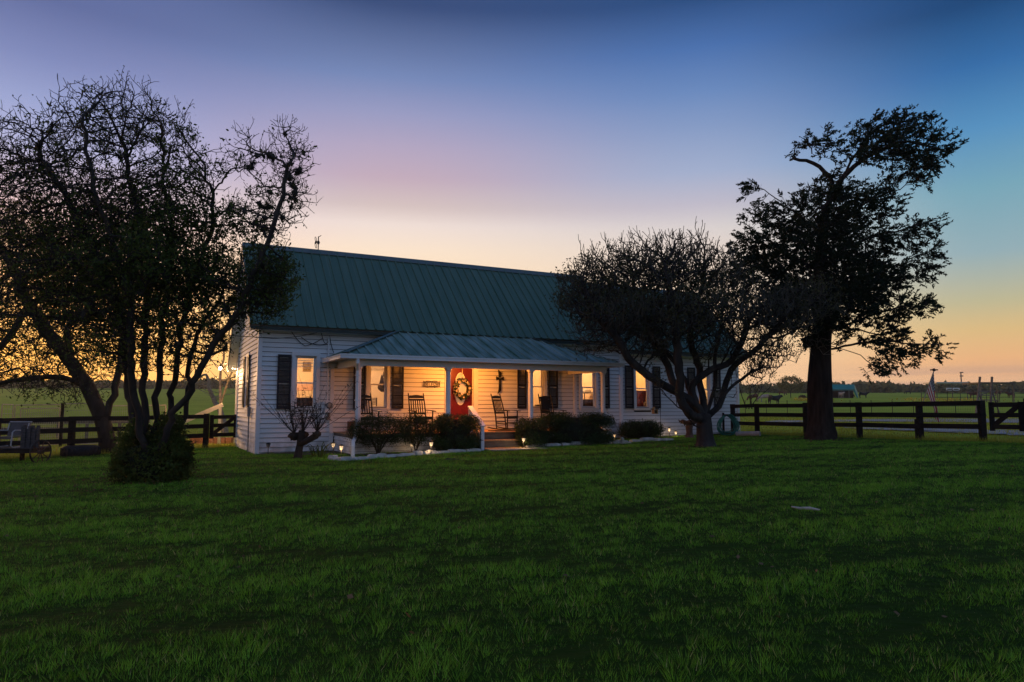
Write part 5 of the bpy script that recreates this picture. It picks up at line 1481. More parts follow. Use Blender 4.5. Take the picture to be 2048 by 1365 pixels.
def sag(a, b, s, n=14): return [np.asarray(a) * (1 - k / n) + np.asarray(b) * (k / n) - Zv * s * 4 * (k / n) * (1 - k / n) for k in range(n + 1)]
POLE = np.array([-20.0, 15.5, tz(-20.0, 15.5)])
up_ = thing('utility_pole', 'wooden utility pole at the far end of the service wires, out past the wagon bench', 'utility pole', POLE)
m = MB(); m.tube([POLE - Zv * .4, POLE + Zv * 5.4], [.14, .10], 10); obj('pole', m, M_STEP, up_)
m = MB(); m.beam(POLE + Zv * 5.1 - np.array([.5, .1, 0]), POLE + Zv * 5.1 + np.array([.5, .1, 0]), .09, .11); obj('crossarm', m, M_STEP, up_)
sw = thing('service_wires', 'black service wires drooping from the house wall out past the gable', 'wires', hp(1.82, -.05, 3.72))
for a, b, s in ((hp(1.80, -.10, 3.75), hp(.3, -.6, 3.42), .05), (hp(.3, -.6, 3.42), POLE + Zv * 5.0, .22), (hp(1.2, -.05, 3.55), hp(1.99, -.08, 3.36), .12), (hp(1.8, -.06, 3.72), hp(2.05, -.07, 3.55), .25), (hp(.9, -.04, 3.72), hp(1.32, -.06, 3.28), .05), (hp(1.32, -.06, 3.28), hp(1.85, -.06, 3.55), .04), (hp(2.05, -.07, 3.62), hp(2.2, -.06, 3.1), .06)):
    m = MB(); m.tube(sag(a, b, s), .011, 5); obj('wire', m, M_IRON, sw)
m = MB(); m.blob(hp(1.82, -.05, 3.75), .05); obj('weatherhead', m, M_IRON, sw)

# antenna on the ridge
an = thing('roof_antenna', 'small double-loop antenna on a thin mast above the roof ridge', 'antenna', hp(2.19, 2.7, 6.86), 0)
m = MB(); m.tube([(0, 0, 0), (0, 0, .52)], .018, 6); LB('mast', m, M_IRON, an)
for z in (.21, .40):
    m = MB(); m.tube([(-.09 + .025 * math.cos(k * math.pi / 6), .07 * math.sin(k * math.pi / 6), z + .095 * math.cos(k * math.pi / 6 + 1.57) * 1.0) for k in range(13)], .010, 5); LB('loop', m, M_IRON, an)
m = MB(); m.beam((-.12, 0, .305), (.06, 0, .305), .02, .02); m.tube([(0, 0, .5), (.10, 0, .56)], .012, 5); m.bb(-.035, .035, -.03, .03, .25, .36); m.bb(-.11, -.07, -.02, .02, .26, .36); LB('crossarm', m, M_IRON, an)

# ------------------------------------------------------------------ bed in front of the porch
M_LIT_GLASS = mat('lit_path_lamp_glass', (.35, .30, .22), .3, 0, emit=(1.0, .66, .36), estr=.8)
def path_light(label, p, h=.33, lit=1.0, wide=.054):
    p = np.asarray(p, float)
    r = thing('path_light', label, 'path light', p, 0, 'solar path lights round the porch')
    m = MB(); m.tube([(0, 0, -.05), (0, 0, h - .12)], .011, 6); LB('stake', m, M_IRON, r)
    m = MB(); m.lathe((0, 0, h - .12), [(.022, 0), (wide * .72, .004), (wide * .95, .085)], 12)
    LB('lamp_glass', m, M_LIT_GLASS if lit else mat('dim_lamp_glass', (.2, .18, .15), .2, .1, 6), r)
    m = MB()
    for k in range(4): a = k * math.pi / 2 + .5; m.tube([(wide * .75 * math.cos(a), wide * .75 * math.sin(a), h - .12), (wide * math.cos(a), wide * math.sin(a), h - .034)], .004, 4)
    LB('cage', m, M_IRON, r)
    m = MB(); m.lathe((0, 0, h - .034), [(wide * 1.25, 0), (wide * 1.15, .018), (.02, .042)], 12); LB('cap', m, M_IRON, r)
    if lit: point('path_lamp_glow', p + Zv * (h - .145) + np.array([.0, -.03, 0]), 4.0 * lit, (1.0, .64, .32), .03)
    return r
def up(p, dz=.04): return np.array([p[0], p[1], tz(p[0], p[1]) + dz])
path_light('unlit black path light against the wall by the house corner', up(hp(.30, -.35, 0)), lit=0)
path_light('dim path light behind the brighter one at the downspout', up(gnd(666, 914)), .36, .35)
path_light('lit path light standing beside the foot of the downspout', up(gnd(682, 921)), .36)
path_light('lit path light on the stone edging before the clipped bush', up(gnd(862, 912)), .36)
path_light('path light in the gap behind the sparse twiggy shrubs', up(hp(3.95, -2.45, 0)), .30, .3)
path_light('unlit path light at the handrail side of the steps', up(gnd(961, 904)), .33, 0)
path_light('lit path light on the hedge side of the porch steps', up(gnd(1047, 900)), .34)
path_light('small path light in front of the long hedge', up(gnd(1168, 893)), .32, .3)
path_light('lit path light at the far end of the long hedge', up(gnd(1229, 889)), .32)
path_light('lit path light behind the bird bath pedestal', up(hp(14.85, -.65, 0)), .36)
path_light('low lit path light on the tree side of the bird bath', up(hp(15.25, -.55, 0)), .22, .8)
for (t, s, pw) in ((14.25, -.22, .28), (14.46, -.22, .28), (14.67, -.22, .28)):
    pass
# stone edging: one thing for each run, every block a part
def edging(name, label, path, sizes, seed):
    g = np.random.default_rng(seed)
    P = np.array([gnd(*p) for p in path]); L = np.concatenate([[0], np.cumsum(np.linalg.norm(np.diff(P, axis=0), axis=1))])
    r = thing(name, label, 'stone edging', P[0])
    pos_ = 0.02
    tot = sum(sizes); k_ = L[-1] / tot
    for w_ in sizes:
        w_ = w_ * k_
        c = pos_ + w_ / 2; p = np.array([np.interp(c, L, P[:, k]) for k in range(3)]); q_ = np.array([np.interp(c + .05, L, P[:, k]) for k in range(3)])
        d_ = q_ - p; d_[2] = 0; d_ /= np.linalg.norm(d_); n_ = np.array([-d_[1], d_[0], 0])
        a = g.uniform(-.10, .10); d_, n_ = d_ * math.cos(a) + n_ * math.sin(a), n_ * math.cos(a) - d_ * math.sin(a)
        h_ = g.uniform(.10, .165); dp = g.uniform(.14, .22); p[2] = tz(p[0], p[1])
        nx_, vs = 4, []
        for i in range(nx_ + 1):
            f_ = -0.5 + i / nx_; e_ = 1 - .10 * (abs(f_) > .45) * g.uniform(.3, 1.5)
            for (yy_, zz_) in ((-.5, -.06), (-.52, .55), (-.40, .96), (.4, .98), (.5, .5), (.5, -.06)):
                vs.append(p + d_ * f_ * (w_ * .97) + n_ * (yy_ * dp * e_ + .05 + g.normal(0, .006)) + Zv * (zz_ * h_ * e_ + g.normal(0, .005)))
        fs = []
        for i in range(nx_):
            for j in range(6): a0 = i * 6 + j; b0_ = i * 6 + (j + 1) % 6; fs.append((a0, b0_, b0_ + 6, a0 + 6))
        fs += [tuple(range(5, -1, -1)), tuple(nx_ * 6 + j for j in range(6))]
        m = MB(); m.add(vs, [f_[::-1] for f_ in fs]); obj('stone', m, M_STONE, r)
        pos_ += w_ + g.uniform(.0, .012)
    return r
edging('stone_edging', 'rough white stone edging curving from the stump to the porch steps', [(655, 923), (690, 925), (735, 922), (780, 918), (830, 914), (880, 910), (930, 907), (953, 906)], [.28, .3, .34, .2, .38, .3, .32, .55, .52, .28, .2, .2, .3, .32, .6, .5], 1)
edging('stone_edging', 'row of squared white stones in front of the long hedge', [(1050, 899), (1090, 897), (1150, 894), (1222, 891)], [.2, .52, .6, .3, .5, .45, .62], 2)
edging('stone_edging', 'low grey kerb stones along the bed from the mound bush to the bird bath', [(1262, 887), (1300, 885), (1345, 883)], [.6, .7, .6, .5], 3)
# dark soil of the bed
m = MB(); P = []
for t in np.linspace(.1, 18.5, 60):
    s = -.55 if t < 1.0 or t > 12.2 else (-2.95 if 2.0 < t < 11.6 else -1.8)
    P.append((t, s))
vs = []
for (t, s) in P:
    for f_ in (0, .33, .66, 1.0):
        q_ = hp(t, s * (1 - f_) - .02 * f_, 0); vs.append((q_[0], q_[1], tz(q_[0], q_[1]) + .055))
fs = [(4 * i + j, 4 * i + 4 + j, 4 * i + 5 + j, 4 * i + 1 + j) for i in range(len(P) - 1) for j in range(3)]
m.add(vs, fs); b_ = obj('flower_bed_soil', m, M_SOIL, smooth=True); b_['kind'] = 'structure'

# last year's leaves blown over the lawn and gathered under the trees
g = np.random.default_rng(77)
qx, qy = [], []
for (tx_, ty_, tr_) in TRUNKS:
    a = g.uniform(0, 6.28, 260); d_ = np.abs(g.normal(0, 1.6, 260)) + .15; qx.append(tx_ + d_ * np.cos(a)); qy.append(ty_ + d_ * np.sin(a))
d_ = g.uniform(4, 24, 260); qy.append(d_); qx.append(g.uniform(-.75, .75, 260) * d_)
qx, qy = np.concatenate(qx), np.concatenate(qy); k_ = in_yard(qx, qy, 0); qx, qy = qx[k_], qy[k_]
v, f = leaves(np.stack([qx, qy, terrain(qx, qy) + .055], -1), 1, .012, .055, 78, .6, .7)
tag(obj('fallen_leaves', (v, f), mat('dry_fallen_leaf', (.13, .075, .035), .9, .5, 3)), kind='stuff')

# bird feeder on a shepherd's hook, bird bath, heap of rocks
ph = up(hp(14.2, -.95, 0), 0)
m = MB(); m.tube([ph + Zv * -.1, ph + Zv * 1.30, ph + Zv * 1.42 - U * .04, ph + Zv * 1.46 - U * .14, ph + Zv * 1.42 - U * .23, ph + Zv * 1.36 - U * .25], .010, 6)
top('shepherd_hook', m, M_IRON, 'thin black shepherd hook stuck in the bed beside the shutter', 'hook')
fc = ph - U * .25 + Zv * .93
bf = thing('bird_feeder', 'small house-shaped wooden bird feeder hanging from the thin hook', 'bird feeder', fc, TH)
M_FEED = mat('pale_cedar_feeder', (.36, .25, .12), .7, .2, 8)
m = MB(); m.bb(-.10, .10, -.08, .08, 0, .015); LB('tray', m, M_FEED, bf)
for sx_ in (-1, 1): m = MB(); m.bb(sx_ * .075 - .012, sx_ * .075 + .012, -.07, .07, .015, .17); LB('side_wall', m, M_FEED, bf)
m = MB(); m.bb(-.06, .06, -.05, .05, .015, .13); LB('seed_hopper', m, mat('dark_seed', (.06, .04, .02), .8, .3, 30), bf)
m = MB(); plate(m, [(-.14, .16), (0, .25), (.14, .16), (.14, .175), (0, .268), (-.14, .175)], -.09, .09); LB('feeder_roof', m, M_IRON, bf)
m = MB(); m.tube([(0, 0, .26), (0, 0, .43)], .004, 4); LB('hanging_wire', m, M_IRON, bf)
pbb = up(hp(15.05, -1.55, 0), 0)
bb_ = thing('bird_bath', 'twisted stone bird bath with a broken scalloped bowl in front of the wall', 'bird bath', pbb)
M_BATH = mat('brown_cast_stone', (.12, .075, .055), .85, .3, 7, .4)
m = MB(); n = 14
prof = [(.21, 0), (.21, .05), (.15, .09), (.115, .2), (.12, .34), (.135, .46), (.11, .50)]
for k, (r_, z_) in enumerate(prof):
    for j in range(n): a = 2 * math.pi * j / n + k * .35; rr = r_ * (1 + .07 * (j % 2)); m.v.append((rr * math.cos(a), rr * math.sin(a), z_))
for k in range(len(prof) - 1):
    for j in range(n): a0 = k * n + j; b0_ = k * n + (j + 1) % n; m.f.append((a0, b0_, b0_ + n, a0 + n)); m.m.append(0)
LB('pedestal', m, M_BATH, bb_, True)
m = MB(); n = 20
for (r_, z_) in ((.10, .49), (.22, .53), (.33, .60), (.38, .67), (.36, .68), (.30, .62), (.15, .57), (.0, .565)):
    for j in range(n): a = 2 * math.pi * j / n; k = 1 + .05 * (r_ > .3) * math.sin(a * 7); m.v.append((r_ * k * math.cos(a), r_ * k * math.sin(a), z_ + (.03 * math.sin(a * 7) if r_ > .34 else 0)))
for k in range(7):
    for j in range(n): a0 = k * n + j; b0_ = k * n + (j + 1) % n; m.f.append((a0, b0_, b0_ + n, a0 + n)); m.m.append(0)
LB('bowl', m, M_BATH, bb_, True)
rk = gnd(1240, 890); rp = thing('rock_pile', 'little heap of pale rocks at the end of the long hedge', 'rocks', rk)
g = np.random.default_rng(12)
for k in range(9):
    o = np.array([g.normal(0, .16), g.normal(0, .1), .05 + .05 * (k > 5) + .08 * (k > 7)]); m = MB(); m.blob(rk + o, (g.uniform(.06, .12), g.uniform(.05, .10), g.uniform(.04, .08)), k, .3); obj('rock', m, M_STONE, rp)

# garden hose coiled on the fence, drain pipe, stick, molehill
hb_ = hp(17.45, -1.3, 0); hb_ = up(hb_, .0)
g = np.random.default_rng(14); M_HOSE = mat('teal_garden_hose', (.010, .16, .13), .45, .2, 6, spec=.4)
hs = thing('garden_hose', 'teal garden hose hung in loose loops on the fence by the house corner', 'garden hose', hb_)
hx = at(1446, 829, 27.3)
for k in range(9):
    w_ = g.uniform(.22, .50); hgt = g.uniform(.62, .86); ox = g.uniform(-.06, .10); pts = []
    for j in range(29):
        a = 2 * math.pi * j / 28
        pts.append(np.array([hx[0] + .12 + ox + w_ * math.sin(a) * (0.55 + .45 * (1 - math.cos(a)) / 2), hx[1] + .03 * k - .25, hx[2] - hgt * (1 - math.cos(a)) / 2 - .02 * k * .3]))
    m = MB(); m.tube(pts, .017, 6, False); obj('hose_loop', m, M_HOSE, hs, True)
m = MB(); m.beam(hx + [0, -.02, -1.2], hx + [0, -.02, .06], .07, .07, up=(0, 1, 0)); m.beam(hx + [-.05, -.3, -.02], hx + [.1, -.3, -.02], .05, .05); m.beam(hx + [0.02, 0, -.02], hx + [0.02, -.4, -.02], .04, .04); obj('hose_hanger', m, M_FENCE, hs)
pp = at(1473, 870, 27.0); pq_ = at(1520, 869, 26.4)
m = MB(); m.tube([np.array([pp[0], pp[1], tz(pp[0], pp[1]) + .10]), np.array([pq_[0], pq_[1], tz(pq_[0], pq_[1]) + .12])], .10, 12); top('drain_pipe', m, M_CONC, 'grey pipe lying in the grass by the coiled hose', 'pipe')
ps = gnd(1614, 1028); m = MB(); m.tube([ps + [-.16, .05, .075], ps + [-.07, .02, .06], ps + [.03, -.01, .065], ps + [.13, -.05, .05]], [.008, .016, .020, .010], 6); m.tube([ps + [-.06, .02, .065], ps + [.01, .04, .07]], [.012, .006], 5)
top('fallen_stick', m, mat('bleached_stick', (.42, .36, .32), .8, .2, 10), 'short bleached stick lying alone on the lawn', 'stick')
pm = gnd(905, 923); m = MB(); m.blob(pm + [0, 0, -.01], (.22, .13, .075), 2, .35, 14, 7); top('molehill', m, M_SOIL, 'small dark mound of earth in the lawn before the porch', 'molehill')

# ------------------------------------------------------------------ board fences
def board_fence(name, label, pts, zpost=1.22, rails=(1.10, .745, .415), gate_after=None, cap=0.05):
    """posts at the points, three boards and welded wire between them"""
    P = [np.array([p[0], p[1], tz(p[0], p[1])]) for p in pts]
    r = thing(name, label, 'fence', P[0])
    for p in P:
        m = MB(); m.bb(p[0] - .075, p[0] + .075, p[1] - .075, p[1] + .075, p[2] - .3, p[2] + zpost + cap * .4); obj('post', m, M_FENCE, r)
    wm_ = MB()
    for a, b in zip(P[:-1], P[1:]):
        d_ = (b - a)[:2] / np.linalg.norm((b - a)[:2]); n_ = np.array([d_[1], -d_[0], 0]);
        if n_[1] > 0: n_ = -n_
        for z in rails:
            m = MB(); j = g.normal(0, .006, 2); m.beam(a + n_ * (.10 + abs(j[0])) + Zv * (z + .06 + j[0] * 2), b + n_ * (.10 + abs(j[1])) + Zv * (z + .06 + j[1] * 2), .035, .145 + j[0] * .6); obj('rail', m, M_FENCE, r)
        L = np.linalg.norm(b - a); k = int(L / .065)
        for i in range(k + 1):
            q_ = a + (b - a) * i / k - n_ * .06; wm_.tube([q_ + Zv * .02, q_ + Zv * 1.10], .0018, 3, False)
        for i in range(12): wm_.tube([a - n_ * .06 + Zv * (.04 + .095 * i), b - n_ * .06 + Zv * (.04 + .095 * i)], .0018, 3, False)
    obj('wire_mesh', wm_, M_WIRE, r, kind='stuff')
    return r, P
FRP = [(9.02, 28.75), (9.53, 27.40), (10.68, 25.60), (11.78, 23.90), (12.85, 22.20), (13.80, 20.68)]
fr, P_ = board_fence('board_fence', 'dark three-board fence with wire mesh running from the house corner past the cedar', FRP)
def gate(name, label, a, b, z0=.42, z1=1.17):
    a = np.array([a[0], a[1], tz(*a)]); b = np.array([b[0], b[1], tz(*b)])
    r = thing(name, label, 'gate', a)
    d_ = (b - a); L = np.linalg.norm(d_); d_ /= L
    for z in (z0 + .06, (z0 + z1) / 2 + .02, z1 - .06): m = MB(); m.beam(a + d_ * .13 + Zv * z, b - d_ * .13 + Zv * z, .04, .13); obj('gate_rail', m, M_FENCE, r)
    for f_ in (.13, L - .13): m = MB(); q_ = a + d_ * f_; m.beam(q_ + Zv * (z0 - .06), q_ + Zv * (z1 + .02), .13, .05, up=(0, 1, 0)); obj('stile', m, M_FENCE, r)
    m = MB(); m.beam(a + d_ * .2 + Zv * (z0 + .12), b - d_ * .2 + Zv * (z1 - .1), .045, .13); obj('brace', m, M_FENCE, r)
    m = MB()
    for i in range(14): q_ = a + d_ * (.13 + (L - .26) * i / 13); m.tube([q_ + Zv * .05, q_ + Zv * z1], .0018, 3, False)
    for i in range(10): m.tube([a + d_ * .13 + Zv * (.05 + .11 * i), b - d_ * .13 + Zv * (.05 + .11 * i)], .0018, 3, False)
    obj('wire_mesh', m, M_WIRE, r, kind='stuff')
    return r
gate('wooden_gate', 'dark wooden gate with one diagonal brace at the end of the cedar fence', (13.86, 20.55), (14.42, 19.72))
for k, (x_, y_) in enumerate(((14.44, 19.66), (15.6, 17.9))):
    m = MB(); z_ = tz(x_, y_); m.bb(x_ - .08, x_ + .08, y_ - .08, y_ + .08, z_ - .3, z_ + 1.28); o_ = top('gate_post', m, M_FENCE, 'stout dark post holding the latch side of the gate' if k == 0 else 'fence post past the gate', 'post')
m = MB()
rr = [(14.5, 19.55), (15.6, 17.9)]
r2, _ = board_fence('board_fence', 'short run of dark board fence beyond the wooden gate', [(14.47, 19.52), (15.55, 17.95), (16.6, 16.3)])
g = np.random.default_rng(15)
FLP = [(-10.78, 24.85), (-12.30, 23.35), (-13.70, 21.95), (-15.05, 20.60), (-16.5, 19.2), (-18.0, 17.7)]
fl, _ = board_fence('board_fence', 'dark three-board fence behind the yard trees and the tractor tyre', FLP)
gate('wooden_gate', 'dark wooden gate with a diagonal brace closing the gap beside the gable', (-10.74, 24.9), (-9.95, 25.7))
m = MB(); q_ = np.array([-9.92, 25.75]); m.bb(q_[0] - .09, q_[0] + .03, q_[1] - .06, q_[1] + .06, -.2, 1.22); top('gate_post', m, M_FENCE, 'dark gate post close against the gable wall', 'post')

# ------------------------------------------------------------------ the yard beyond the fence with the leaning tree
M_PANEL = mat('panel_with_warm_light', (.44, .34, .22), .6, .2, 5)  # galvanised steel tinted: the warm evening light is put into its colour
def pen_panel(label, a, b, h, nv, nh, d_r=.012, fr=.022, name='pen_fence'):
    a = np.array([a[0], a[1], tz(a[0], a[1])]); b = np.array([b[0], b[1], tz(b[0], b[1])])
    r = thing(name, label, 'livestock panel', a)
    m = MB()
    for (p, q_) in ((a + Zv * .1, a + Zv * h), (b + Zv * .1, b + Zv * h), (a + Zv * h, b + Zv * h), (a + Zv * .12, b + Zv * .12)): m.tube([p, q_], fr, 6)
    obj('panel_frame', m, M_PANEL, r)
    m = MB()
    for i in range(1, nv): q_ = a + (b - a) * i / nv; m.tube([q_ + Zv * .12, q_ + Zv * h], d_r * .55, 3, False)
    for i in range(1, nh): z = .12 + (h - .12) * i / nh; m.tube([a + Zv * z, b + Zv * z], d_r * .55, 3, False)
    obj('panel_wire', m, M_PANEL, r, kind='stuff'); return r
def fl_at(px, Y): p = at(px, 850, Y); return (p[0], p[1])
pen_panel('narrow galvanised panel seen edge-on at the end of the livestock pen', fl_at(2, 26.5), fl_at(24, 28.0), 1.72, 4, 9)
pen_panel('long galvanised pen gate behind the wagon bench', fl_at(28, 28.0), fl_at(121, 28.6), 1.70, 22, 4)
pen_panel('livestock panel with a top rail and tag plate near the leaning tree', fl_at(40, 27.4), fl_at(118, 28.0), 1.55, 18, 9)
pen_panel('bright lamp-lit wire panel between the pen gate and the leaning tree', fl_at(126, 28.4), fl_at(210, 28.0), 1.72, 26, 6)
pen_panel('wire panel of the pen on the house side of the leaning tree', fl_at(212, 28.0), fl_at(330, 28.6), 1.6, 30, 7)
def bar(name, label, cat, p0, p1, w_, m_): m = MB(); m.beam(p0, p1, w_, w_); return top(name, m, m_, label, cat)
m = MB(); q_ = fl_at(123, 28.3); z_ = tz(*q_); m.tube([(q_[0], q_[1], z_ - .1), (q_[0], q_[1], z_ + 1.75)], .06, 8); top('pen_post', m, M_FENCE, 'thick post where the pen gate meets the lit panel', 'post')
# low dark rails of a further fence in the pasture
r3 = thing('rail_fence', 'low dark rail fence crossing the pasture beyond the livestock pen', 'fence', (at(40, 836, 36)[0], 36, 0))
for x0, x1 in ((0, 60), (60, 118), (118, 175), (175, 240), (240, 300)):
    a, b = at(x0, 836, 37), at(x1, 836, 37)
    for z in (.85, .5): m = MB(); m.beam(np.array([a[0], a[1], tz(a[0], a[1]) + z]), np.array([b[0], b[1], tz(b[0], b[1]) + z]), .04, .16); obj('rail', m, M_STEP, r3)
    m = MB(); m.bb(a[0] - .07, a[0] + .07, a[1] - .05, a[1] + .05, tz(a[0], a[1]) - .1, tz(a[0], a[1]) + 1.0); obj('post', m, M_STEP, r3)
# tractor tyre lying on its side
pt = gnd(161, 914); M_RUB = mat('black_tyre_rubber', (.012, .012, .013), .7, .2, 20)
ty = thing('tractor_tyre', 'big black tractor tyre lying flat in front of the board fence', 'tyre', pt)
m = MB(); m.lathe(pt, [(.26, 0.02), (.42, 0.0), (.51, .05), (.53, .17), (.51, .29), (.42, .345), (.30, .33), (.26, .26), (.26, .05)], 28); obj('carcass', m, M_RUB, ty, True)
for k in range(22):
    a = 2 * math.pi * k / 22; e = np.array([math.cos(a), math.sin(a), 0]); s_ = np.array([-e[1], e[0], 0])
    m = MB(); m.beam(pt + e * .52 + Zv * .06 - s_ * .03, pt + e * .52 + Zv * .28 + s_ * .05, .04, .035, up=e); obj('tread_lug', m, M_RUB, ty)
# wagon bench with boards and a spoked wheel
pw = gnd(40, 917); YW_ = 19.7
wg = thing('wagon_bench', 'old dark wagon bed with a spoked wheel and weathered upright boards', 'wagon', np.array([-15.0, YW_, tz(-15.0, YW_)]))
zb = tz(-14.6, YW_)
xa, xb = at(-45, 890, YW_)[0], at(84, 890, YW_)[0]
m = MB(); m.bb(xa, xb, YW_ - .4, YW_ + .4, zb + .30, zb + .42); obj('bed', m, M_FENCE, wg)
for k in range(12):
    x0 = xa + (xb - xa) * k / 12; m = MB(); m.bb(x0 + .008, x0 + (xb - xa) / 12 - .008, YW_ - .42, YW_ + .42, zb + .422, zb + .452); obj('plank', m, mat('weathered_grey_plank', (.06, .055, .055), .9, .4, 8, .5, stretch=(1, 1, 4)), wg)
M_GREYP = MATS['weathered_grey_plank']
for k in range(7):
    x0 = at(56 + 5.0 * k, 880, YW_)[0]; m = MB(); m.bb(x0, x0 + .068, YW_ - .30 - .03 * (k % 2), YW_ - .24 - .03 * (k % 2), zb + .452, zb + 1.02 + .06 * math.sin(k * 2.2)); obj('upright_board', m, M_GREYP, wg)
wc_ = np.array([at(82, 893, YW_ - .45)[0], YW_ - .45, zb + .34])
ax = np.array([.97, -.24, 0.]); ax /= np.linalg.norm(ax); pz_ = np.cross(ax, Zv)
m = MB(); m.tube([wc_ + .32 * (math.cos(a) * pz_ + math.sin(a) * Zv) for a in np.linspace(0, 2 * math.pi, 25)], .022, 6, False); wh = obj('wheel', m, M_IRON, wg)
for k in range(10): a = 2 * math.pi * k / 10; m = MB(); m.tube([wc_, wc_ + .31 * (math.cos(a) * pz_ + math.sin(a) * Zv)], .012, 5); obj('spoke', m, mat('faded_red_spoke', (.09, .04, .03), .8, .3, 9), wh)
m = MB(); m.tube([wc_ - ax * .08, wc_ + ax * .08], .05, 10); obj('hub', m, M_IRON, wh)
m = MB(); m.bb(at(40, 900, YW_)[0], at(46, 900, YW_)[0], YW_, YW_ + .09, zb - .05, zb + .30); obj('leg', m, M_FENCE, wg)
# white tube lawn chair on the wagon
pc = np.array([at(26, 890, YW_)[0], YW_ - .12, zb + .452])
lc = thing('lawn_chair', 'white metal tube lawn chair set on the wagon bench', 'chair', pc, R(-8))
M_CHAIRGREY = mat('grey_chair_mesh', (.055, .055, .06), .6, .2, 8); M_WMET = mat('chalky_white_metal', (.34, .34, .34), .5, .2, 8)
for sx_ in (-1, 1):
    m = MB(); m.tube([(sx_ * .31, .26, .02), (sx_ * .31, -.22, 0.0), (sx_ * .31, -.30, .06), (sx_ * .31, -.27, .42), (sx_ * .31, -.20, .47), (sx_ * .31, .22, .45), (sx_ * .31, .27, .66)], .018, 7); LB('arm_frame', m, M_WMET, lc)
m = MB(); m.bb(-.29, .29, -.24, .20, .265, .29); m.bb(-.29, .29, -.26, -.235, .23, .29); LB('seat', m, M_CHAIRGREY, lc)
m = MB(); m.box((-.30, .20, .30), (.60, 0, 0), (0, .10, .38), (0, .02, -.004)); LB('backrest', m, M_CHAIRGREY, lc)
m = MB(); m.tube([(-.33, .31, .69), (.36, .31, .69)], .016, 6); LB('top_rail', m, M_WMET, lc)

# bare bulb and a string of lights on the rear porch
bl = thing('light_bulb', 'bare glowing bulb hanging at the corner of the rear porch', 'lamp', hp(-.49, 7.27, 2.86))
m = MB(); m.blob(hp(-.49, 7.27, 2.9), .055, 1, 0, 12, 8); obj('bulb', m, mat('white_hot_bulb', (1, .9, .7), .4, 0, emit=(1, .75, .42), estr=60), bl, True)
m = MB(); m.tube([hp(-.49, 7.27, 2.94), hp(-.49, 7.27, 3.06)], .022, 8); m.tube([hp(-.49, 7.27, 3.05), hp(0.05, 6.2, 3.1)], .012, 5); obj('bulb_holder', m, M_IRON, bl)
point('yard_bulb_light', hp(-.49, 7.27, 2.78), 420, (1.0, .56, .26), .06)
sl = thing('string_lights', 'string of small warm bulbs under the rear porch eave', 'string lights', hp(.2, 6.1, 2.95))
m = MB(); m.tube(sag(hp(-.3, 6.5, 2.98), hp(.25, 5.5, 2.95), .10), .006, 4); obj('cable', m, M_IRON, sl)
for k in range(5):
    q_ = sag(hp(-.3, 6.5, 2.98), hp(.25, 5.5, 2.95), .10)[2 + 2 * k]; m = MB(); m.blob(q_ - Zv * .04, .026, k, 0, 8, 6); obj('bulb', m, mat('small_warm_bulb', (1, .8, .5), .4, 0, emit=(1, .66, .34), estr=10), sl, True)
ub = thing('utility_box', 'grey cable box with a hanging conduit on the gable wall', 'utility box', hp(-.03, 1.35, 1.12), TH)
m = MB(); m.hb(-.11, -.025, 1.28, 1.46, 1.12, 1.42); obj('box', m, M_CONC, ub); m = MB(); m.tube([hp(-.06, 1.42, 1.12), hp(-.06, 1.42, 0)], .022, 6); obj('conduit', m, M_CONC, ub)
wood = gnd(452, 884)
pl_ = thing('brick_stack', 'low stack of reddish blocks behind the gate by the gable', 'blocks', gnd(405, 882))
g = np.random.default_rng(16); q0 = at(380, 872, 28.5)
for k in range(14):
    x_ = q0[0] + .24 * (k % 7); z_ = tz(q0[0], q0[1]) + .14 * (k // 7); m = MB(); m.bb(x_, x_ + .22, q0[1] + g.uniform(-.03, .03), q0[1] + .3, z_, z_ + .13); obj('block', m, mat('red_clay_block', (.26, .11, .06), .9, .3, 6), pl_)

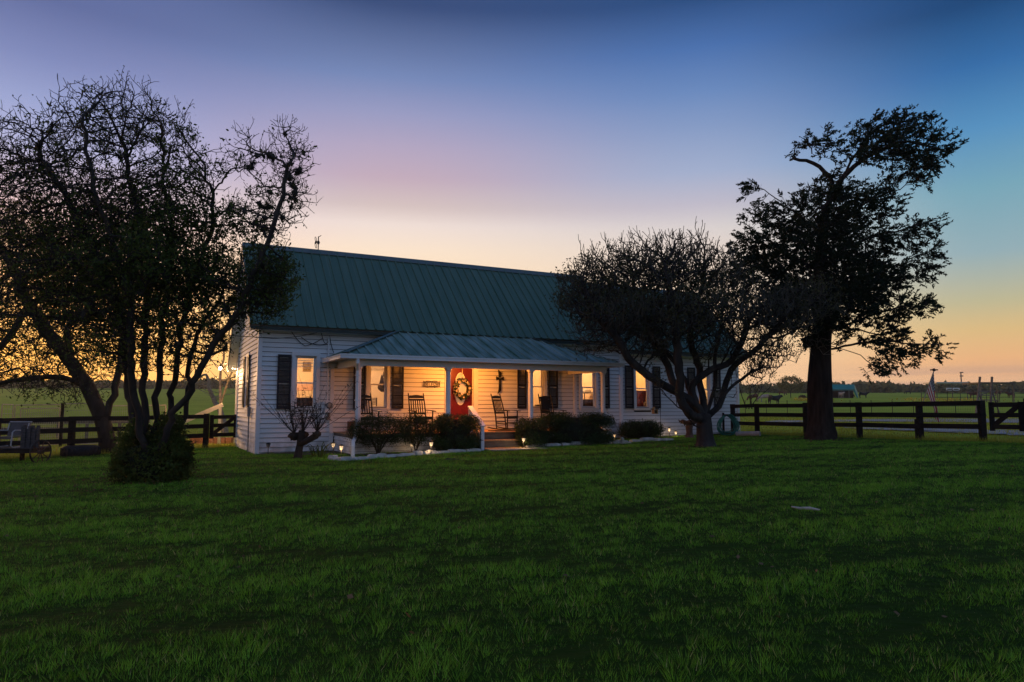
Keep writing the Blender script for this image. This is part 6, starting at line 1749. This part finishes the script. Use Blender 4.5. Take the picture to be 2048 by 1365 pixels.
# ------------------------------------------------------------------ pasture beyond the cedar fence
def skin_mesh(name, verts, edges, radii, root, m):
    me = bpy.data.meshes.new(name); me.from_pydata(verts, edges, []); o_ = bpy.data.objects.new(name, me); COL.objects.link(o_)
    md = o_.modifiers.new('skin', 'SKIN'); md.use_smooth_shade = True
    for i, rr_ in enumerate(radii): me.skin_vertices[0].data[i].radius = rr_ if isinstance(rr_, tuple) else (rr_, rr_)
    me.skin_vertices[0].data[root].use_root = True
    o_.modifiers.new('sub', 'SUBSURF').levels = 1
    dg = bpy.context.evaluated_depsgraph_get(); out = bpy.data.meshes.new_from_object(o_.evaluated_get(dg))
    bpy.data.objects.remove(o_); out.name = name
    return out
def cow_mesh(graze, m):
    V_, E_, R_ = [], [], []
    def add(p, r_, par=None):
        V_.append(p); R_.append(r_)
        if par is not None: E_.append((par, len(V_) - 1))
        return len(V_) - 1
    a = add((-.75, 0, 1.12), (.26, .28)); b = add((-.35, 0, 1.06), (.34, .36), a); c = add((.1, 0, 1.02), (.36, .38), b); d_ = add((.55, 0, 1.08), (.32, .36), c)
    if graze: e = add((.95, 0, .92), (.17, .22), d_); h1 = add((1.20, 0, .52), (.13, .14), e); h2 = add((1.34, 0, .22), (.09, .09), h1)
    else: e = add((.95, 0, 1.28), (.17, .22), d_); h1 = add((1.22, 0, 1.40), (.13, .15), e); h2 = add((1.50, 0, 1.26), (.09, .09), h1)
    for sy in (-1, 1):
        q1 = add((-.78, sy * .17, .78), (.13, .17), a); q2 = add((-.86, sy * .18, .50), .07, q1); q3 = add((-.80, sy * .18, .25), .05, q2); add((-.80, sy * .18, .02), .06, q3)
        q1 = add((.58, sy * .17, .72), (.11, .13), d_); q2 = add((.58, sy * .18, .42), .065, q1); q3 = add((.58, sy * .18, .2), .05, q2); add((.60, sy * .18, .02), .06, q3)
        add((h1 and V_[h1][0] - .06, sy * .20, V_[h1][2] + .06), .035, h1)
    t_ = add((-1.0, 0, 1.12), .04, a); t2_ = add((-1.06, 0, .8), .025, t_); add((-1.06, 0, .45), .04, t2_)
    return skin_mesh('cow', V_, E_, R_, b, m)
M_COWB = mat('black_cowhide', (.014, .012, .011), .7, .3, 2); M_COWR = mat('red_brown_cowhide', (.10, .035, .018), .75, .3, 2); M_COWG = mat('grey_cowhide', (.30, .27, .25), .8, .2, 2)
cowm = {}
for gz in (0, 1):
    for nm, mm in (('b', M_COWB), ('r', M_COWR), ('g', M_COWG)):
        me_ = cow_mesh(gz, mm); me_.materials.clear(); me_.materials.append(mm); cowm[gz, nm] = me_
for (px, py, gz, col_, face, label) in (
    (1727, 797, 0, 'b', -.1, 'black cow standing beside the end of the green-roofed shed'),
    (1683, 797, 0, 'g', -1.5, 'pale grey cow facing us in front of the green-roofed shed'),
    (1700, 796, 1, 'r', .2, 'brown cow feeding in the mouth of the green-roofed shed'),
    (1669, 796, 1, 'r', 2.9, 'brown cow half behind the cedar trunk at the shed'),
    (1816, 789, 1, 'b', 3.0, 'lone black cow grazing far up the pasture near the flag'),
    (1947, 797, 0, 'r', 2.9, 'brown cow standing behind the ladder stand'),
    (1997, 792, 0, 'r', .1, 'dark red cow under the flat-roofed awning'),
    (2022, 797, 0, 'r', 3.3, 'reddish cow nearest the edge of the picture under the awning'),
    (1507, 804, 1, 'r', 3.4, 'brown cow grazing behind the bare shrub tree'),
    (1530, 805, 1, 'g', 2.6, 'grey cow with its head down behind the black one'),
    (1549, 811, 0, 'b', .3, 'black cow nearest the board fence, facing the cedar'),
    (1565, 792, 1, 'r', .0, 'brown cow grazing under the lone pasture tree')):
    p = gnd(px, py); o_ = bpy.data.objects.new('cow', cowm[gz, col_]); COL.objects.link(o_); o_.location = tuple(p); o_.rotation_euler = (0, 0, face)
    tag(o_, label, 'cow', 'cattle in the pasture')
# livestock shed
p = gnd(1700, 797); YS_ = p[1]
sc_ = YS_ / FPX; zs = p[2]
sh = thing('livestock_shed', 'low open-fronted shed with a bright green metal roof in the pasture', 'shed', p)
x0, x1, x2 = at(1640, 790, YS_)[0], at(1720, 790, YS_)[0], at(1728, 790, YS_)[0]
M_TEAL = mat('bright_green_roof_metal', (.012, .20, .15), .5, .15, .6)
hz = lambda py: EYE + (812 - py) * sc_
m = MB(); m.add([(x0, YS_, hz(779)), (x1 - 1.2, YS_, hz(779)), (x1 - .2, YS_ + 2.2, hz(769)), (x0, YS_ + 2.2, hz(769)), (x0, YS_ + 4.5, hz(780)), (x1 + .6, YS_ + 4.5, hz(780))], [(0, 1, 2, 3), (3, 2, 5, 4)]); obj('shed_roof', m, M_TEAL, sh)
m = MB(); m.box((x0, YS_ - .05, hz(781.5)), (x1 - x0 - 1.2, 0, 0), (0, .1, 0), (0, 0, .28)); obj('fascia', m, mat('teal_fascia', (.05, .17, .15), .6, .1, 1), sh)
m = MB(); m.add([(x1 - 1.6, YS_, hz(781)), (x1 - 1.2, YS_ - .02, hz(779)), (x1 - .2, YS_ + 2.2, hz(769)), (x1 + .9, YS_ + 3, hz(783)), (x1 + .9, YS_ + 3, zs), (x1 - .3, YS_ + .3, zs), (x1 - .9, YS_, zs + .3)], [(0, 1, 2, 3, 4, 5, 6)]); obj('side_sheet', m, M_TEAL, sh)
m = MB(); m.bb(x0, x1 + .5, YS_ + 4.3, YS_ + 4.5, zs - .2, hz(781)); obj('back_wall', m, mat('rusty_brown_boarding', (.06, .028, .018), .9, .3, 1), sh)
for x_ in (x0 + 2, x0 + 5.2, x0 + 7.0): m = MB(); m.bb(x_, x_ + .2, YS_ + .1, YS_ + .3, zs - .2, hz(780)); obj('shed_post', m, M_STEP, sh)
# ladder stand with two tall poles
p = gnd(1975, 826); Y0 = p[1] * 1.0; Y0 = min(Y0, 46)
ls = thing('ladder_stand', 'weathered wooden ladder stand with two tall poles rising above the fence', 'stand', (at(1975, 820, Y0)[0], Y0, tz(at(1975, 820, Y0)[0], Y0)))
M_WEATH = mat('weathered_grey_timber', (.16, .13, .10), .9, .3, 6, .3)
def lim(name, a, b, w_, dy0=0, dy1=0, m_=M_WEATH): mm = MB(); mm.beam(at(a[0], a[1], Y0 + dy0), at(b[0], b[1], Y0 + dy1), w_, w_); return obj(name, mm, m_, ls)
lim('pole', (1960, 754), (1952, 830), .10); lim('pole', (1984, 754), (1980, 830), .10); lim('brace_leg', (1956, 780), (1972, 832), .07, 0, 1.2); lim('brace_leg', (1984, 782), (2000, 832), .07, 0, 1.2)
lim('rung', (1957, 783), (1990, 783), .08); lim('rung', (1955, 791), (1992, 791), .06); lim('rung', (1954, 800), (1994, 801), .06); lim('diagonal', (1962, 790), (1982, 782), .05)
# flat awnings of the cattle pens
for (a, b, py, d0, label) in ((1962, 2031, 768, 118, 'dark flat-roofed awning over the pens behind the ladder stand'), (1873, 1938, 767, 150, 'long thin pale awning roof on posts beyond the flag')):
    A, B = at(a, py, d0), at(b, py, d0); r = thing('awning', label, 'awning', (A[0], d0, tz(A[0], d0)))
    m = MB(); m.box(A, B - A, (0, 5, 0), (0, 0, .28)); obj('awning_roof', m, M_STEP if d0 < 130 else M_STEEL, r)
    for f_ in (.02, .5, .96):
        q_ = A + (B - A) * f_; m = MB(); m.tube([(q_[0], q_[1] + .3, tz(q_[0], q_[1])), (q_[0], q_[1] + .3, q_[2])], .09, 6); obj('awning_post', m, M_STEP, r)
# pipe corral, wire fence line, distant white rails
r = thing('pipe_corral', 'thin pipe corral rails standing across the pasture behind the flag', 'fence', gnd(1840, 800))
for k in range(9):
    px = 1842 + 26 * k; q_ = at(px, 780, 120); m = MB(); z_ = tz(q_[0], q_[1]); m.tube([(q_[0], q_[1], z_), (q_[0], q_[1], z_ + 2.1)], .05, 5); obj('post', m, M_IRON, r)
for z in (2.05, 1.4, .8): A, B = at(1842, 780, 120), at(2050, 780, 120); m = MB(); m.tube([(A[0], 120, tz(A[0], 120) + z), (B[0], 120, tz(B[0], 120) + z)], .04, 5); obj('rail', m, M_IRON, r)
r = thing('wire_fence', 'thin wire fence on steel posts across the near pasture', 'fence', gnd(1600, 820))
pts_ = [at(px, 800, 62) for px in range(1490, 2080, 42)]
for q_ in pts_: z_ = tz(q_[0], q_[1]); m = MB(); m.tube([(q_[0], q_[1], z_ - .1), (q_[0], q_[1], z_ + 1.35)], .03, 5); obj('post', m, M_IRON, r)
m = MB()
for a, b in zip(pts_[:-1], pts_[1:]):
    for z in (.4, .8, 1.2): m.tube([(a[0], a[1], tz(a[0], a[1]) + z), (b[0], b[1], tz(b[0], b[1]) + z)], .008, 3, False)
obj('strand', m, M_WIRE, r, kind='stuff')
r = thing('white_rail_fence', 'short length of white board rails far off before the wood', 'fence', at(1895, 781, 200))
for k, py in enumerate((778, 781.5)): A, B = at(1893, py, 200), at(1919, py, 200); m = MB(); m.box(A, B - A, (0, .1, 0), (0, 0, .25)); obj('rail', m, M_TRIM, r)
for px in (1893, 1906, 1918): A = at(px, 777, 200.2); m = MB(); m.bb(A[0], A[0] + .2, A[1], A[1] + .2, A[2] - .55, A[2] + .1); obj('post', m, M_TRIM, r)
# a radio mast beyond the wood
MD = 560.0; A = at(1923, 770, MD); r = thing('radio_mast', 'thin radio mast with two antenna rings beyond the far wood', 'mast', (A[0], MD, tz(A[0], MD)))
m = MB(); m.tube([(A[0], MD, tz(A[0], MD)), (A[0], MD, at(1923, 745, MD)[2])], [.55, .42], 6); obj('mast_shaft', m, M_STEP, r)
for py in (745.5, 752.5): q_ = at(1923, py, MD); m = MB(); m.lathe(q_ - Zv * .4, [(1.3, 0), (1.3, .8)], 10); obj('antenna_ring', m, M_STEP, r)
# round bush, yellow flowers
p = gnd(1605, 801); bush('tumbleweed', 'fuzzy brown round bush in the pasture beside the cedar trunk', p, .011 * p[1] * .5, .5, .0066 * p[1], 900, .16, 121, mat('dry_brown_weed', (.10, .065, .04), .9, .3, 5), boxy=0)
n = 700; g = np.random.default_rng(130)
P0, P1 = gnd(1690, 800), gnd(1560, 803)
fx = np.concatenate([g.uniform(gnd(1560, 800)[0], gnd(1610, 800)[0], n), g.uniform(gnd(1670, 798)[0], gnd(1760, 798)[0], n)]); fy = np.concatenate([g.normal(gnd(1585, 802)[1], 2.0, n), g.normal(gnd(1715, 803)[1], 4, n)])
M_YEL = mat('yellow_wildflower', (.55, .42, .03), .7, .2, 3)
v, f = leaves(np.stack([fx, fy, terrain(fx, fy) + .25], -1), 1, .1, .26, 131, .9); tag(obj('wildflowers', (v, f), M_YEL), kind='stuff')

# flag on a slanting staff at the fence
fb_ = at(1841, 818, 22.6); ft_ = at(1868, 742, 23.4)
fg = thing('flag', 'limp red, white and blue flag with stars and stripes hanging from a slanting staff', 'flag', (fb_[0], fb_[1], tz(fb_[0], fb_[1])))
m = MB(); base_ = fb_ - (ft_ - fb_) * .35; m.tube([base_, ft_], .016, 7); obj('staff', m, mat('pale_wood_staff', (.30, .22, .14), .6, .2, 9), fg)
m = MB(); m.beam(ft_ + [-.12, 0, .03], ft_ + [.12, 0, .03], .05, .04); m.blob(ft_ + [0, 0, .03], .05); obj('finial', m, M_IRON, fg)
m = MB(); m.beam(base_ - [0, 0, .5], base_ + [0, 0, .12], .05, .05, up=(0, 1, 0)); obj('bracket', m, M_IRON, fg)
nu, nv = 44, 26
vs = np.zeros((nv, nu, 3)); uv = np.zeros((nv, nu, 2)); sdv = (fb_ - ft_) / np.linalg.norm(fb_ - ft_)
for j in range(nv):                 # j down the hoist, i along the fly which falls downward
    hj = j / (nv - 1)
    for i in range(nu):
        fi = i / (nu - 1); s_ = fi * 1.62
        hoist = ft_ + sdv * (.04 + .92 * hj)
        drop = np.array([0.0, 0, -1.])
        ph_ = hj * 9.0 + fi * 1.2
        gather = 1 - .32 * sst(0, .9, fi)
        cx = ft_ + sdv * .04 + np.array([.02, 0, 0])
        hp_ = cx + (hoist - cx) * np.array([gather, gather, gather * (1 - .35 * fi)])
        p = hp_ + drop * s_ * (1.0 - .12 * hj) * .97 + np.array([.26 * hj * fi + .05 * math.sin(ph_ + 1) * fi, .10 * math.sin(ph_) * min(1, .25 + fi), 0])
        vs[j, i] = p; uv[j, i] = (fi, 1 - hj)
q_ = np.arange(nv * nu).reshape(nv, nu); fs = np.stack([q_[:-1, :-1], q_[1:, :-1], q_[1:, 1:], q_[:-1, 1:]], -1).reshape(-1, 4)
mf = bpy.data.materials.new('flag_cloth'); mf.use_nodes = True; t_ = mf.node_tree; b_ = t_.nodes['Principled BSDF']; b_.inputs['Roughness'].default_value = .8
un = t_.nodes.new('ShaderNodeUVMap'); se = t_.nodes.new('ShaderNodeSeparateXYZ'); t_.links.new(un.outputs[0], se.inputs[0])
def fm(op, a, b=None):
    n_ = t_.nodes.new('ShaderNodeMath'); n_.operation = op
    for i, x_ in enumerate((a, b)):
        if x_ is None: continue
        if isinstance(x_, (int, float)): n_.inputs[i].default_value = x_
        else: t_.links.new(x_, n_.inputs[i])
    return n_.outputs[0]
def fmix(f_, a, b):
    n_ = t_.nodes.new('ShaderNodeMix'); n_.data_type = 'RGBA'; t_.links.new(f_, n_.inputs[0])
    for k_, x_ in ((6, a), (7, b)):
        if isinstance(x_, tuple): n_.inputs[k_].default_value = (*x_, 1)
        else: t_.links.new(x_, n_.inputs[k_])
    return n_.outputs[2]
X_, Y_ = se.outputs[0], se.outputs[1]
stripe = fm('LESS_THAN', fm('MODULO', fm('MULTIPLY', Y_, 6.5), 1.0), .5)
canton = fm('MULTIPLY', fm('LESS_THAN', X_, .4), fm('GREATER_THAN', Y_, 6 / 13))
cu1 = fm('SUBTRACT', fm('FRACT', fm('MULTIPLY', X_, 15)), .5); cv1 = fm('SUBTRACT', fm('FRACT', fm('MULTIPLY', Y_, 11)), .5)
star = fm('LESS_THAN', fm('ADD', fm('MULTIPLY', cu1, cu1), fm('MULTIPLY', cv1, cv1)), .085)
colr = fmix(canton, fmix(stripe, (.70, .66, .62), (.42, .02, .025)), fmix(star, (.010, .018, .075), (.70, .68, .66)))
t_.links.new(colr, b_.inputs['Base Color'])
trn = t_.nodes.new('ShaderNodeBsdfTranslucent'); t_.links.new(colr, trn.inputs[0]); mxn = t_.nodes.new('ShaderNodeMixShader'); mxn.inputs[0].default_value = .55
t_.links.new(b_.outputs[0], mxn.inputs[1]); t_.links.new(trn.outputs[0], mxn.inputs[2]); t_.links.new(mxn.outputs[0], t_.nodes['Material Output'].inputs[0])
fo = obj('flag_cloth', (vs.reshape(-1, 3), fs), mf, fg, True)
uvl = fo.data.uv_layers.new(name='uv'); uvl.data.foreach_set('uv', uv.reshape(-1, 2)[fs.ravel()].astype(np.float32).ravel())

# ------------------------------------------------------------------ furniture seen through the lit windows
M_WALNUT = mat('dark_walnut', (.07, .028, .014), .45, .3, 6); M_CHERRY = mat('red_brown_cherry_wood', (.20, .06, .03), .45, .25, 5)
def furn(name, label, cat, loc): return thing(name, label, cat, loc, TH)
k1_ = furn('hutch', 'dark wooden hutch with small panes behind the first lit window', 'hutch', hp(1.45, 1.5, .66))
m = MB(); m.hb(.75, 2.1, 1.3, 1.75, .661, 1.45); obj('cabinet', m, M_CHERRY, k1_)
for z in (1.45, 1.68): m = MB(); m.hb(.72, 2.13, 1.28, 1.77, z, z + .04); obj('shelf', m, M_WALNUT, k1_)
for t in (.8, 1.25, 1.65, 2.05): m = MB(); m.hb(t, t + .07, 1.32, 1.4, 1.49, 1.68); obj('spindle', m, M_WALNUT, k1_)
m = MB(); m.hb(.75, 2.1, 1.70, 1.75, 1.49, 1.68); obj('hutch_back', m, M_CHERRY, k1_)
k2_ = furn('kitchen_shelf', 'pink painted shelf running across the room behind the first lit window', 'shelf', hp(1.4, 2.6, 1.95))
m = MB(); m.hb(.2, 2.5, 2.5, 2.9, 1.98, 2.20); obj('board', m, mat('pinkish_painted_shelf', (.66, .42, .34), .6, .1, 3), k2_)
for t, lb in ((1.55, 'small dark-framed picture by the blind on the kitchen wall'), (2.05, 'second small dark-framed picture, further from the blind')):
    m = MB(); m.hb(t, t + .28, 4.16, 4.198, 2.70, 3.06); r = top('picture', m, mat('dark_gilt_picture', (.22, .14, .04), .5, .6, 16), lb, 'picture')
k3_ = furn('kitchen_chair', 'dark chair back against the lower pane of the first lit window', 'chair', hp(1.35, .8, .66))
for t in (1.15, 1.55): m = MB(); m.hb(t, t + .05, .75, .8, .662, 1.62); obj('back_post', m, M_WALNUT, k3_)
for z in (1.25, 1.55): m = MB(); m.hb(1.2, 1.55, .76, .79, z, z + .07); obj('back_rail', m, M_WALNUT, k3_)
m = MB(); m.hb(1.15, 1.6, .8, 1.2, 1.08, 1.12); obj('seat', m, M_WALNUT, k3_)
# dining room
k4_ = furn('lattice_chair', 'dark chair with a lattice back seen through the dining window', 'chair', hp(3.55, .55, .66))
for t in (3.32, 3.74): m = MB(); m.hb(t, t + .03, .52, .56, .662, 1.72); obj('back_post', m, M_WALNUT, k4_)
for k in range(5): m = MB(); m.hb(3.35, 3.74, .53, .55, 1.50 + .05 * k, 1.515 + .05 * k); obj('back_rail', m, M_WALNUT, k4_)
for k in range(6): m = MB(); m.hb(3.37 + .065 * k, 3.385 + .065 * k, .533, .547, 1.50, 1.72); obj('lattice_bar', m, M_WALNUT, k4_)
m = MB(); m.hb(3.3, 3.78, .56, .98, 1.09, 1.13); obj('seat', m, M_WALNUT, k4_)
k5_ = furn('dining_table', 'dark dining table edge behind the lattice chair', 'table', hp(3.9, 1.2, .66)); m = MB(); m.hb(3.3, 4.6, .8, 1.9, 1.38, 1.44); obj('table_top', m, M_WALNUT, k5_)
for (t, s) in ((3.35, .85), (4.5, .85), (3.35, 1.8), (4.5, 1.8)): m = MB(); m.hb(t, t + .06, s, s + .06, .662, 1.379); obj('leg', m, M_WALNUT, k5_)
k6_ = furn('hanging_basket', 'round brown basket with a grey drape hung behind the dining window', 'basket', hp(3.85, .45, 1.92))
m = MB(); m.blob(hp(3.93, .45, 2.06), (.15, .14, .15), 3, .2, 12, 8); obj('basket', m, mat('woven_brown_basket', (.16, .10, .03), .8, .5, 12), k6_)
m = MB(); m.add([hp(3.79, .42, 2.14), hp(3.85, .40, 2.42), hp(3.89, .42, 2.50), hp(3.93, .42, 2.36), hp(4.01, .42, 2.44), hp(4.02, .44, 2.14)], [(0, 1, 2, 3, 4, 5)]); m.tube([hp(3.93, .42, 2.4), hp(3.95, .42, 2.55), hp(4.01, .42, 2.58)], .02, 6); obj('drape', m, mat('grey_violet_cloth', (.20, .16, .18), .9, .4, 9), k6_)
k7_ = furn('corner_cupboard', 'tall red-brown cupboard at the back of the dining room', 'cupboard', hp(3.1, 3.6, .66)); m = MB(); m.hb(2.7, 3.15, 3.4, 4.1, .662, 2.2); obj('cabinet', m, M_CHERRY, k7_); m = MB(); m.hb(2.68, 3.2, 3.38, 4.12, 2.2, 2.25); obj('cornice', m, M_WALNUT, k7_)
# living room and bedroom
k8_ = furn('window_ledge_box', 'dark low box on the sill of the cream lit window', 'box', hp(9.6, .2, 1.42)); m = MB(); m.hb(9.52, 9.82, .16, .3, 1.42, 1.50); obj('box', m, M_WALNUT, k8_)
k9_ = furn('sofa', 'dark flowered sofa back seen at the foot of the porch-end window', 'sofa', hp(11.8, .7, .66)); M_FLOR = mat('dark_floral_fabric', (.06, .025, .02), .9, .6, 14, col2=(.22, .11, .07))
m = MB(); m.hb(11.0, 12.7, .45, .75, .70, 1.70); obj('backrest', m, M_FLOR, k9_); m = MB(); m.hb(11.0, 12.7, .75, 1.4, .70, 1.1); obj('seat', m, M_FLOR, k9_)
ka_ = furn('floor_lamp', 'pale curved lamp shade behind the flowered sofa', 'lamp', hp(11.95, 1.8, .66)); m = MB(); m.lathe(hp(12.62, 1.8, 1.95), [(.34, 0), (.32, .06), (.22, .14), (.05, .17)], 16); obj('lamp_shade', m, M_TRIM, ka_, True); m = MB(); m.tube([hp(12.62, 1.8, .67), hp(12.62, 1.8, 1.97)], .02, 6); obj('lamp_pole', m, M_IRON, ka_)
def curtain(label, t0, t1, s, z0, z1, m_):
    n_ = 26; vs = []
    for i in range(n_ + 1): t = t0 + (t1 - t0) * i / n_; o_ = .03 * math.sin(i * 1.9); vs += [hp(t, s + o_, z0), hp(t, s + o_, z1)]
    m = MB(); m.add(vs, [(2 * i, 2 * i + 2, 2 * i + 3, 2 * i + 1) for i in range(n_)]); return top('curtain', m, m_, label, 'curtain')
M_CURT = mat('gold_curtain', (.62, .42, .12), .9, .2, 3, trans=.3); M_SHEER = mat('sheer_cream_curtain', (.75, .66, .52), .9, .1, 3, trans=.4)
curtain('gold curtain at the side of the window with the potted plant', 17.02, 17.26, .24, 1.4, 2.95, M_CURT)
curtain('cream curtain at the porch-end window above the sofa', 11.32, 11.48, .24, 1.42, 2.95, M_SHEER)
curtain('pale curtain inside the narrow gable window', .20, .26, 2.5, 2.2, 3.0, M_SHEER)
kb_ = furn('armchair', 'red leather armchair back behind the window under the bird feeder hook', 'armchair', hp(14.1, .75, .66)); M_REDL = mat('red_leather', (.34, .06, .045), .45, .2, 3)
m = MB(); m.box(hp(14.10, .5, .70), U * .50, V * .18 + Zv * 0, Zv * 1.36 + U * .09); obj('backrest', m, M_REDL, kb_); m = MB(); m.hb(14.12, 14.75, .7, 1.3, .70, 1.12); obj('seat', m, M_REDL, kb_)
m = MB(); m.blob(hp(14.60, .40, 1.50), (.12, .06, .13), 5, .1, 10, 7); top('pillow', m, M_SHEER, 'pale pillow leaning beside the red armchair', 'pillow', smooth=True)
kc_ = furn('pot_plant', 'small leafy plant in a pale pot inside the last lit window', 'pot plant', hp(17.38, .22, 1.42)); m = MB(); m.lathe(hp(17.50, .24, 1.47), [(.05, 0), (.065, .11), (.07, .12)], 12); obj('pot', m, M_STONE, kc_)
v, f = leaves(np.array([hp(17.50, .24, 1.66)]), 60, .06, .09, 3, .6); obj('foliage', (v, f), M_LEAF_L, kc_, kind='stuff')
m = MB(); m.hb(17.3, 17.66, .16, .32, 1.42, 1.469); top('tray', m, M_WALNUT, 'dark tray under the small plant pot on the window sill', 'tray')
pz2 = thing('porch_box', 'small wooden box on the porch floor under the dining window', 'box', hp(2.75, -.35, .664), TH); m = MB(); m.hb(2.62, 2.86, -.5, -.25, .664, .98); obj('box', m, M_CHERRY, pz2)

# ------------------------------------------------------------------ evening haze over the pasture
mb = MB(); mb.bb(-640, 640, -115, 715, -3.0, 32.0)
M_HAZE = bpy.data.materials.new('evening_haze'); M_HAZE.use_nodes = True
t_ = M_HAZE.node_tree; t_.nodes.clear()
pv = t_.nodes.new('ShaderNodeVolumePrincipled'); pv.inputs['Color'].default_value = (0.92, 0.86, 0.80, 1); pv.inputs['Density'].default_value = 0.00032; pv.inputs['Anisotropy'].default_value = 0.5
ho = t_.nodes.new('ShaderNodeOutputMaterial'); t_.links.new(pv.outputs[0], ho.inputs['Volume'])
haze = obj('haze', mb, M_HAZE); haze['kind'] = 'stuff'
